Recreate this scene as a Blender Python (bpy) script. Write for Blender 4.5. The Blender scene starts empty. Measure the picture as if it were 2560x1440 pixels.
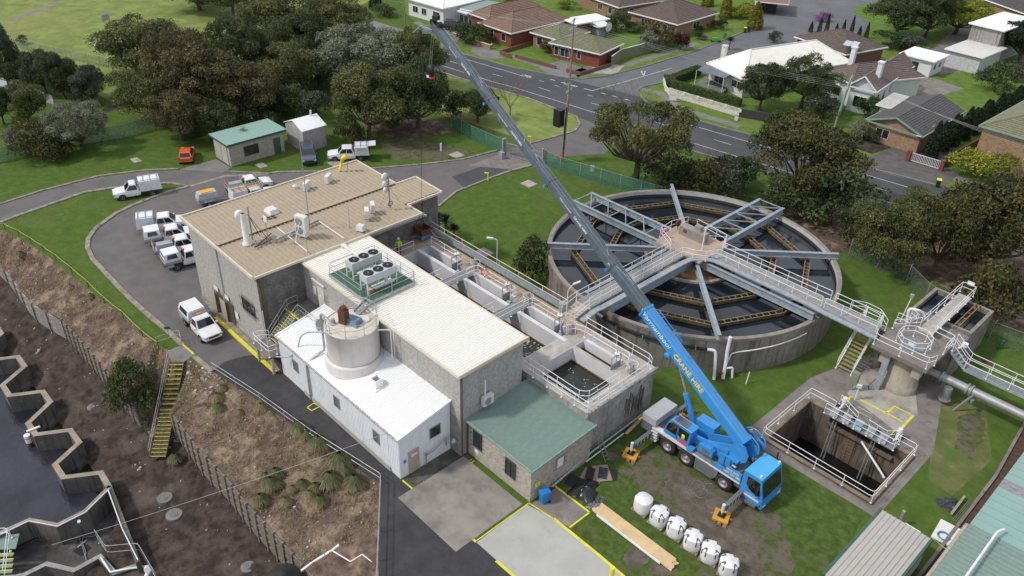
import bpy,math,random
import numpy as np
from mathutils import Vector,Matrix
from mathutils.geometry import tessellate_polygon
S=bpy.context.scene
COL=S.collection
R_=math.radians
# ---------------------------------------------------------------- camera
CH=44.0
CF=np.array([-0.59706326,0.5894331,-0.54413609])     # forward
CR=np.array([0.68900458,0.72419793,0.02846147])      # right
CD=np.array([0.41083836,-0.35791896,-0.83851408])    # down
FPX=2050.0
cam_d=bpy.data.cameras.new('camera'); cam=bpy.data.objects.new('camera',cam_d); COL.objects.link(cam)
cam_d.sensor_width=36.0; cam_d.lens=FPX/2560*36.0
cam_d.clip_start=0.5; cam_d.clip_end=6000
M=Matrix(((CR[0],-CD[0],-CF[0],0),(CR[1],-CD[1],-CF[1],0),(CR[2],-CD[2],-CF[2],CH),(0,0,0,1)))
cam.matrix_world=M
S.camera=cam
# ---------------------------------------------------------------- light
SUN_EL,SUN_AZ=48.0,0.0
w=bpy.data.worlds.new('World'); S.world=w; w.use_nodes=True
nt=w.node_tree; bg=nt.nodes['Background']
sky=nt.nodes.new('ShaderNodeTexSky'); sky.sky_type='NISHITA'; sky.sun_disc=False
SDIR=Vector((0.50,0.86,0.0)).normalized()            # way the light travels over the ground
sky.sun_elevation=R_(SUN_EL)
# sky texture: rotation 0 puts the sun on +Y, growing clockwise
sky.sun_rotation=math.atan2(-SDIR.x,-SDIR.y)
sky.air_density=1.2; sky.dust_density=3.0; sky.ozone_density=0.8; sky.altitude=40
# high broken cloud evens the sky out to a pale grey
geo=nt.nodes.new('ShaderNodeTexCoord')
ns=nt.nodes.new('ShaderNodeTexNoise'); ns.inputs['Scale'].default_value=2.2; ns.inputs['Detail'].default_value=6
cr=nt.nodes.new('ShaderNodeValToRGB'); cr.color_ramp.elements[0].position=0.30; cr.color_ramp.elements[1].position=0.55
mx=nt.nodes.new('ShaderNodeMix'); mx.data_type='RGBA'
nt.links.new(geo.outputs['Generated'],ns.inputs['Vector']); nt.links.new(ns.outputs['Fac'],cr.inputs['Fac'])
nt.links.new(cr.outputs['Color'],mx.inputs['Factor']); nt.links.new(sky.outputs['Color'],mx.inputs['A'])
mx.inputs['B'].default_value=(8.0,8.4,9.2,1)
nt.links.new(mx.outputs['Result'],bg.inputs['Color'])
bg.inputs['Strength'].default_value=0.105
sd=bpy.data.lights.new('sun','SUN'); sd.energy=2.45; sd.angle=R_(5.0); sd.color=(1.0,0.955,0.88)
so=bpy.data.objects.new('sun',sd); COL.objects.link(so)
ldir=Vector((SDIR.x*math.cos(R_(SUN_EL)),SDIR.y*math.cos(R_(SUN_EL)),-math.sin(R_(SUN_EL))))
so.rotation_euler=ldir.to_track_quat('-Z','Y').to_euler(); so.location=(-60,0,90)
S.view_settings.view_transform='Standard'; S.view_settings.look='None'
S.view_settings.gamma=1; S.view_settings.use_curve_mapping=False
S.view_settings.exposure=0.0
# ---------------------------------------------------------------- placing
def P(x,y,z=0.0):
    "world point at height z seen at photo pixel x, y"
    D=CF+((x - 1280)/FPX)*CR+((y - 720)/FPX)*CD
    t=(z - CH)/D[2]
    return Vector((D[0]*t,D[1]*t,z))
def ZAT(XY,py):
    "height above XY whose photo row is py"
    k=(py - 720)/FPX
    a=XY[0]*CF[0]+XY[1]*CF[1]; b=XY[0]*CD[0]+XY[1]*CD[1]
    return CH+(b - k*a)/(k*CF[2]- CD[2])
def MPP(p):
    "metres per photo pixel at p"
    return (p[0]*CF[0]+p[1]*CF[1]+(p[2]- CH)*CF[2])/FPX
rng=random.Random(7)
# ---------------------------------------------------------------- materials
MATS={}; BASE={}
def mat(name,col,rough=0.7,var=0.12,scale=3.0,metal=0.0,bump=0.0,bscale=30.0,col2=None,c2pos=(0.45,0.65),c2scale=0.6,
        streak=False,spec=0.5,coat=0.0,detail=5.0,grime=None,gscale=8.0,gpos=(0.55,0.7),wrld=False):
    "procedural surface: base colour broken up by noise, an optional second colour in patches, optional vertical streaks"
    if name in MATS: return MATS[name]
    m=bpy.data.materials.new(name); m.use_nodes=True; MATS[name]=m; BASE[name]=tuple(col)
    t=m.node_tree; N=t.nodes; L=t.links; b=N['Principled BSDF']
    b.inputs['Roughness'].default_value=rough; b.inputs['Metallic'].default_value=metal
    b.inputs['Specular IOR Level'].default_value=spec
    if coat: b.inputs['Coat Weight'].default_value=coat; b.inputs['Coat Roughness'].default_value=0.08
    if wrld:
        tc=N.new('ShaderNodeNewGeometry'); co=tc.outputs['Position']
    else:
        tc=N.new('ShaderNodeTexCoord'); co=tc.outputs['Object']
    def noise(sc,det=detail,vec=None,rgh=0.6):
        n=N.new('ShaderNodeTexNoise'); n.inputs['Scale'].default_value=sc; n.inputs['Detail'].default_value=det
        n.inputs['Roughness'].default_value=rgh
        L.new(vec or co,n.inputs['Vector']); return n
    def ramp(src,p0,p1):
        r=N.new('ShaderNodeMapRange'); r.inputs['From Min'].default_value=p0; r.inputs['From Max'].default_value=p1
        r.interpolation_type='SMOOTHSTEP'
        L.new(src,r.inputs['Value']); return r.outputs['Result']
    def mix(f,a,c,mode='MIX'):
        x=N.new('ShaderNodeMix'); x.data_type='RGBA'; x.blend_type=mode
        if isinstance(f,float): x.inputs['Factor'].default_value=f
        else: L.new(f,x.inputs['Factor'])
        for k,q in (('A',a),('B',c)):
            if isinstance(q,tuple): x.inputs[k].default_value=(*q,1)
            else: L.new(q,x.inputs[k])
        return x.outputs['Result']
    c=tuple(col)
    n1=noise(scale)
    lo=tuple(max(0,q*(1 - var*1.6)) for q in c); hi=tuple(q*(1+var*1.6) for q in c)
    out=mix(ramp(n1.outputs['Fac'],0.25,0.75),lo,hi)
    if col2 is not None:
        n2=noise(c2scale,6)
        out=mix(ramp(n2.outputs['Fac'],*c2pos),out,tuple(col2))
    if grime is not None:
        n3=noise(gscale,8)
        out=mix(ramp(n3.outputs['Fac'],*gpos),out,tuple(grime))
    if streak:
        mp=N.new('ShaderNodeMapping'); mp.inputs['Scale'].default_value=(2.2,2.2,0.12); L.new(co,mp.inputs['Vector'])
        n4=noise(1.6,6,mp.outputs['Vector'])
        sc=streak if isinstance(streak,tuple) else tuple(q*0.45 for q in c)
        out=mix(ramp(n4.outputs['Fac'],0.48,0.70),out,sc)
    L.new(out,b.inputs['Base Color'])
    if bump:
        nb=noise(bscale,4); bp=N.new('ShaderNodeBump'); bp.inputs['Strength'].default_value=min(1,bump)
        bp.inputs['Distance'].default_value=0.02*max(1,bump)
        L.new(nb.outputs['Fac'],bp.inputs['Height']); L.new(bp.outputs['Normal'],b.inputs['Normal'])
    return m
def glassmat(name,col=(0.02,0.025,0.03),rough=0.06):
    if name in MATS: return MATS[name]
    m=mat(name,col,rough,var=0.25,scale=1.2,spec=0.8); return m
def leafmat(name,c1,c2,c3,trans=0.25):
    if name in MATS: return MATS[name]
    m=bpy.data.materials.new(name); m.use_nodes=True; MATS[name]=m
    t=m.node_tree; N=t.nodes; L=t.links; b=N['Principled BSDF']
    at=N.new('ShaderNodeAttribute'); at.attribute_name='tint'
    r=N.new('ShaderNodeValToRGB'); r.color_ramp.elements[0].color=(*c1,1); r.color_ramp.elements[1].color=(*c3,1)
    e=r.color_ramp.elements.new(0.55); e.color=(*c2,1)
    L.new(at.outputs['Fac'],r.inputs['Fac']); L.new(r.outputs['Color'],b.inputs['Base Color'])
    b.inputs['Roughness'].default_value=0.6; b.inputs['Specular IOR Level'].default_value=0.35
    tr=N.new('ShaderNodeBsdfTranslucent'); L.new(r.outputs['Color'],tr.inputs['Color'])
    ms=N.new('ShaderNodeMixShader'); ms.inputs[0].default_value=trans
    L.new(b.outputs[0],ms.inputs[1]); L.new(tr.outputs[0],ms.inputs[2]); L.new(ms.outputs[0],N['Material Output'].inputs['Surface'])
    return m
def meshmat(name,col,cover=0.5,scale=18.0,rough=0.6):
    "woven or chain-link sheet: diamond openings cut by a procedural weave"
    if name in MATS: return MATS[name]
    m=bpy.data.materials.new(name); m.use_nodes=True; MATS[name]=m
    t=m.node_tree; N=t.nodes; L=t.links; b=N['Principled BSDF']
    b.inputs['Base Color'].default_value=(*col,1); b.inputs['Roughness'].default_value=rough
    tc=N.new('ShaderNodeTexCoord'); n=N.new('ShaderNodeTexNoise'); n.inputs['Scale'].default_value=scale; n.inputs['Detail'].default_value=1
    mr=N.new('ShaderNodeMapRange'); mr.inputs['From Min'].default_value=0.35; mr.inputs['From Max'].default_value=0.65
    mr.inputs['To Min'].default_value=max(0,cover - 0.15); mr.inputs['To Max'].default_value=min(1,cover+0.15)
    L.new(tc.outputs['Object'],n.inputs['Vector']); L.new(n.outputs['Fac'],mr.inputs['Value'])
    tr=N.new('ShaderNodeBsdfTransparent'); ms=N.new('ShaderNodeMixShader')
    L.new(mr.outputs['Result'],ms.inputs[0]); L.new(tr.outputs[0],ms.inputs[1]); L.new(b.outputs[0],ms.inputs[2])
    L.new(ms.outputs[0],N['Material Output'].inputs['Surface'])
    return m
# ---------------------------------------------------------------- mesh building
class MB:
    def __init__(s): s.v=[]; s.f=[]; s.mi=[]; s.sm=[]
    def add(s,vs,fs,mi=0,sm=False):
        o=len(s.v); s.v +=[tuple(q) for q in vs]
        for f in fs: s.f.append([o+i for i in f]); s.mi.append(mi); s.sm.append(sm)
        return s
    def box(s,x0,y0,z0,x1,y1,z1,mi=0):
        if x0>x1: x0,x1=x1,x0
        if y0>y1: y0,y1=y1,y0
        v=[(x0,y0,z0),(x1,y0,z0),(x1,y1,z0),(x0,y1,z0),(x0,y0,z1),(x1,y0,z1),(x1,y1,z1),(x0,y1,z1)]
        return s.add(v,[(0,3,2,1),(4,5,6,7),(0,1,5,4),(1,2,6,5),(2,3,7,6),(3,0,4,7)],mi)
    def hexa(s,b4,t4,mi=0):
        return s.add(list(b4)+list(t4),[(0,3,2,1),(4,5,6,7),(0,1,5,4),(1,2,6,5),(2,3,7,6),(3,0,4,7)],mi)
    def cbox(s,cx,cy,z0,sx,sy,sz,rz=0.0,mi=0,top=1.0,topy=None):
        c,n=math.cos(rz),math.sin(rz); ty=top if topy is None else topy
        def q(x,y,z): return (cx+x*c - y*n,cy+x*n+y*c,z)
        hx,hy=sx/2,sy/2
        b=[q(-hx,-hy,z0),q(hx,-hy,z0),q(hx,hy,z0),q(-hx,hy,z0)]
        t=[q(-hx*top,-hy*ty,z0+sz),q(hx*top,-hy*ty,z0+sz),q(hx*top,hy*ty,z0+sz),q(-hx*top,hy*ty,z0+sz)]
        return s.hexa(b,t,mi)
    def beam(s,a,b,w,h,mi=0,up=(0,0,1)):
        a=Vector(a); b=Vector(b); d=(b - a)
        if d.length<1e-6: return s
        d.normalize(); u=Vector(up)
        if abs(d.dot(u))>0.98: u=Vector((1,0,0))
        r=d.cross(u).normalized(); u=r.cross(d).normalized()
        r=r*(w/2); u=u*(h/2)
        B=[a - r - u,a+r - u,a+r+u,a - r+u]; T=[b - r - u,b+r - u,b+r+u,b - r+u]
        return s.add(B+T,[(0,1,2,3),(7,6,5,4),(0,4,5,1),(1,5,6,2),(2,6,7,3),(3,7,4,0)],mi)
    def ibeam(s,a,b,w,h,t=0.03,mi=0):
        a=Vector(a); b=Vector(b); z=Vector((0,0,1))
        s.beam(a+z*(h/2 - t/2),b+z*(h/2 - t/2),w,t,mi); s.beam(a - z*(h/2 - t/2),b - z*(h/2 - t/2),w,t,mi)
        return s.beam(a,b,t,h - 2*t,mi)
    def tube(s,pts,r,n=6,closed=False,mi=0,cap=True,rs=None):
        pts=[Vector(p) for p in pts]; k=len(pts); rings=[]
        for i,p in enumerate(pts):
            if closed: d=pts[(i+1)% k]- pts[i - 1]
            else: d=pts[min(i+1,k - 1)]- pts[max(i - 1,0)]
            if d.length<1e-9: d=Vector((0,0,1))
            d.normalize(); u=Vector((0,0,1)) if abs(d.z)<0.9 else Vector((1,0,0))
            a=d.cross(u).normalized(); c=a.cross(d).normalized(); rr=rs[i] if rs else r
            rings.append([p+(a*math.cos(2*math.pi*j/n)+c*math.sin(2*math.pi*j/n))*rr for j in range(n)])
        o=[q for g in rings for q in g]; fs=[]
        for i in range(k if closed else k - 1):
            i2=(i+1)% k
            for j in range(n): fs.append((i*n+j,i*n+(j+1)% n,i2*n+(j+1)% n,i2*n+j))
        s.add(o,fs,mi,True)
        if cap and not closed:
            s.add(rings[0],[tuple(range(n))],mi); s.add(rings[-1],[tuple(reversed(range(n)))],mi)
        return s
    def cyl(s,c,r,h,n=16,r2=None,axis=(0,0,1),mi=0):
        c=Vector(c); ax=Vector(axis).normalized(); r2=r if r2 is None else r2
        u=Vector((1,0,0)) if abs(ax.x)<0.9 else Vector((0,1,0)); a=ax.cross(u).normalized(); b=ax.cross(a)
        B=[c+(a*math.cos(2*math.pi*j/n)+b*math.sin(2*math.pi*j/n))*r for j in range(n)]
        T=[c+ax*h+(a*math.cos(2*math.pi*j/n)+b*math.sin(2*math.pi*j/n))*r2 for j in range(n)]
        s.add(B+T,[(j,(j+1)% n,n+(j+1)% n,n+j) for j in range(n)],mi,True)
        s.add(B,[tuple(reversed(range(n)))],mi); s.add(T,[tuple(range(n))],mi); return s
    def lathe(s,prof,c=(0,0,0),n=24,mi=0,axis='z',sm=True):
        "prof: list of (r, h)"
        c=Vector(c); vs=[]
        for r,h in prof:
            for j in range(n):
                a=2*math.pi*j/n; x,y=r*math.cos(a),r*math.sin(a)
                vs.append(c+(Vector((x,y,h)) if axis =='z' else Vector((x,h,y)) if axis =='y' else Vector((h,x,y))))
        k=len(prof); fs=[]
        for i in range(k - 1):
            for j in range(n): fs.append((i*n+j,i*n+(j+1)% n,(i+1)*n+(j+1)% n,(i+1)*n+j))
        return s.add(vs,fs,mi,sm)
    def prism(s,poly,z0,z1,mi=0):
        n=len(poly); A=[(p[0],p[1],z0) for p in poly]; B=[(p[0],p[1],z1) for p in poly]
        ar=sum(poly[i][0]*poly[(i+1)% n][1]- poly[(i+1)% n][0]*poly[i][1] for i in range(n))
        if ar<0: A.reverse(); B.reverse()
        s.add(A+B,[(j,(j+1)% n,n+(j+1)% n,n+j) for j in range(n)],mi)
        tri=tessellate_polygon([[Vector(q) for q in B]])
        s.add(B,[tuple(t) for t in tri],mi); s.add(A,[tuple(reversed(t)) for t in tri],mi); return s
    def extr(s,poly,off,mi=0):
        "extrude a 3D polygon by vector off"
        A=[Vector(p) for p in poly]; B=[p+Vector(off) for p in A]; n=len(A)
        s.add(A+B,[(j,(j+1)% n,n+(j+1)% n,n+j) for j in range(n)],mi)
        tri=tessellate_polygon([A]); s.add(A,[tuple(reversed(t)) for t in tri],mi); s.add(B,[tuple(t) for t in tri],mi); return s
    def sheet(s,polys,z,mi=0):
        "flat sheet, first polygon outer, rest holes"
        L3=[[Vector((p[0],p[1],0)) for p in q] for q in polys]; tri=tessellate_polygon(L3)
        vs=[(p[0],p[1],z) for q in polys for p in q]; fs=[]
        for t in tri:
            a,b,c=(vs[i] for i in t)
            ar=(b[0]- a[0])*(c[1]- a[1])-(c[0]- a[0])*(b[1]- a[1])
            fs.append(tuple(t) if ar>0 else tuple(reversed(t)))
        return s.add(vs,fs,mi)
    def build(s,name,mats,parent=None,local=False,label=None,cat=None,group=None,kind=None,fix=True):
        v=np.array(s.v,dtype=np.float64).reshape(-1,3)
        if parent is not None and not local: v=v - np.array(parent.location)
        me=bpy.data.meshes.new(name); me.from_pydata(v.tolist(),[],s.f)
        for m in (mats if isinstance(mats,(list,tuple)) else [mats]): me.materials.append(m)
        me.polygons.foreach_set('material_index',s.mi); me.polygons.foreach_set('use_smooth',s.sm)
        me.update()
        return link(me,name,parent,label,cat,group,kind)
def link(me,name,parent=None,label=None,cat=None,group=None,kind=None):
    o=bpy.data.objects.new(name,me); COL.objects.link(o)
    if parent is not None:
        o.parent=parent
    return tag(o,label,cat,group,kind)
def tag(o,label=None,cat=None,group=None,kind=None):
    if label: o['label']=label
    if cat: o['category']=cat
    if group: o['group']=group
    if kind: o['kind']=kind
    return o
def thing(name,loc,label,cat,group=None,rz=0.0):
    o=bpy.data.objects.new(name,None); COL.objects.link(o); o.location=loc; o.rotation_euler=(0,0,rz)
    o.empty_display_size=0.3
    return tag(o,label,cat,group)
def dup(root,loc=None,rz=None,label=None,scale=None,group=None):
    def cp(o,par):
        c=o.copy(); COL.objects.link(c)
        if par is not None: c.parent=par
        for ch in o.children: cp(ch,c)
        return c
    r=cp(root,None)
    if loc is not None: r.location=loc
    if rz is not None: r.rotation_euler=(0,0,rz)
    if scale is not None: r.scale=scale if isinstance(scale,(tuple,list)) else (scale,)*3
    if label: r['label']=label
    if group: r['group']=group
    return r
def same(me,name,parent,mw,kind=None):
    "another object sharing mesh me, placed by matrix mw in the parent's space"
    o=bpy.data.objects.new(name,me); COL.objects.link(o); o.parent=parent; o.matrix_local=mw
    if kind: o['kind']=kind
    return o
def text(name,body,size,mt,parent,origin,xdir,up,extr=0.004,shear=0.0,local=False,align='CENTER',spacing=1.0,bold=0.0):
    cu=bpy.data.curves.new(name,'FONT'); cu.body=body; cu.size=size; cu.extrude=extr; cu.shear=shear
    cu.align_x=align; cu.align_y='CENTER'; cu.space_character=spacing; cu.offset=bold; cu.resolution_u=3
    tmp=bpy.data.objects.new(name,cu); COL.objects.link(tmp)
    dg=bpy.context.evaluated_depsgraph_get(); me=bpy.data.meshes.new_from_object(tmp.evaluated_get(dg))
    bpy.data.objects.remove(tmp); me.materials.clear(); me.materials.append(mt)
    x=Vector(xdir).normalized(); u=Vector(up); u=(u - x*u.dot(x)).normalized(); z=x.cross(u)
    o_=Vector(origin)
    if parent is not None and not local: o_=o_ - parent.location
    o=bpy.data.objects.new(name,me); COL.objects.link(o); o.parent=parent
    o.matrix_local=Matrix(((x.x,u.x,z.x,o_.x),(x.y,u.y,z.y,o_.y),(x.z,u.z,z.z,o_.z),(0,0,0,1)))
    return o
def np_mesh(name,V,F,mt,tint=None):
    "V (n,3), F (m,k) with constant k"
    me=bpy.data.meshes.new(name); k=F.shape[1]
    me.vertices.add(len(V)); me.vertices.foreach_set('co',V.astype(np.float32).ravel())
    me.loops.add(F.size); me.loops.foreach_set('vertex_index',F.astype(np.int32).ravel())
    me.polygons.add(len(F)); me.polygons.foreach_set('loop_start',np.arange(0,F.size,k,dtype=np.int32))
    me.materials.append(mt)
    if tint is not None:
        a=me.attributes.new('tint','FLOAT','POINT'); a.data.foreach_set('value',tint.astype(np.float32))
    me.update(calc_edges=True); return me
def fillet(pts,r,n=4,closed=False):
    "round the corners of a polyline"
    pts=[Vector(p) for p in pts]; out=[]; k=len(pts)
    for i,p in enumerate(pts):
        if not closed and i in (0,k - 1): out.append(p); continue
        a=pts[i - 1]- p; b=pts[(i+1)% k]- p; q=min(r,a.length*.45,b.length*.45)
        a=p+a.normalized()*q; b=p+b.normalized()*q
        for j in range(n+1):
            t=j/n; out.append(a*(1 - t)** 2+p*2*t*(1 - t)+b*t*t)
    return out
def darkened(mt):
    'the same sheet darkened along the foot of the ribs, rib shading put into the colour'
    n=mt.name+'_rib_shade'
    if n in MATS: return MATS[n]
    c=BASE[mt.name]; k=.86 if c[0]>.5 else .74; return mat(n,tuple(q*k for q in c),.8,.12,2.0,grime=tuple(q*min(1,k*1.2) for q in c),gscale=2)
# ---------------------------------------------------------------- shared builders
def railing(pts,label,mt=None,h=1.05,gap=1.6,r=0.026,group=None,mids=(0.55,),cat='railing',name='guard_railing',closed=False,foot=True,rad=0.3,kick=None,ends=True,every=1):
    pts=[Vector(p) for p in pts]; mt=mt or WHITEP
    root=thing(name,pts[0],label,cat,group)
    z=Vector((0,0,1)); path=pts+([pts[0]] if closed else [])
    for nm,hh in [('top_rail',h)]+[('mid_rail',h*q) for q in mids]:
        line=[p+z*hh for p in path]
        if closed: MB().tube(fillet([p+z*hh for p in pts],rad,3,True),r,6,True).build(nm,mt,root)
        else: MB().tube(fillet(line,rad,3),r,6).build(nm,mt,root)
    pm=None
    for i in range(len(path)- 1):
        a,b=path[i],path[i+1]; L=(b - a).length; n=max(1,round(L/gap))
        lst=[j/n for j in range(n+1)]
        if i>0: lst=lst[1:]
        if closed and i ==len(path)- 2: lst=lst[:-1]
        if not ends and i ==len(path)- 2: lst=lst[:-1]
        if i % every: continue
        for t in lst:
            p=a.lerp(b,t)
            if pm is None:
                m=MB().tube([(0,0,0),(0,0,h)],r,6)
                if foot: m.box(-.07,-.07,0,.07,.07,.02)
                o=m.build('post',mt,root,local=True); pm=o.data; o.location=p - root.location
            else: same(pm,'post',root,Matrix.Translation(p - root.location))
    if kick:
        m=MB()
        for i in range(len(path)- 1): m.beam(path[i]+z*.08,path[i+1]+z*.08,.01,.12)
        m.build('kick_plate',kick,root)
    return root
def ribsheet(width,length,nrib,rh,rw,sub=1,th=0.0):
    "profiled metal sheet in local x (across) y (along): returns MB"
    prof=[]; pitch=width/nrib
    for i in range(nrib):
        x=i*pitch; prof +=[(x,0),(x+rw*.8,0),(x+pitch - 2.1*rw,0),(x+pitch - 1.7*rw,rh),(x+pitch - .4*rw,rh)]
    prof.append((width,0))
    m=MB(); vs=[(x,0,z) for x,z in prof]+[(x,length,z) for x,z in prof]; n=len(prof)
    m.add(vs,[(j,j+1,n+j+1,n+j) for j in range(n - 1)]); m.mi=[1 if j % 5 ==0 else 0 for j in range(n - 1)]; return m  # strip beside each rib gets the darker colour that paints its shade
def roof_sheets(root,o,u,v,W,L,sw,nrib,rh,rw,mt,name='roof_sheet'):
    "sheets side by side along unit vector u from o, each running L along unit vector v"
    o=Vector(o); u=Vector(u).normalized(); v=Vector(v).normalized(); n=max(1,round(W/sw)); sw=W/n
    z=u.cross(v)
    if z.z<0: z=-z; o=o+u*W; u=-u
    me=None
    for i in range(n):
        p=o+u*(sw*i)+z*(0.004*(i % 2))- root.location
        mw=Matrix(((u.x,v.x,z.x,p.x),(u.y,v.y,z.y,p.y),(u.z,v.z,z.z,p.z),(0,0,0,1)))
        if me is None:
            ob=ribsheet(sw+0.01,L,nrib,rh,rw).build(name,[mt,darkened(mt)],root,local=True); me=ob.data; ob.matrix_local=mw
        else: same(me,name,root,mw)
def blocks(root,a,b,z0,z1,mt,holes=(),bw=0.4,bh=0.2,dep=0.012,seed=1,name='block_courses',out=None):
    "courses of separate blocks standing a little proud of the wall plane from a to b"
    r=random.Random(seed); a=Vector((a[0],a[1],0)); b=Vector((b[0],b[1],0)); d=b - a; L=d.length; d.normalize()
    n=Vector((d.y,-d.x,0)) if out is None else Vector(out); m=MB(); k=0; z=z0
    while z<z1 - 0.02:
        u=-bw/2 if k % 2 else 0.0; zt=min(z+bh,z1)
        while u<L:
            u0=max(u,0); u1=min(u+bw,L)
            if u1 - u0>.06 and not any(u0<h[2] and u1>h[0] and z<h[3] and zt>h[1] for h in holes):
                e=dep*r.uniform(.35,1.5); g=.006
                A=a+d*(u0+g); B=a+d*(u1 - g); o1=n*.001; o2=n*e
                A0,B0=A+o1,B+o1; A1,B1=A+o2,B+o2; zb,zz=z+g,zt - g
                v=[(*A0.xy,zb),(*B0.xy,zb),(*B0.xy,zz),(*A0.xy,zz),(*A1.xy,zb),(*B1.xy,zb),(*B1.xy,zz),(*A1.xy,zz)]
                m.add(v,[(4,5,6,7),(0,1,5,4),(1,2,6,5),(2,3,7,6),(3,0,4,7)])
            u +=bw
        z +=bh; k +=1
    return m.build(name,mt,root,kind='stuff')
def window(root,c,n,w,h,fm,gm,panes=1,dep=0.06,name='window',sill=None):
    "window centred at c on a wall with outward normal n: frame part with pane sub-parts"
    c=Vector(c); n=Vector(n).normalized(); t=Vector((-n.y,n.x,0)); z=Vector((0,0,1)); f=0.05; m=MB()
    p=c+n*dep*.5
    m.beam(p - t*w/2+z*(h/2 - f/2),p+t*w/2+z*(h/2 - f/2),dep,f); m.beam(p - t*w/2 - z*(h/2 - f/2),p+t*w/2 - z*(h/2 - f/2),dep,f)
    for i in range(panes+1):
        q=p+t*(-w/2+f/2+(w - f)*i/panes); m.beam(q - z*(h/2 - f - .001),q+z*(h/2 - f - .001),f,dep,0,up=n)
    fo=m.build(name,fm,root)
    for i in range(panes):
        q=c+n*.015+t*(-w/2+f+(w - f)*(i+.5)/panes - f/2); hw=(w - f)/panes/2 - f/2; hh=h/2 - f
        g=MB(); A=[q - t*hw - z*hh,q+t*hw - z*hh,q+t*hw+z*hh,q - t*hw+z*hh]; g.extr(A,n*.01)
        v=np.array(g.v)- np.array(root.location); me=bpy.data.meshes.new('pane'); me.from_pydata(v.tolist(),[],g.f); me.materials.append(gm)
        link(me,'pane',fo)
    return fo
def door(root,c,n,w,h,mt,dep=.05,name='door',handle=True):
    "c is the middle of the threshold"
    c=Vector(c); n=Vector(n).normalized(); t=Vector((-n.y,n.x,0)); z=Vector((0,0,1))
    A=[c - t*w/2,c+t*w/2,c+t*w/2+z*h,c - t*w/2+z*h]
    o=MB().extr([q+n*.003 for q in A],n*dep).build(name,mt,root)
    if handle:
        q=c+t*w*.38+z*1.0+n*(dep+.02)- root.location
        g=MB().cbox(q.x,q.y,q.z,.06,.06,.12); me=bpy.data.meshes.new('handle'); me.from_pydata(g.v,[],g.f); me.materials.append(STEEL)
        link(me,'handle',o)
    return o
# ================================================================ materials
GRASS=mat('lawn',(0.078,0.126,0.026),0.95,0.14,0.9,col2=(0.125,0.142,0.046),c2pos=(0.50,0.80),c2scale=0.09,
            grime=(0.062,0.106,0.020),gscale=2.2,gpos=(0.42,0.75),bump=1.6,bscale=7.0,wrld=True,spec=0.1,detail=9)  # site green kept darker, cloud shade put into the colour
TOWNG=mat('town_grass',(0.110,0.175,0.035),0.95,0.15,0.8,col2=(0.165,0.19,0.06),c2pos=(.5,.78),c2scale=.15,bump=1.2,bscale=6,wrld=True,spec=.1,detail=8)  # paler than the site lawn, part of the difference being painted cloud shade
PARKG=mat('park_lawn',(0.195,0.235,0.072),0.95,0.18,0.3,col2=(0.27,0.25,0.105),c2pos=(0.46,0.74),c2scale=0.05,
            grime=(0.125,0.19,0.038),gscale=0.9,gpos=(0.45,0.78),bump=1.2,bscale=5.0,wrld=True,spec=0.1,detail=9)
SCUFF=mat('worn_grass',(0.072,0.108,0.026),0.95,0.25,1.6,col2=(0.118,0.108,0.066),c2pos=(0.52,0.72),c2scale=0.22,
            grime=(0.052,0.086,0.019),gscale=1.8,gpos=(0.44,0.70),bump=1.8,bscale=6.0,wrld=True,spec=0.1,detail=9)
ASPH=mat('weathered_asphalt',(0.128,0.118,0.118),0.9,0.10,0.5,col2=(0.150,0.132,0.126),c2pos=(0.45,0.7),c2scale=0.12,
           grime=(0.100,0.093,0.095),gscale=0.35,gpos=(0.52,0.74),bump=0.5,bscale=60,wrld=True,detail=8)
ASPHN=mat('new_asphalt',(0.042,0.040,0.044),0.85,0.16,0.9,col2=(0.062,0.058,0.060),c2pos=(0.48,0.72),c2scale=0.25,
            grime=(0.034,0.033,0.038),gscale=1.6,gpos=(0.5,0.7),bump=0.5,bscale=70,wrld=True,detail=8)
ROADM=mat('road_asphalt',(0.058,0.058,0.064),0.88,0.10,0.3,col2=(0.076,0.076,0.083),c2pos=(0.45,0.7),c2scale=0.07,
            grime=(0.049,0.049,0.055),gscale=0.5,gpos=(0.55,0.75),wrld=True,detail=8)
STREETM=mat('street_asphalt',(0.118,0.121,0.130),0.88,0.10,0.3,col2=(0.142,0.145,0.154),c2pos=(0.45,0.7),c2scale=0.1,wrld=True)
CONC=mat('concrete',(0.36,0.335,0.30),0.85,0.12,0.8,grime=(0.22,0.20,0.175),gscale=0.9,gpos=(0.5,0.72),wrld=True,detail=8)
PATHC=mat('footpath_concrete',(0.185,0.178,0.172),0.88,0.12,0.6,grime=(0.125,0.118,0.114),gscale=0.7,gpos=(0.5,0.75),wrld=True)
PITC=mat('old_concrete_paving',(0.200,0.175,0.160),0.9,0.14,0.5,col2=(0.28,0.26,0.24),c2pos=(0.52,0.7),c2scale=0.22,
           grime=(0.135,0.118,0.108),gscale=1.3,gpos=(0.5,0.72),wrld=True,detail=8)
NEWC=mat('pale_concrete',(0.40,0.395,0.365),0.85,0.06,0.4,grime=(0.31,0.30,0.275),gscale=0.6,gpos=(0.5,0.8),wrld=True,detail=7)
DIRT=mat('dark_soil',(0.064,0.048,0.042),0.98,0.35,1.3,col2=(0.118,0.096,0.084),c2pos=(0.50,0.70),c2scale=0.30,
           grime=(0.040,0.030,0.027),gscale=0.45,gpos=(0.50,0.72),bump=3.0,bscale=5,wrld=True,spec=0.1,detail=10)
BANK=mat('bank_soil',(0.135,0.094,0.074),0.98,0.35,1.6,col2=(0.275,0.210,0.155),c2pos=(0.48,0.66),c2scale=0.55,
           grime=(0.085,0.056,0.046),gscale=0.8,gpos=(0.50,0.66),bump=4.0,bscale=4,wrld=True,spec=0.1,detail=10)
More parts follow.
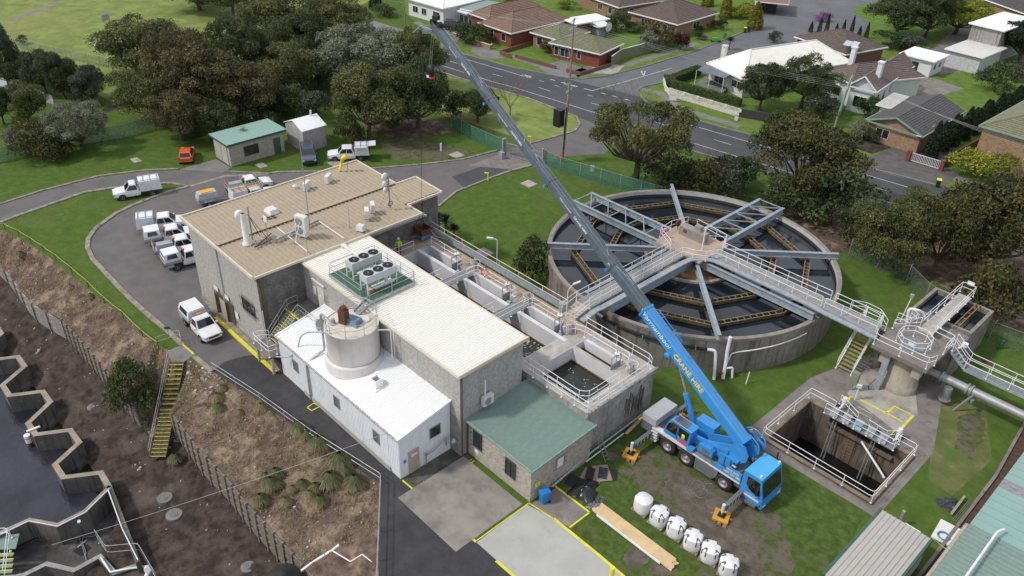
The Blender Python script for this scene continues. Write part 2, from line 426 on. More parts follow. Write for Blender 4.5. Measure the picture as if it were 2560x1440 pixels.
KERBM=mat('kerb_concrete',(0.27,0.235,0.20),0.9,0.2,1.2,grime=(0.13,0.11,0.09),gscale=1.5,gpos=(0.5,0.7),wrld=True)
YEL=mat('yellow_paint',(0.68,0.62,0.045),0.6,0.10,2.0,grime=(0.55,0.48,0.12),gscale=3,gpos=(0.6,0.8),wrld=True)
WLINE=mat('white_road_paint',(0.50,0.50,0.49),0.7,0.2,1.0,wrld=True)
WHITEP=mat('white_painted_steel',(0.78,0.78,0.80),0.45,0.06,3.0)
GALV=mat('galvanised_steel',(0.40,0.42,0.44),0.42,0.14,2.5,metal=0.45,grime=(0.30,0.33,0.36),gscale=6)
STEEL=mat('grey_steel',(0.30,0.31,0.32),0.5,0.1,3.0,metal=0.3)
BLACK=mat('black_rubber',(0.018,0.018,0.019),0.8,0.2,4.0)
WATERD=mat('dark_water',(0.012,0.017,0.024),0.05,0.3,0.25,spec=0.55,bump=0.25,bscale=2.2,wrld=True)
RIVER=mat('river_water',(0.026,0.026,0.038),0.10,0.3,0.2,spec=0.6,bump=1.5,bscale=2.8,wrld=True)
# ================================================================ terrain
def W2(pts,z=0.0): return [P(x,y,z) for x,y in pts]
ZD,ZT=-4.2,-1.5; Zv=Vector((0,0,1))
PAIRS=[((-420,500),(-420,610),1.6),((-150,545),(-150,655),1.7),((0,573),(0,687),1.8),((50,595),(27,713),1.9),((100,627),(50,742),2.0),
         ((140,655),(70,773),2.1),((180,690),(97,803),2.1),((220,722),(133,827),2.2),((260,755),(173,850),2.4),((305,787),(240,927),2.6),
         ((355,833),(300,1003),2.7),((388,857),(356,1070),2.8),((397,863),(372,1098),.25),((472,903),(440,1100),.25),((482,907),(447,1099),2.9),((533,928),(450,1100),2.9),((650,1004),(513,1187),2.9),((780,1098),(580,1257),2.9),
         ((870,1155),(633,1327),2.9),((950,1208),(700,1400),2.9),((948,1330),(770,1480),2.9),((944,1640),(900,1640),2.9)]
UL=[P(*a,0.0) for a,b,h in PAIRS]
WB=[P(*b,ZD) for a,b,h in PAIRS]
def strip(name,A,B,mt,nu,nv,amp,seed,kind='structure',edge=0.0):
    "grid between polylines A and B (matched points)"
    r=np.random.RandomState(seed); rows=[]; k=len(A)
    cols=[]
    for i in range(k - 1):
        for j in range(nu): t=j/nu; cols.append((A[i].lerp(A[i+1],t),B[i].lerp(B[i+1],t)))
    cols.append((A[-1],B[-1])); n=len(cols)
    ph=r.uniform(0,6.28,(6,)); V=[]
    for (a,b) in cols:
        for j in range(nv+1):
            t=j/nv; p=a.lerp(b,t); e=math.sin(math.pi*t)** .5 if 0<t<1 else 0
            s=math.sin(p.x*1.3+ph[0])*math.cos(p.y*1.1+ph[1])+.6*math.sin(p.x*2.9+p.y*2.3+ph[2])+.5*math.cos(p.y*4.1 - p.x*3.7+ph[3])+r.uniform(-.5,.5)
            V.append((p.x,p.y,p.z+s*amp*e))
    m=MB(); F=[]
    for i in range(n - 1):
        for j in range(nv):
            a=i*(nv+1)+j; F.append((a,a+1,a+nv+2,a+nv+1))
    m.add(V,F,0,True)
    q=[Vector(V[i]) for i in F[0]]
    if (q[1]- q[0]).cross(q[2]- q[0]).z<0: m.f=[f[::-1] for f in m.f]
    return m.build(name,mt,kind=kind)
PX0,PX1,PY0,PY1=-19.5,-11.2,47.65,54.15
pit=[Vector((PX0,PY0,0)),Vector((PX1,PY0,0)),Vector((PX1,PY1,0)),Vector((PX0,PY1,0))]
outer=[p.copy() for p in UL]+[Vector((60,12,0)),Vector((1500,12,0)),Vector((1500,2500,0)),Vector((-2500,2500,0)),Vector((-2500,6,0)),Vector((-300,6,0))]
g=MB().sheet([outer,pit],0.0); tag(g.build('ground',GRASS),kind='structure')
def flat(name,pts,mt,lvl,px=True,kind='structure',**k):
    q=W2(pts) if px else [Vector((p[0],p[1],0)) for p in pts]
    return MB().sheet([q],lvl*0.005).build(name,mt,kind=kind,**k)
def ribbon(name,pts,wd,mt,lvl,px=True,dash=None,kind='structure',close=False,m=None,z=None):
    q=W2(pts) if px else [Vector((p[0],p[1],0)) for p in pts]; own=m is None; m=m or MB()
    zz=lvl*0.005 if z is None else z; acc=0
    def quad(a,b,na,nb):
        m.add([(a.x - na.x,a.y - na.y,zz),(b.x - nb.x,b.y - nb.y,zz),(b.x+nb.x,b.y+nb.y,zz),(a.x+na.x,a.y+na.y,zz)],[(0,1,2,3)])
    nrm=[]
    for i in range(len(q)):
        d=(q[min(i+1,len(q)- 1)]- q[max(i - 1,0)]); d.z=0; d.normalize(); nrm.append(Vector((-d.y,d.x,0))*wd/2)
    for i in range(len(q)- 1):
        a,b=q[i],q[i+1]
        if dash:
            L=(b - a).length; u=0.0; d=(b - a).normalized(); n=Vector((-d.y,d.x,0))*wd/2
            while u<L: quad(a+d*u,a+d*min(u+dash[0],L),n,n); u +=dash[0]+dash[1]
        else: quad(a,b,nrm[i],nrm[i+1])
    if own: return m.build(name,mt,kind=kind)
def kerb(pts,mt=None,wd=0.30,ht=0.12,px=True,name='kerb',z=0.0):
    q=W2(pts) if px else [Vector((p[0],p[1],0)) for p in pts]; m=MB(); L=[]; R=[]
    for i in range(len(q)):
        d=(q[min(i+1,len(q)- 1)]- q[max(i - 1,0)]); d.z=0; d.normalize(); n=Vector((-d.y,d.x,0))*wd/2
        L.append(q[i]- n); R.append(q[i]+n)
    for i in range(len(q)- 1):
        v=[(*L[i].xy,z),(*L[i+1].xy,z),(*R[i+1].xy,z),(*R[i].xy,z),(*L[i].xy,z+ht),(*L[i+1].xy,z+ht),(*R[i+1].xy,z+ht),(*R[i].xy,z+ht)]
        m.add(v,[(4,5,6,7),(0,1,5,4),(2,3,7,6)])
    return m.build(name,mt or KERBM,kind='structure')
# --- park, far lawns
flat('town_grass',[(1010,30),(1113,120),(1280,168),(1420,195),(1600,240),(1780,311),(2117,408),(2560,528),(3400,780),(3400,-150),(1400,-190),(1010,-190)],TOWNG,0.55)
flat('park_grass',[(-900,290),(-300,240),(0,215),(60,130),(270,250),(330,170),(540,175),(640,150),(800,60),(930,0),(940,-60),(600,-190),(-900,-190)],PARKG,0.6)
flat('verge_grass',[(1100,150),(1190,207),(1320,245),(1430,283),(1448,310),(1437,330),(1327,360),(1250,330),(1110,290),(1040,200)],PARKG,0.7)
# --- site road and car park
flat('site_road',[(-300,620),(0,513),(103,480),(247,443),(367,428),(447,425),(557,428),(671,435),(694,432),(805,430),(930,423),(1060,412),(1157,400),(1250,377),
     (1327,358),(1437,327),(1448,310),(1443,293),(1462,300),(1560,340),(1510,385),(1417,390),(1350,408),(1325,414),(1280,427),(1233,443),(1140,480),(1090,520),(1000,590),
     (900,760),(800,900),(700,945),(640,905),(533,928),(480,880),(417,813),(360,780),(307,730),(267,687),(230,647),(218,620),(220,597),(240,570),(290,533),
     (333,512),(417,480),(470,467),(433,458),(367,457),(213,480),(43,538),(0,555),(-300,680)],ASPH,1)
flat('patched_asphalt',[(1172,414),(1250,385),(1345,405),(1318,420),(1285,424)],PITC,1.8)
flat('asphalt_patch',[(1130,442),(1255,398),(1300,412),(1235,440),(1160,470)],ROADM,1.6)
flat('lower_drive',[(610,890),(700,880),(800,960),(900,1060),(1003,1170),(1003,1198),(1052,1240),(1190,1353),(1330,1475),(1330,1640),(944,1640),(948,1330),(950,1208),(870,1155),(780,1098),(650,1004),(533,928),(560,905)],ASPHN,1.9)
kerb([(-300,615),(0,511),(103,478),(247,441),(367,426),(447,423)]); kerb([(565,429),(671,435),(694,431),(805,429),(930,422),(1060,411),(1157,399),(1245,376)])
kerb([(0,557),(43,540),(213,481),(367,458),(433,459),(472,467),(417,481),(333,513),(290,534),(240,571),(221,597),(219,620),(231,647),(268,687),(308,730),(361,780),(418,827),(480,886),(530,930)],wd=.45)
kerb([(1350,409),(1280,427),(1233,443),(1140,480),(1095,517)]); kerb([(1327,359),(1437,328),(1449,310),(1441,292),(1320,246),(1187,208),(1095,178)])
ribbon('path_strip',[(470,467),(560,440),(671,435)],.5,KERBM,1.7)
flat('garage_apron',[(447,424),(540,398),(577,419),(560,430)],PATHC,1.8)
# --- streets
flat('main_road',[(700,40),(960,75),(1113,123),(1160,137),(1280,170),(1367,187),(1420,197),(1587,230),(1643,273),(1700,290),(1780,313),(1873,338),(2117,410),(2220,433),(2347,467),(2560,530),(3200,720),(3200,830),
     (2560,633),(2467,603),(2150,500),(1860,413),(1730,377),(1600,342),(1443,293),(1320,245),(1187,207),(1095,178),(960,140),(700,90)],ROADM,1)
flat('side_street',[(1415,197),(1453,199),(1513,192),(1613,167),(1743,127),(1830,95),(1887,70),(1910,40),(1900,12),(1930,-60),(2330,-60),(2200,5),(2150,12),(2130,30),(2180,60),(2150,92),(2030,104),(1950,112),
     (1860,160),(1720,195),(1660,205),(1612,215),(1592,224),(1600,242),(1560,232),(1480,214)],STREETM,1.3)
kerb([(1113,122),(1160,136),(1280,169),(1367,186),(1420,196),(1453,198),(1513,191),(1613,166),(1743,126),(1887,69)],PATHC)
kerb([(1720,196),(1660,206),(1606,218),(1592,228),(1610,250),(1643,272),(1700,289),(1780,312),(1873,337),(2117,409),(2220,432),(2347,466),(2560,529)],PATHC)
kerb([(1670,361),(1730,378),(1860,414),(2150,501),(2467,604),(2560,634)],PATHC)
ml=MB()
def line(pts,wd=.12,dash=None): ribbon('',pts,wd,None,0,m=ml,z=0.014,dash=dash)
line([(1080,124),(1113,133),(1280,182),(1305,190)]); line([(1717,310),(1873,355),(2117,423),(2310,480),(2560,552)])
line([(1060,150),(1102,163),(1240,207),(1290,220),(1487,282),(1690,345),(1862,397),(2153,485),(2485,587),(2560,610)])
for a,b in [((1060,130),(1092,141)),((1125,153),(1150,161)),((1232,185),(1257,192)),((1345,218),(1375,228)),((1477,257),(1510,267)),((1640,306),(1670,316)),((1785,349),(1828,362)),((1940,396),(1975,406)),((2060,432),(2095,442)),((2185,468),(2215,477)),((2330,512),(2370,524)),
             ((1347,201),(1360,205)),((1387,213),(1398,217)),((1468,237),(1483,241)),((2153,485),(2190,496)),((2310,498),(2345,508))]: line([a,b])
line([(1375,198),(1470,224),(1585,254)],.2,(1.0,1.2)); line([(1480,227),(1560,205),(1680,170)],.14)
for a,b in [((1603,178),(1613,178)),((1603,178),(1609,190)),((1613,178),(1609,190))]: line([a,b],.16)
ml.build('lane_markings',WLINE,kind='structure')
bk=MB()
for (dx,dy) in ((-.55,0),(.55,0)):
    c=P(1316,191); pts=[(c.x+dx+.36*math.cos(a*.524),c.y+dy+.36*math.sin(a*.524)) for a in range(13)]
    ribbon('',pts,.12,None,0,px=False,m=bk,z=0.016)
c=P(1316,191)
for q in ([(-.55,0),(-.2,.55),(.4,.5),(0,0),(-.55,0)],[(-.2,.55),(0,0)],[(.55,0),(.35,.75),(.6,.8)]):
    ribbon('',[(c.x+a,c.y+b) for a,b in q],.1,None,0,px=False,m=bk,z=0.018)
bk.build('bicycle_marking',WLINE,kind='structure')
for nm,pts,wd in [('footpath',[(1040,55),(1100,88),(1200,118),(1280,142),(1330,158),(1395,178),(1450,191)],1.5),('footpath',[(1440,190),(1500,181),(1600,152),(1700,122),(1745,108)],1.4),
                    ('footpath',[(1600,222),(1650,232),(1700,268),(1760,290),(1850,316)],1.5),('footpath',[(2125,385),(2200,410),(2300,428),(2420,452),(2560,495)],1.5)]:
    ribbon(nm,pts,wd,PATHC,1.4)
for pts in ([(1183,108),(1240,126),(1262,146),(1212,146),(1178,130)],[(1345,168),(1405,150),(1470,175),(1425,196),(1372,186)],[(1430,178),(1490,158),(1500,164),(1452,186)],
            [(935,52),(1000,72),(1115,112),(1105,122),(1075,115),(900,60)],[(1110,62),(1185,58),(1200,74),(1160,95),(1110,84)]):
    flat('driveway',pts,PATHC,1.6)
flat('driveway',[(1480,168),(1513,158),(1560,164),(1540,186),(1475,182)],CONC,2.0)
flat('driveway',[(2178,392),(2235,368),(2262,376),(2290,396),(2340,410),(2400,432),(2370,462),(2260,446),(2117,408)],mat('drive_asphalt',(.105,.098,.095),.9,.15,.8,grime=(.08,.075,.072),gscale=1,wrld=True),1.7)
flat('driveway',[(2250,392),(2330,330),(2390,345),(2370,420),(2290,405)],ROADM,1.2)
flat('driveway',[(2300,190),(2350,200),(2410,222),(2330,245),(2290,235),(2310,140),(2400,60),(2470,110),(2400,180)],PITC,1.2)
flat('park_path',[(20,52),(143,3),(155,6),(28,54)],PATHC,1.8)
flat('ball_court',[(218,107),(292,91),(360,98),(265,124)],mat('court_paint',(.36,.42,.36),.8,wrld=True),1.8)
ribbon('court_line',[(228,107),(292,94),(350,99),(267,121),(228,107)],.25,WLINE,2.6)
flat('garden_bed',[(255,272),(300,257),(322,262),(262,283)],DIRT,1.8)
flat('creek',[(-200,190),(0,200),(70,215),(130,240),(135,262),(60,240),(0,236),(-200,230)],mat('creek_water',(.30,.30,.33),.12,wrld=True),1.8)  # white glare on the water is put into this pale colour
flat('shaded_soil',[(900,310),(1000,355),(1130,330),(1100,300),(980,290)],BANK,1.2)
flat('roadside_soil',[(2080,640),(2140,620),(2330,700),(2480,800),(2560,830),(2560,640),(2400,560),(2200,520),(2000,470),(1950,520)],BANK,0.9)
flat('garden_soil',[(2110,330),(2180,345),(2230,370),(2180,385),(2120,365)],DIRT,1.2)
# --- works yard
flat('worn_lawn',[(1500,1120),(1600,1050),(1850,1080),(1910,1110),(1960,1160),(2160,1290),(2080,1440),(2000,1640),(1400,1640),(1180,1500),(1330,1330),(1380,1200),(1400,1180)],SCUFF,0.8)
flat('worn_lawn',[(2340,1000),(2460,990),(2480,1150),(2380,1240),(2320,1200)],mat('dry_lawn',(0.115,0.130,0.040),0.95,0.2,0.6,col2=(0.21,0.14,0.07),c2pos=(0.56,0.68),c2scale=0.6,bump=1.5,bscale=7,wrld=True,grime=(.075,.125,.025),gscale=.5,gpos=(.45,.65)),0.9)
def ragged(name,pts,mt,lvl,amp,seed):
    r=random.Random(seed); q=[]
    for i in range(len(pts)):
        a,b=pts[i],pts[(i+1)% len(pts)]; n=9
        for j in range(n): t=j/n; q.append((a[0]+(b[0]- a[0])*t+r.uniform(-amp,amp),a[1]+(b[1]- a[1])*t+r.uniform(-amp,amp)*.6))
    return flat(name,q,mt,lvl)
S1_=mat('thin_grass',(.082,.098,.036),.95,.2,1.6,col2=(.135,.112,.088),c2pos=(.40,.56),c2scale=.9,grime=(.058,.088,.022),gscale=2.2,gpos=(.5,.68),bump=2,bscale=6,wrld=True,spec=.1,detail=9)
S2_=mat('bare_soil',(.135,.114,.094),.97,.2,1.2,col2=(.098,.080,.066),c2scale=.8,grime=(.080,.094,.036),gscale=1.6,gpos=(.56,.70),bump=2.5,bscale=7,wrld=True,spec=.1,detail=9)
ragged('thin_grass',[(1600,1120),(1700,1150),(1830,1240),(1960,1290),(1990,1440),(1760,1520),(1740,1400),(1650,1290),(1580,1190)],S1_,1.1,16,1)
ragged('bare_soil',[(1660,1170),(1760,1205),(1860,1290),(1900,1400),(1900,1500),(1830,1500),(1800,1400),(1740,1320),(1680,1240)],S2_,1.3,14,2)
for k,(x,y,w,h) in enumerate(((1590,1395,34,26),(1655,1425,40,14),(1565,1180,20,10),(1530,1140,18,12),(1820,1320,30,14))): ragged('bare_soil',[(x - w,y),(x - w*.5,y - h),(x+w*.6,y - h*.7),(x+w,y+h*.2),(x+w*.3,y+h),(x - w*.6,y+h*.8)],S2_,1.5,4,5+k)
ragged('thin_grass',[(2400,1040),(2450,1030),(2465,1090),(2420,1150),(2385,1110)],S1_,1.2,9,3)
ragged('thin_grass',[(940,360),(1050,350),(1180,378),(1140,400),(1000,400)],S1_,1.3,8,4)
q=[(-21.2,46.5),(-10.1,46.5),(-10.1,56.0),(-13.4,66.6),(-18.6,66.8),(-21.2,57.2)]
m=MB().sheet([[Vector((*p,0)) for p in q],pit],0.02); m.build('pit_paving',PITC,kind='structure')
MB().sheet([[Vector((*p,0)) for p in [(-18.0,57.6),(-13.1,56.2),(-12.9,59.6),(-14.2,62.2),(-18.6,62.4)]]],0.026).build('concrete_slab',CONC,kind='structure')
MB().box(-33.9,22.9,0.002,-27.6,29.0,0.035).build('loading_bay',mat('bay_concrete',(.245,.225,.20),.9,.12,.7,col2=(.31,.285,.25),c2pos=(.5,.7),c2scale=.3,grime=(.16,.15,.14),gscale=.5,gpos=(.48,.68),wrld=True,detail=8),kind='structure')
flat('bay_asphalt',[(1008,1197),(1150,1108),(1182,1150),(1052,1236)],mat('oily_concrete',(.10,.09,.082),.7,.25,.8,grime=(.05,.045,.04),gscale=1.2,gpos=(.45,.65),wrld=True),2.1)
flat('wash_slab',[(1191,1356),(1318,1262),(1385,1297),(1560,1440),(1640,1500),(1640,1660),(1420,1560)],NEWC,2.6)
flat('bin_slab',[(1335,1255),(1392,1218),(1472,1280),(1424,1318),(1385,1297),(1328,1262)],PITC,2.3)
for pts,wd in [([(1006,1201),(1054,1241)],.13),([(1054,1240),(1186,1152)],.07),([(1050,1236),(1180,1148)],.06),([(1057,1240),(1190,1355)],.17),([(1190,1353),(1322,1258)],.08),([(1322,1258),(1384,1297)],.10),
                ([(1384,1296),(1500,1390),(1570,1450)],.2),([(1386,1214),(1474,1281)],.16),([(1474,1281),(1424,1319)],.12),([(1240,1402),(1330,1480)],.2),([(768,1019),(784,1008),(800,1016)],.1),([(768,1019),(779,1027),(798,1017)],.1)]:
    ribbon('yellow_line',pts,wd,YEL,3.4)
kerb([(539,795),(640,888),(690,933)],YEL,.32,.13,name='yellow_kerb'); kerb([(455,862),(485,888)],YEL,.14,.14,name='yellow_kerb')
flat('wall_path',[(500,742),(545,795),(690,930),(700,925),(678,895),(660,880),(505,738)],KERBM,2.4)
for pts,wd in [([(2112,1012),(2126,992)],.2),([(2150,1000),(2218,1034)],.2),([(2218,1034),(2258,1056)],.14),([(2217,1033),(2236,1016),(2283,1040),(2240,1085)],.2),([(2244,1078),(2222,1100)],.42),([(2118,1004),(2098,1020)],.35)]:
    ribbon('yellow_line',pts,wd,YEL,6.5)
mc=MB()
for (x,y,w,d) in [(340,401,1.5,.9),(653,414,1.5,1.0),(1142,388,1.6,1.5),(1322,460,1.6,1.5),(1208,633,1.6,1.6),(840,410,1.9,1.4),(1102,543,1.3,1.0),(1205,446,0,0)]:
    if w:
        p=P(x,y); m=MB().box(p.x - w/2,p.y - d/2,0.001,p.x+w/2,p.y+d/2,.06); m.box(p.x - w/2+.12,p.y - d/2+.12,.06,p.x+w/2 - .12,p.y+d/2 - .12,.075)
        m.build('pit_cover',CONC,label='concrete cover in the grass %s' %{340: 'left of the orange hatchback',653: 'in front of the cream brick shed',1142: 'beside the driveway near the gate',1322: 'alone on the open lawn under the boom',1208: 'below the basin wall by the street light',840: 'behind the truck with raised hatch',1102: 'at the brick wall corner by the spiky plants'}[x],cat='pit cover')
# --- lower ground, bank, river
TOPS=[Vector((b.x,b.y,ZD+h[2])) for b,h in zip(WB,PAIRS)]
strip('wall_backfill',[p - Zv*.002 for p in TOPS],[p - Zv*.3 for p in WB],DIRT,4,1,0,2)
strip('embankment',UL,TOPS,BANK,10,9,0.10,3)
XR=[Vector((x,y,-5.55)) for x,y in [(-112,-14),(-96,-6),(-86,4),(-83,6),(-80,8),(-78,9),(-76,9.2),(-74,9.3),(-71,9.3),(-69,9.3),(-66,9.3),(-63,9.3),(-60,9.3),(-57,9.3),(-55,9.3),(-54,9.3),(-53,9.2),(-51.5,9.1),(-50,8.2),(-47,5),(-44,2),(-40,-6)]]
strip('dirt_ground',WB,XR,DIRT,7,12,0.09,5)
MB().sheet([[Vector((-160,-60,0)),Vector((-30,-60,0)),Vector((-38,9.4,0)),Vector((-52,9.6,0)),Vector((-90,9.6,0)),Vector((-160,0,0))]],-6.3).build('channel_bed',DIRT,kind='structure')
MB().sheet([[Vector((-160,-60,0)),Vector((-52,-60,0)),Vector((-53.0,3.6,0)),Vector((-51.8,5.2,0)),Vector((-53.2,8.6,0)),Vector((-66,8.4,0)),Vector((-160,8,0))]],-5.7).build('river',RIVER,kind='structure')
# ================================================================ plant buildings
BLOCK=mat('split_block',(0.385,0.370,0.350),0.92,0.14,4.0,grime=(0.27,0.26,0.245),gscale=9,gpos=(.5,.78),streak=(0.32,0.31,0.295),detail=8)
BLOCKD=mat('shaded_split_block',(0.185,0.175,0.165),0.95,0.2,5.0,col2=(.125,.118,.112),c2scale=.9,grime=(0.10,0.095,0.09),gscale=9,gpos=(.5,.7),detail=8)  # block on faces turned from the sun, their shade put into the colour
BLOCKL=mat('sandy_block',(0.40,0.36,0.31),0.93,0.16,3.0,grime=(0.24,0.205,0.17),gscale=6,gpos=(.5,.75),detail=8)
JOINT=mat('mortar',(0.235,0.222,0.205),0.95,0.1,3.0)
TANROOF=mat('tan_roof_steel',(0.400,0.325,0.235),0.55,0.05,1.0,grime=(0.33,0.26,0.18),gscale=1.5,gpos=(.5,.85),streak=(.34,.275,.19))
CREAMROOF=mat('cream_roof_steel',(0.86,0.83,0.76),0.5,0.03,1.0,grime=(.72,.68,.60),gscale=1.1,gpos=(.48,.75))
WHITEROOF=mat('white_roof_steel',(0.84,0.85,0.86),0.5,0.03,1.0,grime=(.70,.69,.66),gscale=1.2,gpos=(.5,.75))
GREENROOF=mat('green_roof_steel',(0.190,0.275,0.238),0.5,0.06,1.0,grime=(.235,.31,.28),gscale=1.2,gpos=(.5,.8))
WHITEWALL=mat('white_wall_steel',(0.74,0.77,0.80),0.5,0.03,1.5,streak=(.68,.71,.74))
CREAMT=mat('cream_trim',(0.62,0.55,0.44),0.5,0.05,2.0,grime=(.45,.38,.28),gscale=4,gpos=(.58,.8))
BEIGED=mat('beige_door',(0.42,0.36,0.29),0.55,0.05,2.0)
GREENT=mat('green_trim',(0.035,0.110,0.075),0.5,0.08,2.0)
DKFRAME=mat('dark_frame',(0.06,0.06,0.062),0.5,0.1,3.0)
BROWNF=mat('bronze_frame',(0.10,0.075,0.055),0.5,0.1,3.0)
GLASS=glassmat('window_glass',(0.025,0.028,0.032))
CURTAIN=glassmat('curtained_glass',(0.16,0.17,0.17),0.15)
UNITW=mat('unit_casing',(0.66,0.66,0.64),0.5,0.05,3.0,grime=(.5,.49,.46),gscale=5,gpos=(.58,.8))
FANB=mat('fan_black',(0.015,0.015,0.017),0.5,0.1,3.0)
RUST=mat('rust',(0.115,0.045,0.027),0.9,0.3,5.0,grime=(.07,.03,.02),gscale=8)
SIGNW=mat('sign_white',(0.72,0.72,0.70),0.5,0.04,2.0)
SIGNT=mat('sign_print',(0.05,0.05,0.06),0.6)
REDP=mat('red_paint',(0.62,0.06,0.03),0.45,0.1,3.0)
ORANGE=mat('orange_paint',(0.75,0.22,0.03),0.5,0.1,3.0)
Xp,Yp,Zp=Vector((1,0,0)),Vector((0,1,0)),Vector((0,0,1)); Xm,Ym=-Xp,-Yp
def sign(label,c,n,w,h,body='',mt=SIGNW,tm=SIGNT,size=None,cat='sign',name='wall_sign'):
    c=Vector(c); n=Vector(n).normalized(); t=Vector((-n.y,n.x,0)); z=Zp
    root=thing(name,c,label,cat)
    MB().extr([c+n*.004 - t*w/2 - z*h/2,c+n*.004+t*w/2 - z*h/2,c+n*.004+t*w/2+z*h/2,c+n*.004 - t*w/2+z*h/2],n*.015).build('sign_board',mt,root)
    if body: text('lettering',body,size or h*.3,tm,root,c+n*.022,t,z,.002)
    return root
def acunit(label,c,rz,w=.95,d=.38,h=.8,fan=1,legs=True,name='air_conditioner',cat='air conditioner',group=None):
    t=thing(name,c,label,cat,group,rz); m=MB().cbox(0,0,.12,w,d,h); m.build('casing',UNITW,t,local=True)
    f=MB()
    for i in range(fan):
        zz=.12+h*(.5 if fan ==1 else (.28+.45*i)); r=min(h/fan,w)*.40
        f.lathe([(r,0),(r,-.012),(r*.8,-.015),(r*.2,-.012),(.001,-.016)],(w*-.10,-d/2 - .002,zz),14,0,'y')
    f.build('fan_grille',STEEL,t,local=True)
    l=MB()
    for sx in (-1,1): l.cbox(sx*w*.36,0,0,.06,d+.1,.12)
    l.build('foot',STEEL,t,local=True)
    return t
def mast(label,p,h,r=.035,arms=(),mt=None,name='aerial_mast',cat='mast',tripod=0):
    p=Vector(p); t=thing(name,p,label,cat); MB().tube([p,p+Zp*h],r,6,rs=[r,r*.7]).build('pole',mt or STEEL,t)
    if tripod:
        for k in range(3):
            a=2.1*k+.4; MB().tube([p+Vector((math.cos(a),math.sin(a),0))*tripod,p+Zp*h*.45],.02,5).build('stay',mt or STEEL,t)
    for (z,dx,dy,L) in arms:
        v=Vector((dx,dy,0))*L/2; MB().tube([p+Zp*z - v,p+Zp*z+v],.015,5).build('crossarm',mt or STEEL,t)
    return t
# ---- main block building
mb=thing('block_building',(-60,34,0),'large grey concrete block building with a tan ribbed steel roof covered in aerials','building')
fp=[(-66.8,24.5),(-54.5,24.5),(-54.5,35.2),(-56.7,35.2),(-56.7,45.3),(-60.3,45.3),(-60.3,42.8),(-66.8,42.8)]
MB().prism(fp,0,8.0).build('wall',JOINT,mb)
hl=[(1.85,0,2.85,2.2),(5.0,0,5.95,2.2),(6.9,0,7.9,2.2),(8.9,.0,9.9,2.1),(9.2,2.8,10.9,4.5),(12.0,0,12.3,8)]
blocks(mb,(-66.8,24.5),(-54.5,24.5),.3,8.0,BLOCK,[(3.7,0,4.7,2.35),(5.6,0,6.6,2.35),(8.8,3.0,11.2,4.6)],.8,.4,.006,3)
blocks(mb,(-54.5,24.5),(-54.5,28.8),0,8.0,BLOCKD,(),.4,.2,.016,4)
blocks(mb,(-56.7,36.6),(-56.7,45.3),4.2,8.0,BLOCKD,[(1.2,4,2.4,5.6)],.4,.2,.014,5)
MB().prism([(-66.84,24.46),(-54.46,24.46),(-54.46,24.7),(-66.84,24.7)],0.01,.3).build('plinth',CONC,mb)
for nm,x in (('left',-62.55),('right',-60.55)):
    MB().box(x - .5,24.42,0.1,x+.5,24.52,2.3).build('door_opening',BROWNF,mb)
    d=MB().box(x - 1.5,24.18,0.12,x - .52,24.22,2.25).build('door',BEIGED,mb)
window(mb,(-56.8,24.5,3.75),Ym,2.2,1.3,BROWNF,GLASS,3)
MB().tube([(-61.4,24.42,8.0),(-61.4,24.42,.3)],.05,6).build('downpipe',GALV,mb); MB().box(-54.44,24.7,.2,-54.36,25.0,8.0).build('downpipe',BROWNF,mb)
s1=Vector((6.35,0,-.16)); s2=Vector((6.35,0,-.2))
roof_sheets(mb,(-67.0,24.2,8.42),Yp,s1,18.8,6.35,.84,2,.07,.07,TANROOF)
roof_sheets(mb,(-60.65,24.2,8.2),Yp,s2,17.1,6.35,.84,2,.07,.07,TANROOF)
roof_sheets(mb,(-60.5,41.3,8.18),Yp,Vector((6.2,0,-.15)),4.2,3.85,.84,2,.07,.07,TANROOF)
m=MB().box(-67.05,24.15,8.0,-60.7,43.05,8.16); m.box(-60.69,24.16,7.95,-54.25,41.3,7.98); m.build('soffit',CREAMT,mb)
m=MB(); m.beam((-67.1,24.1,8.42),(-54.2,24.1,8.08),.16,.26); m.beam((-54.2,24.05,8.02),(-54.2,41.45,8.02),.14,.2); m.beam((-67.1,24.1,8.45),(-67.1,43.1,8.45),.16,.22); m.beam((-67.1,43.1,8.4),(-60.5,43.1,8.25),.16,.2)
m.beam((-60.5,43.0,8.2),(-60.5,45.6,8.2),.16,.2); m.beam((-60.5,45.6,8.2),(-56.4,45.6,8.08),.16,.2); m.beam((-56.4,45.6,8.05),(-56.4,41.4,8.05),.16,.2); m.beam((-56.4,41.4,8.05),(-54.2,41.4,8.02),.16,.2)
m.build('fascia',CREAMT,mb)
MB().beam((-60.6,24.3,8.36),(-60.6,42.9,8.36),.42,.07).build('ridge_cap',TANROOF,mb)
m=MB().box(-54.4,37.3,6.2,-54.45,37.31,6.21)
MB().beam((-56.62,37.0,6.3),(-56.62,43.5,6.3),.08,.45).build('louvre',GALV,mb)
m=MB()
for i in range(5): m.beam((-56.5,37.0,6.12+.09*i),(-56.5,43.5,6.12+.09*i),.06,.02)
m.build('louvre_blade',WHITEP,mb)
sign('pale sign board on two doors wall of the main block building, left one',(-62.9,24.4,2.75),Ym,.75,.45)
sign('pale sign board above the right hand steel door of the block building',(-60.9,24.4,2.75),Ym,.75,.45)
sign('small white notice beside the right hand door of the block building',(-59.4,24.4,1.6),Ym,.6,.7)
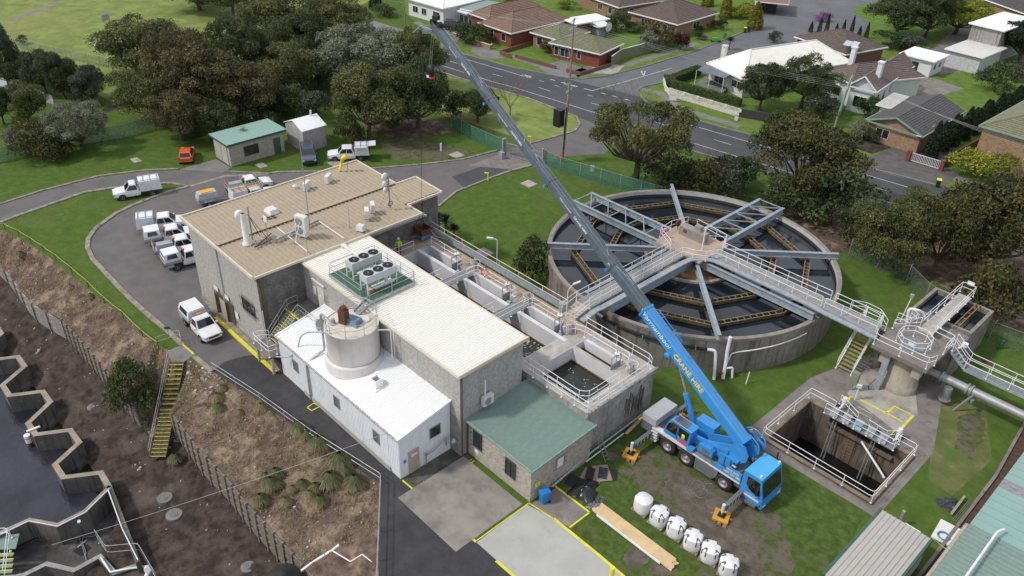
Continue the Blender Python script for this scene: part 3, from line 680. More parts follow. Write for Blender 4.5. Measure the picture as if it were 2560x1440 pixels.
# ---- middle block building
mi=thing('block_building',(-44,32,0),'long narrow block building with a cream ribbed steel roof and green deck on top','building')
MB().box(-54.5,28.85,0,-34.1,35.0,7.72).build('wall',JOINT,mi)
blocks(mi,(-54.5,28.85),(-34.1,28.85),3.6,7.7,BLOCK,[(1.9,3.6,3.2,5.8),(6.0,3.6,7.3,6.2)],.4,.2,.009,7)
blocks(mi,(-34.1,28.85),(-34.1,35.0),0,7.7,BLOCK,(),.4,.2,.013,8)
roof_sheets(mi,(-54.4,28.65,7.80),Xp,Vector((0,6.6,.12)),20.5,6.6,.76,3,.05,.05,CREAMROOF)
m=MB(); m.beam((-54.4,28.6,7.74),(-33.9,28.6,7.74),.14,.16); m.beam((-33.88,28.55,7.80),(-33.88,35.35,7.92),.14,.28); m.beam((-54.4,35.3,7.86),(-33.9,35.3,7.86),.16,.18); m.build('fascia',CREAMT,mi)
door(mi,(-52.0,28.84,4.15),Ym,.95,2.05,mat('pale_door',(.60,.59,.54),.5))
MB().box(-48.6,28.80,4.1,-47.3,28.88,6.3).build('doorway',FANB,mi)
MB().beam((-53.0,28.7,6.75),(-51.2,28.7,6.75),.14,.10).build('strip_light',UNITW,mi)
sign('safety notice beside the pale door above the tank stairs',(-53.0,28.82,5.5),Ym,.5,.8)
MB().tube([(-34.0,28.95,7.7),(-34.0,28.95,.2)],.06,6).build('downpipe',BROWNF,mi)
# stair landing along its wall
ld=thing('concrete_landing',(-50.5,27.5,0),'concrete landing with yellow edge below the pale upper door','landing')
MB().box(-54.3,26.6,3.75,-46.4,28.8,4.0).build('slab',PITC,ld); m=MB()
for x in (-54.0,-50.5,-47.0): m.box(x - .15,26.8,0,x+.15,27.1,3.75)
m.build('column',CONC,ld); MB().box(-54.3,26.52,3.9,-51.8,26.6,4.02).build('edge_strip',YEL,ld)
# ---- green deck
gd=thing('roof_platform',(-47.8,31.2,8.0),'green painted service deck on the cream roof carrying two fan coolers','platform')
m=MB(); MB().box(-50.5,29.0,8.12,-45.1,33.4,8.2).build('deck_plate',mat('green_deck',(.055,.125,.075),.7,.14,2.0,grime=(.09,.16,.11),gscale=4),gd)
m.beam((-50.55,28.94,8.12),(-45.05,28.94,8.12),.08,.22); m.beam((-45.04,28.94,8.12),(-45.04,33.45,8.12),.08,.22); m.beam((-50.55,33.45,8.12),(-45.05,33.45,8.12),.08,.22); m.beam((-50.56,28.94,8.12),(-50.56,33.45,8.12),.08,.22)
for x in (-50,-48,-46):
    for y in (29.3,31.2,33.1): m.box(x - .06,y - .06,7.86,x+.06,y+.06,8.05)
m.build('edge_beam',GALV,gd)
railing([(-50.5,31.3,8.2),(-50.5,29.0,8.2),(-46.2,29.0,8.2)],'galvanised railing on the left edges of the green roof deck',GALV,gap=1.9)
railing([(-45.3,29.05,8.2),(-45.1,29.1,8.2),(-45.1,33.4,8.2)],'galvanised railing on the right edge of the green roof deck',GALV,gap=1.9)
railing([(-45.1,33.45,8.2),(-50.5,33.45,8.2),(-50.5,32.3,8.2)],'galvanised railing on the back edge of the green roof deck',GALV,gap=1.9,ends=False)
def cooler(label,c,rz):
    t=thing('fan_cooler',c,label,'cooling unit','three fan coolers on the green roof deck',rz)
    MB().cbox(0,0,.95,2.9,1.0,.62).build('casing',mat('pale_grey_case',(.50,.51,.53),.45,.05,2.0),t,local=True)
    for i in (-1,0,1):
        fr=MB().lathe([(.40,.0),(.42,.05),(.37,.06),(.36,.0)],(i*.93,0,1.57),18).build('fan',FANB,t,local=True)
        g=MB().cyl((i*.93,0,1.58),.36,.01,16)
        for k in range(6):
            a=k*1.047; g.beam((i*.93,0,1.60),(i*.93+.35*math.cos(a),.35*math.sin(a),1.62),.13,.01)
        me=g.build('blade',FANB,fr,local=True); h=MB().cyl((i*.93,0,1.62),.07,.03,8).build('hub',GALV,fr,local=True)
    m0=None
    for sx in (-1.4,1.4):
        for sy in (-.45,.45):
            o=MB().cbox(sx,sy,0,.07,.07,.95).build('leg',WHITEP,t,local=True)
    m=MB(); m.cbox(0,-.45,.35,2.8,.05,.05); m.cbox(0,.45,.35,2.8,.05,.05); m.build('brace',WHITEP,t,local=True)
    m=MB(); m.cbox(.35,0,0.02,1.9,.6,.08); m.tube([(-.2,0,.1),(-.2,0,.7),(.2,0,.8)],.05); m.tube([(.1,.2,.1),(.1,.2,.9)],.04); m.cyl((.7,0,.08),.16,.55,10); m.build('pipework',UNITW,t,local=True)
    return t
k1=cooler('three fan cooler on the green roof deck, further from the silo',(-48.9,31.3,8.2),R_(90)); k2=cooler('three fan cooler on the green roof deck nearer the silo, box under it',(-46.5,31.0,8.2),R_(90))
p=Vector((-46.2,29.9,8.2)); cb=thing('cardboard_box',p,'brown cardboard box under the nearer fan cooler','box'); MB().cbox(p.x,p.y,p.z,.6,.45,.35,.2).build('carton',mat('cardboard',(.30,.14,.07),.9),cb); MB().cbox(p.x,p.y+.1,p.z+.35,.4,.3,.02,.4).build('flap',mat('cardboard_pale',(.5,.36,.24),.9),cb)
tag(MB().tube([(-53.9,32.6,8.05),(-50.3,32.5,8.15),(-49.2,32.5,8.9)],.13,8).cyl((-53.9,32.6,7.98),.26,.14,10).build('roof_duct',UNITW),'white duct running over the cream roof to the green deck','duct')
# ---- white clad shed with silo
ws=thing('clad_shed',(-43,26.4,0),'long white ribbed steel shed under the silo with beige door','building')
A=[Vector(q) for q in ((-51.4,24.12,0),(-35.2,24.12,0),(-35.2,28.8,0),(-51.4,28.8,0))]
z1,z2=3.82,4.72
m=MB().hexa([(a.x,a.y,0.0) for a in A],[(-51.4,24.12,z1),(-35.2,24.12,z1),(-35.2,28.8,z2),(-51.4,28.8,z2)]); m.build('wall',WHITEWALL,ws)
def clad(root,a,b,z0,za,zb,n,mt,rib=.025,nm='wall_panel',per=4):
    "vertical ribbed wall panels, several ribs each"
    a=Vector((*a,0)); b=Vector((*b,0)); d=(b - a); L=d.length; d.normalize(); n=Vector(n); k=max(1,round(L/.8)); w=L/k
    for i in range(k):
        m=MB()
        for j in range(per):
            u=(i*w+w*(j+.5)/per); t=u/L; zt=za+(zb - za)*t; p=a+d*u+n*.004
            m.beam(p+Zp*z0,p+Zp*zt,w/per*.34,rib*1.4,0,up=n)
        m.build(nm,mt,root)
clad(ws,(-51.4,24.12),(-35.2,24.12),.45,z1,z1,(0,-1,0),WHITEWALL); clad(ws,(-35.2,24.12),(-35.2,28.8),.05,z1,z2,(1,0,0),WHITEWALL)
MB().box(-47.9,24.02,0,-36.3,24.11,.45).build('concrete_upstand',NEWC,ws)
sl=Vector((0,4.9,.94))
roof_sheets(ws,(-51.5,24.0,z1+.05),Xp,sl,5.2,5.0,.76,3,.035,.045,WHITEROOF); roof_sheets(ws,(-41.6,24.0,z1+.05),Xp,sl,6.5,5.0,.76,3,.035,.045,WHITEROOF)
MB().hexa([(-46.4,24.0,z1+.03),(-41.5,24.0,z1+.03),(-41.5,28.84,z2+.06),(-46.4,28.84,z2+.06)],[(-46.4,24.0,z1+.08),(-41.5,24.0,z1+.08),(-41.5,28.84,z2+.11),(-46.4,28.84,z2+.11)]).build('flat_flashing',WHITEROOF,ws)
m=MB().beam((-51.5,23.96,z1+.02),(-35.1,23.96,z1+.02),.14,.12); m.build('gutter',mat('dirty_gutter',(.40,.38,.35),.7,.3,6,grime=(.08,.06,.04),gscale=8),ws)
MB().beam((-35.1,23.95,z1+.08),(-35.1,28.85,z2+.1),.16,.16).build('barge_cap',WHITEROOF,ws)
MB().beam((-51.5,23.95,z1+.08),(-51.5,28.85,z2+.1),.12,.1).build('barge_cap',WHITEROOF,ws)
for x in (-48.9,-43.0,-37.9): window(ws,(x,24.1,2.25),Ym,.8,1.1,STEEL,CURTAIN,1,.05)
window(ws,(-35.18,27.35,2.7),Xp,1.0,1.0,STEEL,GLASS,1,.06)
door(ws,(-35.18,25.35,.05),Xp,.95,2.1,BEIGED); MB().box(-35.13,24.8,1.6,-35.10,25.75,1.85)
sign('white notice fixed to the beige door of the white shed',(-35.10,25.35,1.75),Xp,.5,.22)
sign('blue circle safety sign beside the beige shed door',(-35.14,24.55,1.5),Xp,.22,.28,mt=mat('sign_blue',(.10,.22,.55),.5))
ct=thing('roof_vent',P(942,960,4.5),'square white vent box on the shed roof in front of the silo','vent'); q=ct.location
MB().cbox(q.x,q.y,4.0,1.0,1.0,.35).build('base_flashing',WHITEROOF,ct)
m=MB();
for a,b,c_,d_ in ((-.33,-.33,.33,-.27),(-.33,.27,.33,.33),(-.33,-.27,-.27,.27),(.27,-.27,.33,.27)): m.box(q.x+a,q.y+b,4.35,q.x+c_,q.y+d_,5.05)
m.build('upstand',WHITEROOF,ct); MB().box(q.x - .26,q.y - .26,4.4,q.x+.26,q.y+.26,4.85).build('filter',PITC,ct)
tag(MB().tube([P(988,900,4.55),P(988,900,4.55)+Zp*3.9],.045,8).cyl(P(988,900,4.5),.12,.08,8).build('vent_pole',WHITEP),'tall thin white pole standing on the white shed roof right of the silo','pole')
acunit('white air conditioner at the left end of the white shed roof',(-49.3,27.0,4.45),R_(75),1.0,.45,1.0)
# silo
SX,SY=-44.2,26.75
si=thing('silo',(SX,SY,4.2),'round pale lime silo standing up through the white shed roof','silo')
SILO=mat('silo_paint',(.63,.60,.57),.5,.04,1.2,streak=(.57,.54,.50),grime=(.50,.38,.25),gscale=1.3,gpos=(.68,.8))
MB().lathe([(2.27,4.1),(2.27,4.95),(2.2,5.05),(2.05,5.1)],(SX,SY,0),40).build('base_ring',SILO,si)
MB().lathe([(2.02,4.9),(2.02,7.7),(2.06,7.72),(2.06,7.80),(2.0,7.80)],(SX,SY,0),44).build('shell',SILO,si)
MB().lathe([(2.02,7.74),(1.0,7.95),(.02,8.0)],(SX,SY,0),40).build('lid',mat('silo_lid',(.60,.54,.46),.6,.08,1.5,grime=(.36,.16,.05),gscale=1.1,gpos=(.62,.72)),si)
ring=[(SX+1.98*math.cos(a),SY+1.98*math.sin(a),7.8) for a in [R_(-100+13.5*i) for i in range(22)]]
railing(ring,'galvanised ring railing round the top of the silo',GALV,gap=1.3,rad=.05,r=.022,every=3)
fr=thing('dust_filter',(SX - .1,SY - .5,7.95),'rusty box dust filter on blue frame on top of the silo','filter')
MB().cbox(SX - .1,SY - .55,8.05,.62,.55,1.15,.3).build('rusty_casing',RUST,fr); m=MB().cbox(SX+.1,SY - .1,7.95,1.7,.9,.45,.35,0,.85); m.build('blue_housing',mat('faded_blue',(.13,.22,.30),.6,.2,3,grime=(.3,.3,.3),gscale=5),fr)
MB().cyl((SX - .6,SY - 1.2,7.85),.22,.6,12,.12).build('motor',GALV,fr); MB().cbox(SX - .1,SY - .55,9.2,.4,.35,.25,.3).build('cowl',RUST,fr)
tag(MB().cyl((SX+.35,SY+.75,7.9),.55,.09,20).build('cover_disc',SILO),'round flat cover plate on the silo lid','cover');
t=thing('access_ladder',(SX - .3,SY+2.0,7.8),'grey steel ship ladder from the green deck down to the silo top','ladder')
for dx in (0,.7): MB().beam((-45.5+dx,29.2,8.35),(-45.1+dx,27.6,7.8+.2),.06,.22).build('stringer',STEEL,t)
for i in range(5):
    a=Vector((-45.5,29.2,8.35)).lerp(Vector((-45.1,27.6,8.0)),(i+.5)/5); MB().beam(a,a+Xp*.7,.2,.03).build('tread',STEEL,t)
t=thing('conveying_pipe',(-51,24,2),'looping grey conveying pipe along the white shed wall up to the silo','pipe')
hx=lambda x,y,z: P(x,y,z)
m=MB(); a=[(690,892,2.8),(722,893,2.85),(742,880,3.6),(748,855,4.4),(752,840,5.2),(770,830,5.9),(800,830,6.3),(845,838,7.0)]
m.tube(fillet([P(*q) for q in a],.4),.06,8).build('hose',GALV,t)
a=[Vector((-46.9,24.0,0.1)),Vector((-46.9,24.0,3.75)),Vector((-46.7,25.0,4.25)),Vector((-46.65,25.6,4.4)),Vector((-46.65,25.6,7.9)),Vector((-45.2,25.4,8.1)),Vector((-44.9,25.5,7.9))]
MB().tube(fillet(a,.25),.09,8).build('riser',GALV,t)
tag(MB().tube(fillet([(SX+2.3,SY+.8,8.0),(SX+2.9,SY+1.5,8.0),(SX+2.9,SY+1.5,5.2),(SX+2.3,SY+1.3,5.2)],.15),.035,6).build('vent_pipe',WHITEP),'thin white vent pipe against the block wall beside the silo','pipe')
# stairs between main wall and shed
st=thing('steel_stairs',(-52.8,26.3,0),'steel stairs with yellow nosings rising beside the dark block wall','stairs')
n=11
for i in range(n):
    x=-52.9; y=24.6+.20*i; z=1.9+.19*(i+1)
    MB().box(-53.9,y,z - .04,-52.7,y+.24,z).build('tread',STEEL,st); MB().box(-53.9,y - .01,z - .01,-52.7,y+.05,z+.015).build('nosing',YEL,st)
for x in (-53.95,-52.65): MB().beam((x,24.5,1.9),(x,26.8,4.0),.06,.25).build('stringer',GALV,st)
MB().box(-54.4,23.2,1.75,-51.6,24.6,1.9).build('lower_platform',PITC,st); m=MB().box(-54.3,23.4,0,-54.1,23.6,1.75); m.box(-51.9,23.4,0,-51.7,23.6,1.75); m.build('support',BEIGED,st)
railing([(-52.7,24.6,1.95),(-52.7,26.9,4.05),(-51.4,26.9,4.05),(-49.6,26.9,4.05)],'galvanised handrail on the right of the steel stairs by the shed',GALV)
railing([(-53.9,24.6,1.95),(-53.9,26.6,4.05),(-53.9,27.6,4.05)],'galvanised handrail against the dark block wall on the steel stairs',GALV)
railing([(-53.8,24.5,1.9),(-54.3,23.9,1.9),(-54.3,23.3,1.9),(-51.7,23.3,1.9),(-51.7,24.0,1.9)],'white railing round the small platform at the foot of the steel stairs',WHITEP)
tag(MB().tube([(-53.0,23.9,1.9),(-53.0,23.9,5.6)],.03,6).build('signal_pole',WHITEP),'thin white pole rising from the small stair platform','pole')
# ---- office with green roof
of=thing('block_office',(-31,32.5,0),'sandy split block office with a low green corrugated roof','building')
B=[(-34.0,29.55),(-27.4,29.55),(-27.4,35.75),(-34.0,35.75)]
MB().hexa([(*q,0.0) for q in B],[(*B[0],3.35),(*B[1],3.25),(*B[2],3.5),(*B[3],3.6)]).build('wall',JOINT,of)
blocks(of,B[0],B[1],.0,3.3,BLOCKL,[(.55,1.15,1.5,2.8),(4.0,.95,5.05,2.55)],.4,.2,.02,11); blocks(of,B[1],B[2],0,3.3,BLOCKL,[(2.55,1.5,3.2,2.45)],.4,.2,.012,12)
roof_sheets(of,(-34.2,29.3,3.42),Vector((1,0,-.015)),Vector((0,6.5,.25)),7.1,6.5,.76,7,.02,.028,GREENROOF)
m=MB().beam((-34.25,29.25,3.40),(-27.1,29.25,3.30),.12,.14); m.beam((-27.08,29.2,3.32),(-27.08,35.85,3.6),.1,.16); m.build('fascia',mat('green_fascia',(.20,.30,.25),.5),of)
window(of,(-32.95,29.53,2.0),Ym,.9,1.6,DKFRAME,GLASS,1,.08); window(of,(-29.45,29.53,1.75),Ym,1.0,1.5,DKFRAME,GLASS,2,.08)
MB().tube([(-33.95,29.4,3.3),(-33.95,29.4,.1)],.045,6).build('downpipe',BROWNF,of)
sign('white notice on the office end wall facing the crane',(-27.38,32.45,1.95),Xp,.62,.85); sign('yellow warning sign low on the office corner above the blue bin',(-27.36,30.15,1.35),Xp,.5,.5,'!',YEL,SIGNT,.4)
sign('small teal sign on the office wall left of the first window',(-33.7,29.5,2.1),Ym,.25,.25,mt=mat('sign_teal',(.12,.38,.35),.5)); sign('white paper notice below the teal sign on the office wall',(-33.0,29.5,.85),Ym,.4,.3)
acunit('white air conditioner hung on the block wall above the green roof',(-33.75,31.2,3.9),R_(90),.95,.35,.8)
tag(MB().tube([(-33.7,30.9,4.3),(-33.7,30.9,6.4)],.05,8).build('vent_pole',WHITEP),'short white vent pipe rising beside the wall air conditioner','pipe')
# pipes by the door
t=thing('wall_pipework',(-35,27,1),'grey water pipe with tap on the shed front wall','pipe')
MB().tube(fillet([(-34.95,26.3,.1),(-34.95,26.3,1.1),(-34.95,27.1,1.15),(-34.95,28.2,1.7),(-34.95,28.2,.9)],.1),.05,6).build('pipe_run',STEEL,t)
MB().cyl((-34.95,26.3,1.1),.1,.2,8).build('valve',STEEL,t)
t=thing('gas_meter',(-34.3,28.9,0),'round grey meter on bent pipes in the corner between shed and office','meter')
MB().lathe([(.02,-.18),(.25,-.12),(.28,0),(.25,.12),(.02,.18)],(-34.5,28.6,1.4),14,0,'x').build('body',GALV,t); MB().tube(fillet([(-34.3,28.9,.05),(-34.3,28.9,1.2),(-34.5,28.6,1.3)],.1),.06,6).build('riser',STEEL,t)
# ---- roof clutter on the tan roof
def rp(x,y,z=8.3): return P(x,y,z)
for lab,x,y,rz in (('white air conditioner on the tan roof next to the tall mast',768,476,-60),('white air conditioner on the tan roof, furthest from the silo',822,458,-60),('white air conditioner beside the windsock end of the tan roof by a small box',918,545,150),('dark grilled air conditioner at the right edge of the tan roof',932,530,150)):
    acunit(lab,rp(x,y),R_(rz))
a=acunit('tall double air conditioner braced by white struts in the middle of the tan roof',rp(758,590),R_(20),1.1,.5,1.9,2)
t=thing('rooftop_duct',rp(740,600),'long grey duct with white bracing struts under the tall roof unit','duct')
MB().beam(rp(690,603)+Zp*.15,rp(797,553)+Zp*.15,.22,.2).build('duct',GALV,t)
for q in (((694,572),(770,632)),((797,555),(860,598))): MB().beam(rp(*q[0])+Zp*.1,rp(*q[1])+Zp*.1,.06,.06).build('strut',WHITEP,t)
for q in ((720,592),(738,606)): MB().tube([rp(*q),rp(758,590)+Zp*1.9],.025,5).build('stay',WHITEP,t)
t=thing('roof_ventilator',rp(680,532),'low rounded grey roof ventilator near the ridge of the tan roof','vent')
MB().cbox(t.location.x,t.location.y,8.25,1.2,1.0,.18).build('curb',UNITW,t); MB().cbox(t.location.x,t.location.y,8.43,1.25,1.0,.34,0,0,.72).build('hood',UNITW,t)
t=thing('roof_vent',rp(902,572),'small white hooded box vent beside the pair of roof units','vent'); MB().cbox(t.location.x,t.location.y,8.2,.75,.6,.5,.4,0,.8).build('hood',UNITW,t); MB().cbox(t.location.x,t.location.y,8.18,.6,.5,.1,.4).build('base',STEEL,t)
t=thing('roof_vent',rp(738,474),'small white cowl vent on the tan roof left of the mast','vent'); MB().cyl((t.location.x,t.location.y,8.2),.15,.5,10).build('stack',UNITW,t); MB().cyl((t.location.x,t.location.y,8.7),.25,.12,10,.1).build('cowl',UNITW,t)
t=thing('flue_stack',rp(618,608),'thick tapered grey flue standing on the tan roof','chimney'); q=t.location
MB().lathe([(.42,8.2),(.42,8.35),(.27,8.42),(.27,9.9),(.25,9.95),(.25,10.6),(.17,11.1),(.17,11.15),(.0,11.1)],(q.x,q.y,0),16).build('stack',UNITW,t); MB().cyl((q.x,q.y,11.15),.15,.03,10).build('mouth',RUST,t)
t=thing('dish_mast',rp(632,600),'steel roof mast carrying a white radio dish beside the flue','aerial'); q=t.location
MB().tube([q,q+Zp*3.2],.075,8).build('mast',STEEL,t); MB().tube([q+Zp*3.2,q+Zp*5.3],.02,5).build('whip',UNITW,t)
d=q+Zp*2.4 - Vector(CR[:2].tolist()+[0])*.75
MB().lathe([(.02,.0),(.30,-.10),(.42,-.25),(.42,.12),(.38,.14),(.02,.18)],(0,0,0),18,0,'x').build('dish',SIGNW,t,local=True).location=d - q
MB().tube([d,q+Zp*2.4],.04,6).build('bracket',STEEL,t)
for e in ((672,600),(650,590)): MB().tube([rp(*e),q+Zp*2.3],.03,5).build('stay',BROWNF,t)
t=thing('panel_aerial',rp(672,610),'small square panel aerial on a short post in the middle of the tan roof','aerial'); q=t.location
MB().tube([q,q+Zp*2.3],.04,6).build('post',STEEL,t); MB().beam(q+Zp*2.4 - Xp*.25,q+Zp*2.4+Xp*.25,.08,.5).build('panel',SIGNW,t)
for k,(a,b) in enumerate((((637,620),(678,585)),((637,620),(678,600)))): MB().beam(rp(*a)+Zp*.06,rp(*b)+Zp*.06,.08,.08).build('base_rail',BROWNF,t)
mast('very tall thin whip mast on the tan roof behind the tall unit',rp(775,570),9.0,.05,((3.8,1,.6,1.6),),tripod=0)
mast('short thin pole at the front gutter of the tan roof',rp(769,632),1.9,.03)
mast('thin pole with a cross foot near the small box vent',rp(875,572),2.2,.03,((.05,1,0,.8),(.05,0,1,.8)))
t=thing('dish_mast',rp(975,520),'guyed roof mast with three round dishes at the right of the tan roof','aerial'); q=t.location
MB().tube([q,q+Zp*3.4],.07,8).build('mast',STEEL,t)
for z,s_ in ((3.2,.36),(2.5,.30),(1.9,.26)):
    c_=q+Zp*z - Vector((CR[0],CR[1],0))*.3; MB().lathe([(.02,-.05),(s_,-.05),(s_,.1),(.02,.12)],(0,0,0),14,0,'x').build('dish',SIGNW,t,local=True).location=c_ - q
for e in ((948,520),(1000,505),(905,515)): MB().tube([rp(*e),q+Zp*2.2],.02,5).build('stay',STEEL,t)
MB().lathe([(.24,-.04),(.28,0),(.24,.04),(.2,0),(.24,-.04)],(0,0,0),12,0,'x').build('cable_coil',FANB,t,local=True).location=(.1,0,.5)
t=thing('windsock',rp(870,432),'yellow windsock hanging from a short mast on the tan roof','windsock'); q=t.location
MB().tube([q,q+Zp*1.9],.03,6).build('pole',STEEL,t); c_=q+Zp*1.85
MB().tube([c_,c_+Vector((-.30,-.30,-.35)),c_+Vector((-.45,-.5,-1.1)),c_+Vector((-.55,-.62,-1.7))],.2,10,rs=[.26,.22,.15,.09]).build('sock',mat('windsock_yellow',(.85,.62,.02),.7),t)
MB().beam(q - Xp*.4,q+Xp*.4,.05,.05).build('foot',STEEL,t)
m=MB()
for x,y in ((636,492),(706,533),(866,548)): m.cyl(rp(x,y),.1,.18,8)
for a,b in (((650,548),(688,540)),((655,553),(690,544))):
    MB()
t=thing('roof_grille',rp(670,546),'pair of narrow rusty slotted vents let into the tan roof','vent')
for dy in (0,.35): MB().beam(rp(652,549)+Xp*dy+Zp*.05,rp(688,540)+Xp*dy+Zp*.05,.14,.06).build('slot',BROWNF,t)
mast('slim post with a small white box at the far edge of the tan roof',rp(757,440),.9,.03)
t=thing('lamp_bracket',P(1060,540,6.5),'white flood lamp on the block wall above the lifted basket','lamp'); q=t.location; MB().cbox(q.x,q.y,q.z,.5,.18,.15,.8).build('lamp_head',UNITW,t); MB().tube([q,q+Vector((-.6,-.2,.1))],.03,5).build('arm',STEEL,t)
# ---- cream brick sheds at the far side
cs=thing('brick_shed',(-94.5,44.5,0),'cream brick shed with green flat roof beside the parked cars','shed')
c0,c1=Vector((-95.4,40.5,0)),Vector((-91.4,40.5,0));
MB().box(-95.5,40.4,0,-91.4,47.9,2.75).build('wall',BLOCKL,cs); blocks(cs,(-91.4,40.4),(-91.4,47.9),0,2.75,BLOCKL,[(1.9,.8,4.0,2.2),(5.9,0,7.0,2.2)],.4,.2,.008,21); blocks(cs,(-95.5,40.4),(-91.4,40.4),0,2.75,BLOCKL,[(.5,0,3.6,2.5)],.4,.2,.008,22)
MB().box(-95.8,40.1,2.76,-91.1,48.3,3.02).build('fascia',GREENT,cs); roof_sheets(cs,(-95.85,40.05,3.05),Yp,Xp,8.3,4.8,.76,4,.02,.03,mat('pale_green_roof',(.24,.38,.33),.5,.05,1.2),)
window(cs,(-91.38,43.3,1.5),Xp,2.0,1.3,BROWNF,GLASS,2,.06); door(cs,(-91.38,46.9,.05),Xp,.95,2.1,GREENT)
for x in (-94.3,-92.7): door(cs,(x,40.38,.05),Ym,1.5,2.4,mat('pale_garage_door',(.42,.40,.35),.6),handle=False)
t=thing('roof_ventilator',(-94.2,43.8,3.05),'small round green cowl on the green shed roof','vent'); MB().cyl((-94.2,43.8,3.05),.3,.4,12).build('stack',GREENROOF,t); MB().cyl((-94.2,43.8,3.45),.42,.1,12,.3).build('cowl',GREENROOF,t)
gs=thing('block_shed',(-91,51,0),'small grey block shed with a white pitched roof behind the cream brick shed','shed')
x0,x1,y0,y1=-93.6,-89.4,49.6,53.0
MB().box(x0,y0,0,x1,y1,2.9).build('wall',BLOCK,gs); MB().extr([(x0,y0,2.9),(x1,y0,2.9),((x0+x1)/2,y0,3.75)],(0,y1 - y0,0)).build('gable',BLOCK,gs)
xm=(x0+x1)/2
for s_ in (-1,1):
    e=x0 - .15 if s_<0 else x1+.15
    MB().hexa([(e,y0 - .15,2.88),(xm,y0 - .15,3.78),(xm,y1+.15,3.78),(e,y1+.15,2.88)],[(e,y0 - .15,2.95),(xm,y0 - .15,3.86),(xm,y1+.15,3.86),(e,y1+.15,2.95)]).build('roof',WHITEROOF,gs)
MB().cyl((xm,52.3,3.7),.14,.8,8).build('flue',UNITW,gs)
# ================================================================ basins, clarifier tank, pit, weir
BCON=mat('basin_concrete',(0.34,0.33,0.32),0.9,0.12,1.0,col2=(.25,.24,.235),c2scale=.7,grime=(.16,.15,.145),gscale=2.2,gpos=(.56,.74),streak=(.20,.19,.185),wrld=False,detail=8)
BDECK=mat('basin_deck_paving',(0.40,0.315,0.245),0.9,0.1,1.0,grime=(.30,.24,.19),gscale=2,gpos=(.5,.75),wrld=True)
BDECK2=mat('basin_deck_grey',(0.42,0.39,0.36),0.9,0.1,1.0,grime=(.27,.24,.22),gscale=1.6,gpos=(.5,.75),wrld=True)
BWHITE=mat('white_lining',(0.62,0.62,0.64),0.6,0.05,1.0,grime=(.48,.46,.43),gscale=3,gpos=(.6,.8))
SLUDGE=mat('rust_stain',(0.20,0.085,0.030),0.8,0.3,3.0,grime=(.08,.04,.02),gscale=5)
GRATE=mat('grating',(0.235,0.250,0.260),0.6,0.12,6.0,metal=.3,grime=(.15,.16,.165),gscale=14)
TCON=mat('tank_concrete',(0.215,0.195,0.170),0.92,0.14,0.8,col2=(.30,.275,.24),c2pos=(.48,.68),c2scale=.35,streak=(.085,.078,.070),grime=(.13,.12,.105),gscale=2.0,gpos=(.55,.72),detail=9)
TRIM_=mat('tank_rim',(0.26,0.225,0.195),0.92,0.15,1.5,col2=(.40,.15,.035),c2pos=(.62,.70),c2scale=1.1,grime=(.15,.13,.115),gscale=3,gpos=(.5,.7),wrld=True)
SLIME=mat('weedy_trough',(0.115,0.080,0.038),0.9,0.3,2.0,grime=(.05,.038,.02),gscale=5,gpos=(.45,.65))
BEAMP=mat('blue_grey_steel',(0.285,0.33,0.37),0.5,0.10,1.2,grime=(.20,.235,.265),gscale=3,gpos=(.45,.72))
CANALW=mat('basin_water',(0.020,0.026,0.020),0.07,0.3,0.5,spec=.5,bump=.25,bscale=3,wrld=True)
STAINL=mat('stainless',(.36,.33,.31),.42,.08,1.5,metal=.5)
bs=thing('settling_basins',(-42,40,0),'raised concrete settling basins with white lined channels and brown walkway','basin')
BZ=4.2
hA=[Vector(q+(0,)) for q in ((-54.4,36.9),(-34.3,36.9),(-34.3,40.75),(-54.4,40.75))]
hB=[Vector(q+(0,)) for q in ((-54.2,41.15),(-34.3,41.15),(-34.3,42.05),(-54.2,42.05))]
hC=[Vector(q+(0,)) for q in ((-34.1,36.4),(-29.0,36.4),(-29.0,40.75),(-34.1,40.75))]
hD=[Vector(q+(0,)) for q in ((-34.1,41.1),(-30.3,41.1),(-30.3,42.05),(-34.1,42.05))]
O_=[Vector(q+(0,)) for q in ((-57.0,35.7),(-28.0,35.7),(-28.0,43.75),(-57.0,43.75))]
top=MB().sheet([O_,hC,hD,hA,hB],BZ); top.build('deck',BDECK2,bs)
MB().box(-56.9,42.12,BZ+.002,-34.6,43.7,BZ+.03).build('brown_paving',BDECK,bs); MB().box(-57,36.9,BZ+.003,-54.5,43.7,BZ+.032).build('brown_paving',BDECK,bs)
m=MB().box(-57.0,35.72,0,-56.8,43.73,BZ - .004); m.box(-56.8,35.72,0,-28.22,35.9,BZ - .004); m.box(-28.22,35.72,0,-28.02,43.73,BZ - .004); m.box(-56.8,43.55,0,-28.22,43.73,BZ - .004)
m.build('outer_wall',BCON,bs)
MB().box(-28.02,35.6,BZ - .35,-27.84,43.9,BZ+.02).build('edge_beam',BCON,bs)
def liner(h,z0,nm,mt,inset=.0,topz=BZ - .003,th=.1):
    x0,y0=h[0].x,h[0].y; x1,y1=h[2].x,h[2].y; m=MB()
    m.box(x0 - th,y0 - th,z0,x1+th,y0,topz); m.box(x0 - th,y1,z0,x1+th,y1+th,topz); m.box(x0 - th,y0,z0,x0,y1,topz); m.box(x1,y0,z0,x1+th,y1,topz); m.build(nm,mt,bs)
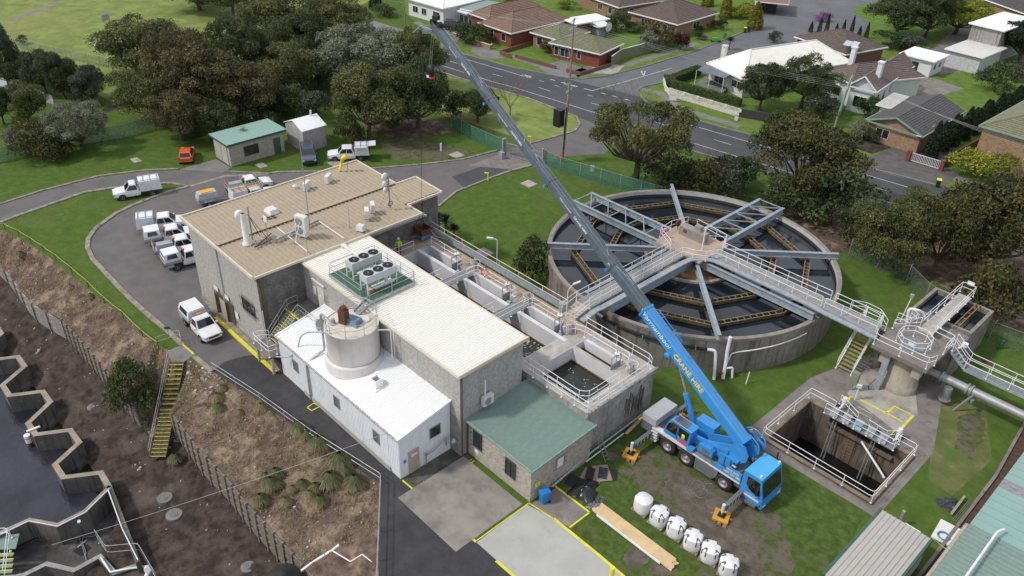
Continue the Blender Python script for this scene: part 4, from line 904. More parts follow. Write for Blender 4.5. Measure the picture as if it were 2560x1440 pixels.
for h,zf,zw in ((hA,1.5,2.55),(hB,2.0,3.35),(hC,1.5,2.85),(hD,2.0,3.45)):
    liner(h,zf,'lining',BWHITE); x0,y0,x1,y1=h[0].x,h[0].y,h[2].x,h[2].y
    m=MB(); e=.012
    for a in ((x0,y1 - e,x1,y1),(x0,y0,x1,y0+e),(x0,y0,x0+e,y1),(x1 - e,y0,x1,y1)): m.box(a[0],a[1],zf,a[2],a[3],zw+(.14 if h in (hA,hC) else .07))
    m.build('waterline_stain',SLUDGE,bs)
    MB().sheet([h],zw).build('water',CANALW,bs)
# a low white kerb along the far side of the narrow channels, raised white dividing walls
m=MB()
for a,b in ((-54.0,-49.6),(-47.3,-42.3),(-40.4,-36.3),(-33.9,-30.2)):
    m.box(a,42.06,BZ,b,42.34,BZ+.16)
m.build('channel_kerb',BWHITE,bs,kind='stuff')
m=MB()
for a,b in ((-54.4,-48.9),(-47.6,-41.9),(-40.6,-35.0)): m.box(a,40.76,BZ - .02,b,41.14,BZ+.05)
m.build('dividing_wall',BWHITE,bs,kind='stuff')
for a,b in ((-48.9,-47.6),(-41.9,-40.6),(-35.7,-34.3)):
    MB().box(a,36.8,BZ - .05,b,42.1,BZ+.02).build('deck_slab',BDECK2,bs);(MB().box(a+.05,38.0,BZ+.021,b - .05,42.1,BZ+.06).build('grating',GRATE,bs) if a<-40 else None)
r=random.Random(4); m=MB()
for i in range(260):
    x,y=r.uniform(-40.5,-34.6),r.uniform(37.6,40.6); s_=r.uniform(.03,.12); m.cyl((x,y,2.556),s_,.006,5)
for i in range(60):
    x,y=r.uniform(-33.6,-29.3),r.uniform(36.6,40.4); m.cyl((x,y,2.856),r.uniform(.02,.07),.006,5)
m.build('floating_scum',mat('scum',(.42,.42,.36),.8,.2,3),bs,kind='stuff')
MB().box(-28.015,35.6,.0,-27.99,36.9,3.8)
m=MB()
for k in range(17): y=40.4+.13*k+r.uniform(-.05,.05); m.beam((-28.008,y,r.uniform(.6,2.2)),(-28.008,y+.05,r.uniform(2.3,3.6)),r.uniform(.03,.13),.012+.0007*k,0,up=(1,0,0))
m.build('rust_streak',mat('rust_streak',(.105,.08,.068),.9,.4,5),bs,kind='stuff')
# railings on the basins
railing([(-35.2,43.58,BZ),(-28.6,43.58,BZ),(-28.15,43.3,BZ)],'white railing along the far edge of the settling basin facing the round tank',gap=1.65)
railing([(-28.0,42.6,BZ),(-27.95,38.0,BZ),(-27.95,35.7,BZ),(-30.5,35.65,BZ),(-35.0,35.65,BZ)],'white railing round the outer corner of the settling basin above the green roof',gap=1.5)
railing([(-34.4,36.2,BZ),(-31.5,36.2,BZ),(-29.3,36.2,BZ),(-28.75,36.7,BZ),(-28.75,39.0,BZ),(-28.75,40.2,BZ)],'white railing round the near sides of the open settling basin',gap=1.6)
railing([(-35.6,41.6,BZ),(-35.2,42.2,BZ),(-34.4,42.5,BZ),(-33.5,42.5,BZ),(-29.8,42.5,BZ),(-29.5,42.2,BZ)],'white railing between the settling basin channel and grey walkway',gap=1.6)
railing([(-54.6,37.2,BZ),(-54.6,40.6,BZ)],'white railing in front of the worker in the lime vest',gap=1.4)
railing([(-54.2,42.4,BZ),(-50.2,42.4,BZ),(-49.3,42.2,BZ),(-49.1,41.4,BZ)],'white railing beside the first narrow channel near the lifted basket',gap=1.8)
railing([(-47.4,41.0,BZ),(-47.4,42.3,BZ),(-43.6,42.3,BZ),(-42.3,42.3,BZ),(-42.2,41.5,BZ)],'white railing carrying the lifebuoy beside the second channel',gap=1.8)
railing([(-40.3,41.2,BZ),(-40.3,42.3,BZ),(-36.6,42.3,BZ),(-36.3,41.6,BZ)],'white railing beside the third channel before the tank stairs',gap=1.8)
for x,lab in ((-47.5,'first'),(-40.5,'second')):
    railing([(x,38.0,BZ),(x,42.0,BZ)],'white railing along the %s grating footbridge over the basins' % lab,gap=1.9);
railing([(-49.0,37.4,BZ),(-49.0,39.4,BZ)],'short white rail on the left of the first grating footbridge',gap=1.0)
railing([(-42.0,37.4,BZ),(-42.0,39.4,BZ)],'short white rail on the left of the second grating footbridge',gap=1.0)
railing([(-57.0,44.25,BZ),(-44,44.25,BZ),(-38.0,44.25,BZ)],'long cream painted outer railing beside the grey trough',mat('cream_rail',(.70,.58,.50),.5,.08,3),gap=2.4,r=.034)
tr=thing('cable_trough',(-48,43.9,BZ),'long grey galvanised trough running along the basin walkway edge','trough')
m=MB(); m.box(-56.5,43.74,BZ+.25,-38.2,43.78,BZ+.75); m.box(-56.5,43.79,BZ+.25,-38.2,44.1,BZ+.29); m.box(-56.5,44.1,BZ+.25,-38.2,44.14,BZ+.6); m.build('channel',BEAMP,tr)
MB().cyl((-38.3,43.95,BZ),.35,.75,12).build('end_pot',GALV,tr)
m=MB()
for i in range(10): m.box(-56+2*i,43.72,BZ,-55.94+2*i,44.1,BZ+.25)
m.build('bracket',STEEL,tr)
def lifebuoy(label,c,n):
    t=thing('lifebuoy',c,label,'lifebuoy'); n=Vector(n).normalized(); a=Vector((-n.y,n.x,0)); m=MB(); w=MB(); R,rr=.33,.075
    for k in range(8):
        seg=[Vector(c)+(a*math.cos(q)+Zp*math.sin(q))*R for q in [R_(45*k+5*j) for j in range(10)]]
        (m if k % 2 ==0 else m).tube(seg,rr,8,cap=False)
    m.build('ring',mat('lifebuoy_orange',(.85,.10,.04),.5),t)
    for k in range(4):
        seg=[Vector(c)+(a*math.cos(q)+Zp*math.sin(q))*R for q in [R_(90*k+5*j - 6) for j in range(4)]]
        MB().tube(seg,rr+.008,8).build('band',WHITEP,t)
    MB().tube([Vector(c)- Zp*.35,Vector(c)- Zp*.95],.03,6).build('bracket',STEEL,t)
    return t
lifebuoy('orange lifebuoy hanging on the railing of the basin walkway',(-46.3,42.2,BZ+.8),(.5,-.85,0))
def valve(label,x,y,s_=1.0,z=BZ):
    t=thing('channel_mixer',(x,y,z),label,'machine'); MB().cyl((x,y,z),.22*s_,.75*s_,10).cyl((x,y,z+.75*s_),.15*s_,.35*s_,10).build('motor',mat('motor_grey',(.32,.31,.30),.5),t)
    m=MB(); m.cyl((x,y,z+.02),.5*s_,.08,14); m.build('base_plate',PITC,t)
    m=MB()
    for k in range(5):
        a=k*1.2; m.tube([(x+.45*math.cos(a),y+.45*math.sin(a),z),(x+.45*math.cos(a),y+.45*math.sin(a),z+.8)],.02,5)
    m.tube([(x+.45*math.cos(k*.4),y+.45*math.sin(k*.4),z+.8) for k in range(13)],.02,5); m.build('guard',WHITEP,t)
    return t
valve('grey mixer motor inside its ring guard beside the first footbridge',-48.2,42.75); valve('grey mixer motor inside its ring guard beside the second footbridge',-41.0,42.5); valve('grey mixer motor standing behind the settling basin corner',-35.6,42.2,.9)
valve('small grey winch stand on the deck end facing the crane',-28.9,41.9,.7)
for k,(x,y,lab) in enumerate(((-49.7,41.8,'first'),(-42.9,41.8,'second'),(-36.6,41.8,'third'),(-30.1,41.4,'last'))):
    t=thing('sluice_gate',(x,y,BZ),'white sluice gate frame at the end of the %s narrow channel' % lab,'sluice gate')
    m=MB(); m.box(x - .06,y - .6,BZ - .3,x+.0,y - .54,BZ+1.1); m.box(x - .06,y+.5,BZ - .3,x,y+.56,BZ+1.1); m.box(x - .06,y - .6,BZ+1.1,x,y+.56,BZ+1.18); m.build('frame',GALV,t)
    MB().box(x - .05,y - .53,BZ - .4,x - .02,y+.49,BZ+.45).build('gate',STEEL,t)
    m=MB().tube([(x - .03,y,BZ+.3),(x - .03,y,BZ+1.7)],.03,6); m.tube([(x - .3,y,BZ+.95),(x+.3,y,BZ+1.05)],.03,5); m.cyl((x - .03,y,BZ+1.15),.12,.2,8); m.build('spindle',STEEL,t)
    MB().cyl((x - .03,y,BZ+1.35),.22,.03,12).build('hand_wheel',WHITEP,t)
t=thing('walkway_lamp',P(1242,662,BZ),'small walkway lamp on a thin post at the cream railing by the open lawn','lamp'); q=t.location
MB().tube(fillet([q,q+Zp*2.7,q+Zp*2.8+Vector((-.4,-.35,0))],.2),.035,6).build('post',WHITEP,t); MB().beam(q+Zp*2.8+Vector((-.3,-.25,0)),q+Zp*2.8+Vector((-.75,-.65,.02)),.2,.12).build('lamp_head',UNITW,t)
t=thing('walkway_lamp',P(1415,790,BZ),'walkway lamp leaning out beside the foot of the tank bridge stairs','lamp'); q=t.location
MB().tube(fillet([q,q+Zp*2.6,q+Zp*3.2+Vector((.25,.3,0))],.2),.035,6).build('post',WHITEP,t); MB().beam(q+Zp*3.2+Vector((.25,.3,0)),q+Zp*3.5+Vector((.65,.75,0)),.18,.1).build('lamp_head',UNITW,t)
# ---- round clarifier tank
TX,TY,TR,TZ=-37.3,61.32,14.08,3.6
tk=thing('clarifier_tank',(TX,TY,0),'huge round concrete water tank with brown rim crossed by steel bridges','tank')
MB().lathe([(TR,0),(TR,TZ - .02)],(TX,TY,0),128).build('outer_wall',TCON,tk)
MB().lathe([(TR+.04,TZ - .25),(TR+.04,TZ),(TR - .36,TZ)],(TX,TY,0),128,sm=False).build('rim',TRIM_,tk)
MB().lathe([(TR - .36,TZ - .002),(TR - .36,TZ - .42)],(TX,TY,0),128).build('inner_band',mat('pale_band',(.50,.50,.49),.8,.08,1.0,grime=(.35,.34,.33),gscale=2,gpos=(.6,.8)),tk)
MB().lathe([(TR - .37,TZ - .40),(TR - .37,1.0)],(TX,TY,0),128).build('inner_wall',mat('wet_wall',(.045,.045,.045),.7),tk)
MB().cyl((TX,TY,2.2),TR - .38,.72,96).build('water',WATERD,tk)
m=MB().lathe([(4.5,2.0),(4.5,3.12),(4.2,3.12),(4.2,2.0)],(TX,TY,0),48,sm=False); m.build('centre_ring',mat('ring_concrete',(.36,.32,.26),.9,.2,2.0),tk)
MB().cyl((TX,TY,2.3),4.19,.66,32).build('centre_floor',mat('sandy_sludge',(.34,.22,.11),.95,.3,1.2,col2=(.06,.04,.03),c2scale=.35,c2pos=(.44,.6),wrld=True),tk)
def trough(R1,nm):
    pts=[]
    for q in range(4):
        for a,rr in ((9,R1*.985),(45,R1),(81,R1*.985)): A=R_(q*90+a); pts.append(Vector((TX+rr*math.cos(A),TY+rr*math.sin(A),3.16)))
    for i in range(len(pts)):
        a,b=pts[i],pts[(i+1)% len(pts)]; d=(b - a).normalized(); n=d.cross(Zp)*.24; m=MB()
        m.beam(a+n,b+n,.05,.34); m.beam(a - n,b - n,.05,.34); m.beam(a - Zp*.15,b - Zp*.15,.43,.04)
        o=m.build(nm,SLIME,tk); L=(b - a).length; k=int(L/.62); tm=MB()
        for j in range(1,k): p=a+d*(L*j/k); tm.beam(p+n*1.1+Zp*.17,p - n*1.1+Zp*.17,.045,.035)
        tm.beam(a+n+Zp*.18,b+n+Zp*.18,.07,.03); tm.beam(a - n+Zp*.18,b - n+Zp*.18,.07,.03)
        tm2=tm.build('trough_tie',mat('weathered_tie',(.24,.19,.12),.85,.25,3),o) if False else tm
        v=np.array(tm.v)- np.array(tk.location); me=bpy.data.meshes.new('trough_tie'); me.from_pydata(v.tolist(),[],tm.f); me.materials.append(mat('weathered_tie',(.24,.19,.12),.85,.25,3)); link(me,'trough_tie',o)
        MB().tube([a+Zp*.1,Vector((a.x,a.y,3.8))],.03,5).build('hanger',STEEL,tk)
trough(11.5,'launder_trough'); trough(8.15,'launder_trough')
tb=thing('tank_bridge_frame',(TX,TY,3.6),'blue grey steel beams and trusses radiating over the round tank','bridge')
for k in range(4):
    A=R_(45+90*k); d=Vector((math.cos(A),math.sin(A),0)); MB().ibeam(Vector((TX,TY,3.93))+d*2.0,Vector((TX,TY,3.93))+d*14.35,.34,.56).build('radial_beam',BEAMP,tb)
for k,A in enumerate((180,90,0,270)):
    A=R_(A); d=Vector((round(math.cos(A)),round(math.sin(A)),0)); n=Vector((-d.y,d.x,0)); c=Vector((TX,TY,3.98)); L0,L1=1.6,(14.5 if k<2 else 13.9)
    for s_ in (-1,1): MB().ibeam(c+n*1.43*s_+d*L0,c+n*1.43*s_+d*L1,.34,.66).build('truss_beam',BEAMP,tb)
    if k<2:
        for i in range(5):
            u0=2.4+i*2.4; u1=u0+2.4; z=Zp*.25
            MB().beam(c+n*1.43+d*u0+z,c - n*1.43+d*u1+z,.09,.09).build('brace',BEAMP,tb); MB().beam(c - n*1.35+d*u1+z,c+n*1.35+d*u1+z,.09,.09).build('brace',BEAMP,tb)
wk=thing('tank_walkway',(TX,TY,4.5),'grey grating walkways with silver cable duct meeting at the tank centre','walkway')
WZ=4.62
def planks(root,a,b,w,pitch=1.2,mt=None,nm='walkway_panel'):
    a=Vector(a); b=Vector(b); d=b - a; L=d.length; d.normalize(); k=max(1,round(L/pitch)); me=None
    for i in range(k): MB().beam(a+d*(L*i/k+.012),a+d*(L*(i+1)/k - .012),w,.05).build(nm,mt or GRATE,root)
planks(wk,(-37.3,45.6,WZ),(-37.3,58.9,WZ),1.35,1.0,mat('walkway_planks',(.28,.265,.26),.7,.1,3,grime=(.2,.19,.185),gscale=10)); planks(wk,(-34.9,61.55,WZ),(-18.4,61.55,WZ),1.35,1.0,MATS['walkway_planks'])
MB().prism([(-40.0,59.0),(-34.8,59.0),(-34.8,63.7),(-40.6,64.4),(-40.6,62.0)],WZ - .2,WZ+.03).build('centre_deck',BDECK,wk)
for p_,q_ in (((-38.05,45.6),(-38.05,59.0)),((-36.55,45.6),(-36.55,59.0)),((-34.9,60.8),(-18.3,60.8)),((-34.9,62.3),(-18.3,62.3))): MB().beam((*p_,WZ - .08),(*q_,WZ - .08),.08,.2).build('side_channel',BEAMP,wk)
duct=[(-36.0,43.9,4.3),(-35.9,45.6,4.75),(-35.75,46.2,4.8),(-35.75,57.0,4.7),(-35.7,58.6,4.7),(-35.1,59.6,4.62),(-34.2,60.35,4.6),(-33.3,60.4,4.6),(-24,60.4,4.6),(-22.8,60.4,4.5),(-18.1,60.42,4.4)]
dp=fillet(duct,.5,3);
for i in range(len(dp)- 1): MB().beam(dp[i],dp[i+1]+(dp[i+1]- dp[i]).normalized()*.01,.55,.12).build('cable_duct',GALV,wk)
railing([(-38.0,45.4,WZ),(-38.0,58.7,WZ),(-40.3,60.0,WZ),(-40.5,62.0,WZ),(-39.9,64.0,WZ)],'white railing on the left of the bridge and round the tank centre',gap=1.5)
railing([(-36.6,45.4,WZ),(-36.6,58.6,WZ),(-35.6,58.9,WZ),(-34.6,59.6,WZ),(-34.2,60.85,WZ),(-33.2,60.85,WZ),(-23.4,60.85,WZ)],'white railing on the near sides of both tank bridges',gap=1.5)
railing([(-39.0,64.3,WZ),(-35.2,63.8,WZ),(-34.6,62.3,WZ),(-23.3,62.3,WZ)],'white railing on the far side of the right tank bridge',gap=1.5)
railing([(-22.9,62.3,WZ),(-18.6,62.3,WZ)],'short white railing between the tank rim and inlet platform, far side',gap=1.4); railing([(-23.1,60.85,WZ),(-18.4,60.85,WZ)],'short white railing between the tank rim and inlet platform, near side',gap=1.4)
st=thing('concrete_steps',(-37.3,44.6,BZ),'short flight of pale steps from the basin walkway up to the tank bridge','stairs')
for i in range(5): MB().box(-38.0,43.75+.36*i,3.9,-36.6,44.13+.36*i,BZ+.085*(i+1)).build('step',BDECK2,st)
railing([(-38.05,43.6,BZ),(-38.05,45.4,WZ)],'white handrail on the left of the short tank steps',gap=1.6); railing([(-36.5,43.6,BZ),(-36.5,45.4,WZ)],'white handrail on the right of the short tank steps',gap=1.6)
cb=thing('control_cabinet',(-37.6,61.6,WZ),'long stainless control cabinet on the deck at the tank centre','cabinet')
MB().box(-39.5,62.0,WZ+.03,-36.6,62.9,WZ+.95).build('cabinet',STAINL,cb); MB().box(-38.0,62.3,WZ+.95,-37.3,62.85,WZ+1.45).build('top_box',STAINL,cb); MB().box(-39.0,61.97,WZ+.4,-38.6,61.995,WZ+.75).build('vent_plate',RUST,cb)
for x in (-38.2,-37.2): MB().box(x,61.98,WZ+.1,x+.8,61.998,WZ+.88).build('door_panel',STAINL,cb)
lifebuoy('orange lifebuoy hanging on the railing at the tank centre',(-39.9,60.1,WZ+.7),(.5,-.85,0))
tag(MB().tube([(-36.0,61.0,WZ),(-36.0,61.0,WZ+2.3)],.05,6).build('light_pole',WHITEP),'white upright pole by the control cabinet at the tank centre','pole')
t=thing('hose_reel',(-40.1,62.6,WZ),'rusty round hose reel at the tank centre railing','reel'); MB().lathe([(.02,-.1),(.36,-.1),(.36,.1),(.02,.1)],(-40.1,62.6,WZ+.75),14,0,'x').build('reel',RUST,t); MB().tube([(-40.1,62.6,WZ),(-40.1,62.6,WZ+.7)],.04).build('stand',STEEL,t)
# pipes on the tank wall
def aring(a,r,z): return Vector((TX+r*math.cos(R_(a)),TY+r*math.sin(R_(a)),z))
t=thing('tank_pipe',aring(-78,TR,2.5),'black pipe clamped round the tank wall ending in a white downpipe','pipe')
MB().tube([aring(a,TR+.2,3.1 - .012*(a+92)) for a in range(-86,-46,3)],.12,8).build('pipe_run',BLACK,t); MB().tube([aring(-96,TR+.25,3.5),aring(-90,TR+.3,3.3),aring(-86,TR+.22,3.1)],.15,8).build('white_end',WHITEP,t)
MB().tube(fillet([aring(-48,TR+.22,2.62),aring(-45.5,TR+.28,2.6),aring(-45.0,TR+.35,2.2),aring(-44.6,TR+.9,.0)],.2),.14,8).build('downpipe',WHITEP,t)
for a in (-80,-70,-60,-52): MB().beam(aring(a,TR+.05,2.7),aring(a,TR+.36,2.75),.08,.35).build('clamp',GALV,t)
t=thing('tank_pipe',aring(-41.5,TR,2),'white standpipe with elbows at the tank wall beside the black pipe','pipe')
MB().tube(fillet([aring(-41.0,TR+.1,3.9),aring(-41.2,TR+.22,2.6),aring(-41.0,TR+.3,1.5),aring(-41.6,TR+.8,0)],.2),.16,8).build('standpipe',WHITEP,t)
MB().tube(fillet([aring(-41.0,TR+.5,.9),aring(-38.6,TR+.5,.95),aring(-38.4,TR+.7,0)],.15),.1,8).build('branch',WHITEP,t)
MB().tube(fillet([aring(-40.6,TR+.3,1.3),aring(-39.6,TR+.22,2.25)]+[aring(a,TR+.12,2.3+.014*(a+38)) for a in range(-37,-8,4)],.2),.06,6).build('thin_line',WHITEP,t)
tag(MB().tube([aring(-35,TR+1.6,0),aring(-34.5,TR+1.5,1.2)],.05,6).build('marker_post',WHITEP),'short leaning white post in the grass near the tank wall','post')
t=thing('rusty_stand',aring(-43.2,TR+1.0,0),'small rusty pedestal between the two white pipes','stand'); q=t.location; MB().tube([q,q+Zp*.8],.05).build('stem',RUST,t); MB().box(q.x - .2,q.y - .15,.8,q.x+.25,q.y+.15,.86).build('plate',RUST,t); MB().box(q.x - .25,q.y - .2,0,q.x+.25,q.y+.2,.08).build('base',RUST,t)
# ---- inlet platform
pl=thing('inlet_platform',(-15.7,62.1,0),'raised concrete inlet platform on a round column by the open pit','platform')
MB().box(-18.05,59.7,3.82,-13.4,64.6,4.17).build('slab',PITC,pl); PC=mat('column_concrete',(.36,.325,.26),.9,.1,1.0,grime=(.27,.23,.18),gscale=2,streak=(.30,.26,.20))
MB().lathe([(1.42,0),(1.42,.75),(1.33,.8),(1.33,3.8)],(-15.6,61.9,0),40).build('column',PC,pl)
for s_ in (-1,1): MB().box(-15.6+s_*1.35 - .35,60.2,2.6,-15.6+s_*1.35+.35,60.9,3.8).build('corbel',PC,pl)
MB().beam((-16.7,60.1,.0),(-16.7,60.3,3.82),.5,.14,0,up=(0,1,0)).build('steel_prop',BEAMP,pl)
MB().cyl((-18.3,63.2,0),.5,3.8,18).build('riser_pipe',PITC,pl); MB().lathe([(.5,1.9),(.72,1.9),(.72,2.1),(.5,2.1)],(-18.3,63.2,0),18).build('flange',GALV,pl)
oc=[(-15.7+1.32*math.cos(R_(22.5+45*k)),62.2+1.32*math.sin(R_(22.5+45*k)),4.17) for k in range(8)]
railing(oc,'eight sided white railing in the middle of the inlet platform',gap=1.2,closed=True,rad=.06)
MB().cyl((-15.7,62.2,4.175),1.05,.03,20).build('floor_cover',GRATE,pl); sign('white notice on the eight sided railing of the inlet platform',(-15.5,60.95,4.95),(0,-1,0),.5,.32)
railing([(-18.2,60.6,4.17),(-17.95,59.8,4.17),(-13.6,59.8,4.17),(-13.3,60.7,4.17)],'white railing along the front edge of the inlet platform',gap=2.1)
railing([(-13.45,62.8,4.17),(-13.45,64.5,4.17),(-15.1,64.6,4.17),(-15.15,73.2,4.4),(-16.3,73.2,4.4),(-16.4,65.0,4.17),(-17.0,64.2,4.17),(-18.1,64.2,4.17)],'white railing round the walkway over the two small open tanks',gap=1.7)
railing([(-18.2,62.4,4.17),(-19.3,63.5,4.17),(-20.6,63.4,4.3),(-21.4,62.5,4.5)],'white curved railing at the back left of the inlet platform',gap=1.3)
railing([(-17.9,63.2,4.17),(-17.2,63.9,4.17),(-16.9,65.6,4.17),(-17.6,65.9,4.17)],'low white loop railing beside the bent white pipe',gap=1.4,h=.9)
planks(pl,(-15.75,64.6,4.2),(-15.75,73.2,4.2),1.15,1.2,BDECK2)
t=thing('bent_pipe',(-17.6,65.6,0),'thick white bent pipe standing beside the small open tank','pipe'); MB().tube(fillet([P(2265,825,2.8),P(2272,770,5.0),P(2305,778,4.9),P(2312,795,4.2)],.35),.12,8).build('pipe_run',WHITEP,t)
t=thing('walkway_lamp',P(2250,805,4.0),'small lamp on a leaning thin pole behind the inlet platform','lamp'); q=t.location; MB().tube([q,q+Vector((.2,.1,2.6))],.04,6).build('post',WHITEP,t); MB().cbox(q.x+.2,q.y+.1,q.z+2.6,.3,.22,.3).build('lamp_head',STEEL,t)
bt=thing('open_tank',(-15.9,71,0),'pair of small rectangular open concrete tanks behind the inlet platform','tank')
for x0,x1 in ((-18.4,-15.9),(-15.7,-13.2)):
    zt=3.65; m=MB();
    for a in ((x0,68.4,x1,68.65),(x0,73.3,x1,73.55),(x0,68.65,x0+.25,73.3),(x1 - .25,68.65,x1,73.3)): m.box(a[0],a[1],0,a[2],a[3],zt)
    m.build('tank_wall',TCON,bt); MB().box(x0+.251,68.651,1.0,x1 - .251,73.299,3.2).build('water',WATERD,bt)
    m=MB()
    for a in ((x0 - .02,68.38,x1+.02,68.66),(x0 - .02,73.29,x1+.02,73.57),(x0 - .02,68.66,x0+.26,73.29),(x1 - .26,68.66,x1+.02,73.29)): m.box(a[0],a[1],zt+.001,a[2],a[3],zt+.03)
    m.build('coping',TRIM_,bt)
MB().box(-15.5,64.7,0,-13.15,68.3,3.4).build('channel_block',TCON,bt); MB().box(-18.2,64.7,0,-16.4,68.3,3.55).build('channel_block',TCON,bt)
m=MB().beam((-14.7,68.6,3.75),(-14.7,73.4,3.75),.08,.1); m.beam((-14.35,68.6,3.75),(-14.35,73.4,3.75),.08,.1)
for i in range(4): m.beam((-14.7,69+1.2*i,3.75),(-14.35,69+1.2*i,3.75),.06,.06)
m.build('rusty_frame',mat('ochre_rust',(.30,.18,.07),.85,.2,3),bt)
sg=sign('white and red notice on the far end of the small tank walkway',(-15.7,73.28,5.5),(0,-1,0),.6,.4)
ps=thing('steel_stairs',(-19.3,60.3,0),'white railed steel stairs rising to the inlet platform','stairs'); nst=14
for i in range(nst):
    x=-20.9+.19*i; z=.28*(i+1)
    MB().box(-20.3,60.2+.215*i,z - .05,-19.05,60.46+.215*i,z).build('tread',mat('tread_ochre',(.30,.26,.12),.8,.15,3),ps)
for x in (-20.35,-19.0): MB().beam((x,60.1,0),(x,63.3,4.1),.06,.24).build('stringer',WHITEP,ps)
railing([(-20.38,60.1,0.05),(-20.38,63.3,4.1)],'white handrail on the left side of the inlet platform stairs',gap=1.6); railing([(-18.97,60.1,0.05),(-18.97,63.3,4.1)],'white handrail on the right side of the inlet platform stairs',gap=1.6)
# big pipe and its walkway to the right
bp=thing('supply_pipe',(-10,63.7,1.6),'fat silver water pipe on props leaving the inlet platform to the right','pipe')
PST=mat('galv_pipe',(.34,.34,.345),.5,.12,1.5,metal=.4,grime=(.24,.24,.24),gscale=3)
MB().tube([(-14.4,63.2,1.9),(-13.0,63.2,1.9)],.30,16).build('pipe_run',PST,bp); MB().tube([(-13.0,63.2,1.9),(1.0,63.2,1.9)],.36,18).build('pipe_run',PST,bp)
for x in (-13.0,-10.9,-10.6): MB().lathe([(.36,-.08),(.48,-.08),(.48,.08),(.36,.08)],(x,63.2,1.9),18,0,'x').build('flange',STEEL,bp)
MB().cyl((-12.1,62.6,.5),.34,1.1,14).build('branch',PST,bp); MB().cyl((-12.1,62.6,.4),.5,.12,16).build('branch_flange',STEEL,bp)
for x in (-10.2,-2.0): MB().beam((x - .9,62.2,0),(x,63.0,2.0),.14,.14).build('prop',STEEL,bp)
MB().ibeam((-10.2,62.6,1.3),(-10.2,63.8,1.3),.2,.2).build('cradle',STEEL,bp)
w2=thing('side_walkway',(-10,64.8,2.4),'grey grating walkway with white rails above the fat silver pipe','walkway')
planks(w2,(-11.9,64.6,2.9),(2.0,64.6,2.9),.9,1.2); MB().beam((-13.3,64.1,3.9),(-11.9,64.1,2.9),.05,.25).build('stringer',BEAMP,w2); m=MB().beam((-11.9,64.12,2.8),(2,64.12,2.8),.06,.22); m.build('side_channel',BEAMP,w2); MB().beam((-11.9,65.08,2.8),(2,65.08,2.8),.06,.22).build('side_channel',BEAMP,w2)
for i in range(5): MB().box(-13.35+.3*i,64.15,3.9 - .2*i - .04,-13.05+.3*i,65.05,3.9 - .2*i).build('tread',GRATE,w2)
railing([(-13.5,64.1,4.1),(-13.2,64.1,4.0),(-11.9,64.1,2.9),(2.0,64.1,2.9)],'white railing on the near side of the pipe walkway',gap=1.7); railing([(-13.4,65.1,4.1),(-11.9,65.1,2.9),(2.0,65.1,2.9)],'white railing on the far side of the pipe walkway',gap=1.7)
t=thing('gate_valve',(-13.4,66.0,3.4),'white and black valve with orange rust at the corner of the inlet platform','valve'); MB().tube([(-13.3,64.9,3.6),(-12.9,66.2,3.7)],.1,8).cyl((-12.9,66.2,3.6),.25,.3,10).build('valve_body',WHITEP,t)
# ---- open pit
pt=thing('open_pit',(-15.35,50.9,0),'deep rectangular open concrete pit with dark water and stained walls','pit')
PWALL=mat('stained_pit_wall',(0.15,0.115,0.085),0.92,0.2,0.8,col2=(.075,.07,.065),c2pos=(.45,.62),c2scale=.35,streak=(.055,.048,.042),grime=(.22,.14,.07),gscale=.8,gpos=(.58,.7),detail=9)
m=MB()
for a in ((PX0 - .3,PY0 - .3,PX1+.3,PY0),(PX0 - .3,PY1,PX1+.3,PY1+.3),(PX0 - .3,PY0,PX0,PY1),(PX1,PY0,PX1+.3,PY1)): m.box(a[0],a[1],-4.0,a[2],a[3],.18)
m.build('pit_wall',PWALL,pt); m=MB()
for a in ((PX0 - .32,PY0 - .32,PX1+.32,PY0+.01),(PX0 - .32,PY1 - .01,PX1+.32,PY1+.32),(PX0 - .32,PY0+.01,PX0+.01,PY1 - .01),(PX1 - .01,PY0+.01,PX1+.32,PY1 - .01)): m.box(a[0],a[1],.181,a[2],a[3],.26)
m.build('coping',mat('lichen_kerb',(.22,.17,.12),.92,.2,1.5,grime=(.10,.085,.06),gscale=3,wrld=True),pt)
MB().box(PX0,PY0,-4.4,PX1,PY1,-3.7).build('pit_water',mat('pit_water',(.010,.010,.011),.08,.3,.6,wrld=True),pt)
MB().box(PX0+2.0,PY1 - .012,-2.6,PX1 - 1.9,PY1 - .002,-2.45); m=MB().box(-17.7,PY1 - .35,-.9,-12.2,PY1 - .001,-.7); m.build('ledge',PWALL,pt)
MB().box(-17.6,PY1 - .03,-.68,-12.3,PY1 - .004,.17).build('dark_opening',FANB,pt)
for x in (-17.1,-13.9):
    MB().tube([(x,PY1 - .5,.6),(x,PY1 - .9,-3.7)],.05,6).build('guide_rail',GALV,pt); MB().tube([(x+.25,PY1 - .5,.6),(x+.25,PY1 - .9,-3.7)],.05,6).build('guide_rail',GALV,pt)
MB().tube([(-14.6,PY1 - .6,-.4),(-12.4,PY1 - 1.2,-1.6),(-11.6,PY1 - 3.2,-.2)],.09,8).build('white_pipe',WHITEP,pt)
t=thing('pit_ladder',(-15.5,PY1,-2),'thin steel ladder fixed to the back wall of the open pit','ladder')
for x in (-15.7,-15.2): MB().tube([(x,PY1 - .12,0),(x,PY1 - .12,-3.5)],.02,5).build('side_rail',mat('ochre_rust',(.30,.18,.07),.85,.2,3),t)
for i in range(10): MB().tube([(-15.7,PY1 - .12,-.4 - .32*i),(-15.2,PY1 - .12,-.4 - .32*i)],.018,5).build('rung',MATS['ochre_rust'],t)
railing([(PX0 - .3,PY1+.25,.26),(PX0 - .35,PY0 - .3,.26),(PX1+.25,PY0 - .35,.26),(PX1+.25,PY1+.25,.26),(-12.6,PY1+.25,.26)],'white railing round the near three sides of the open pit',gap=2.15)
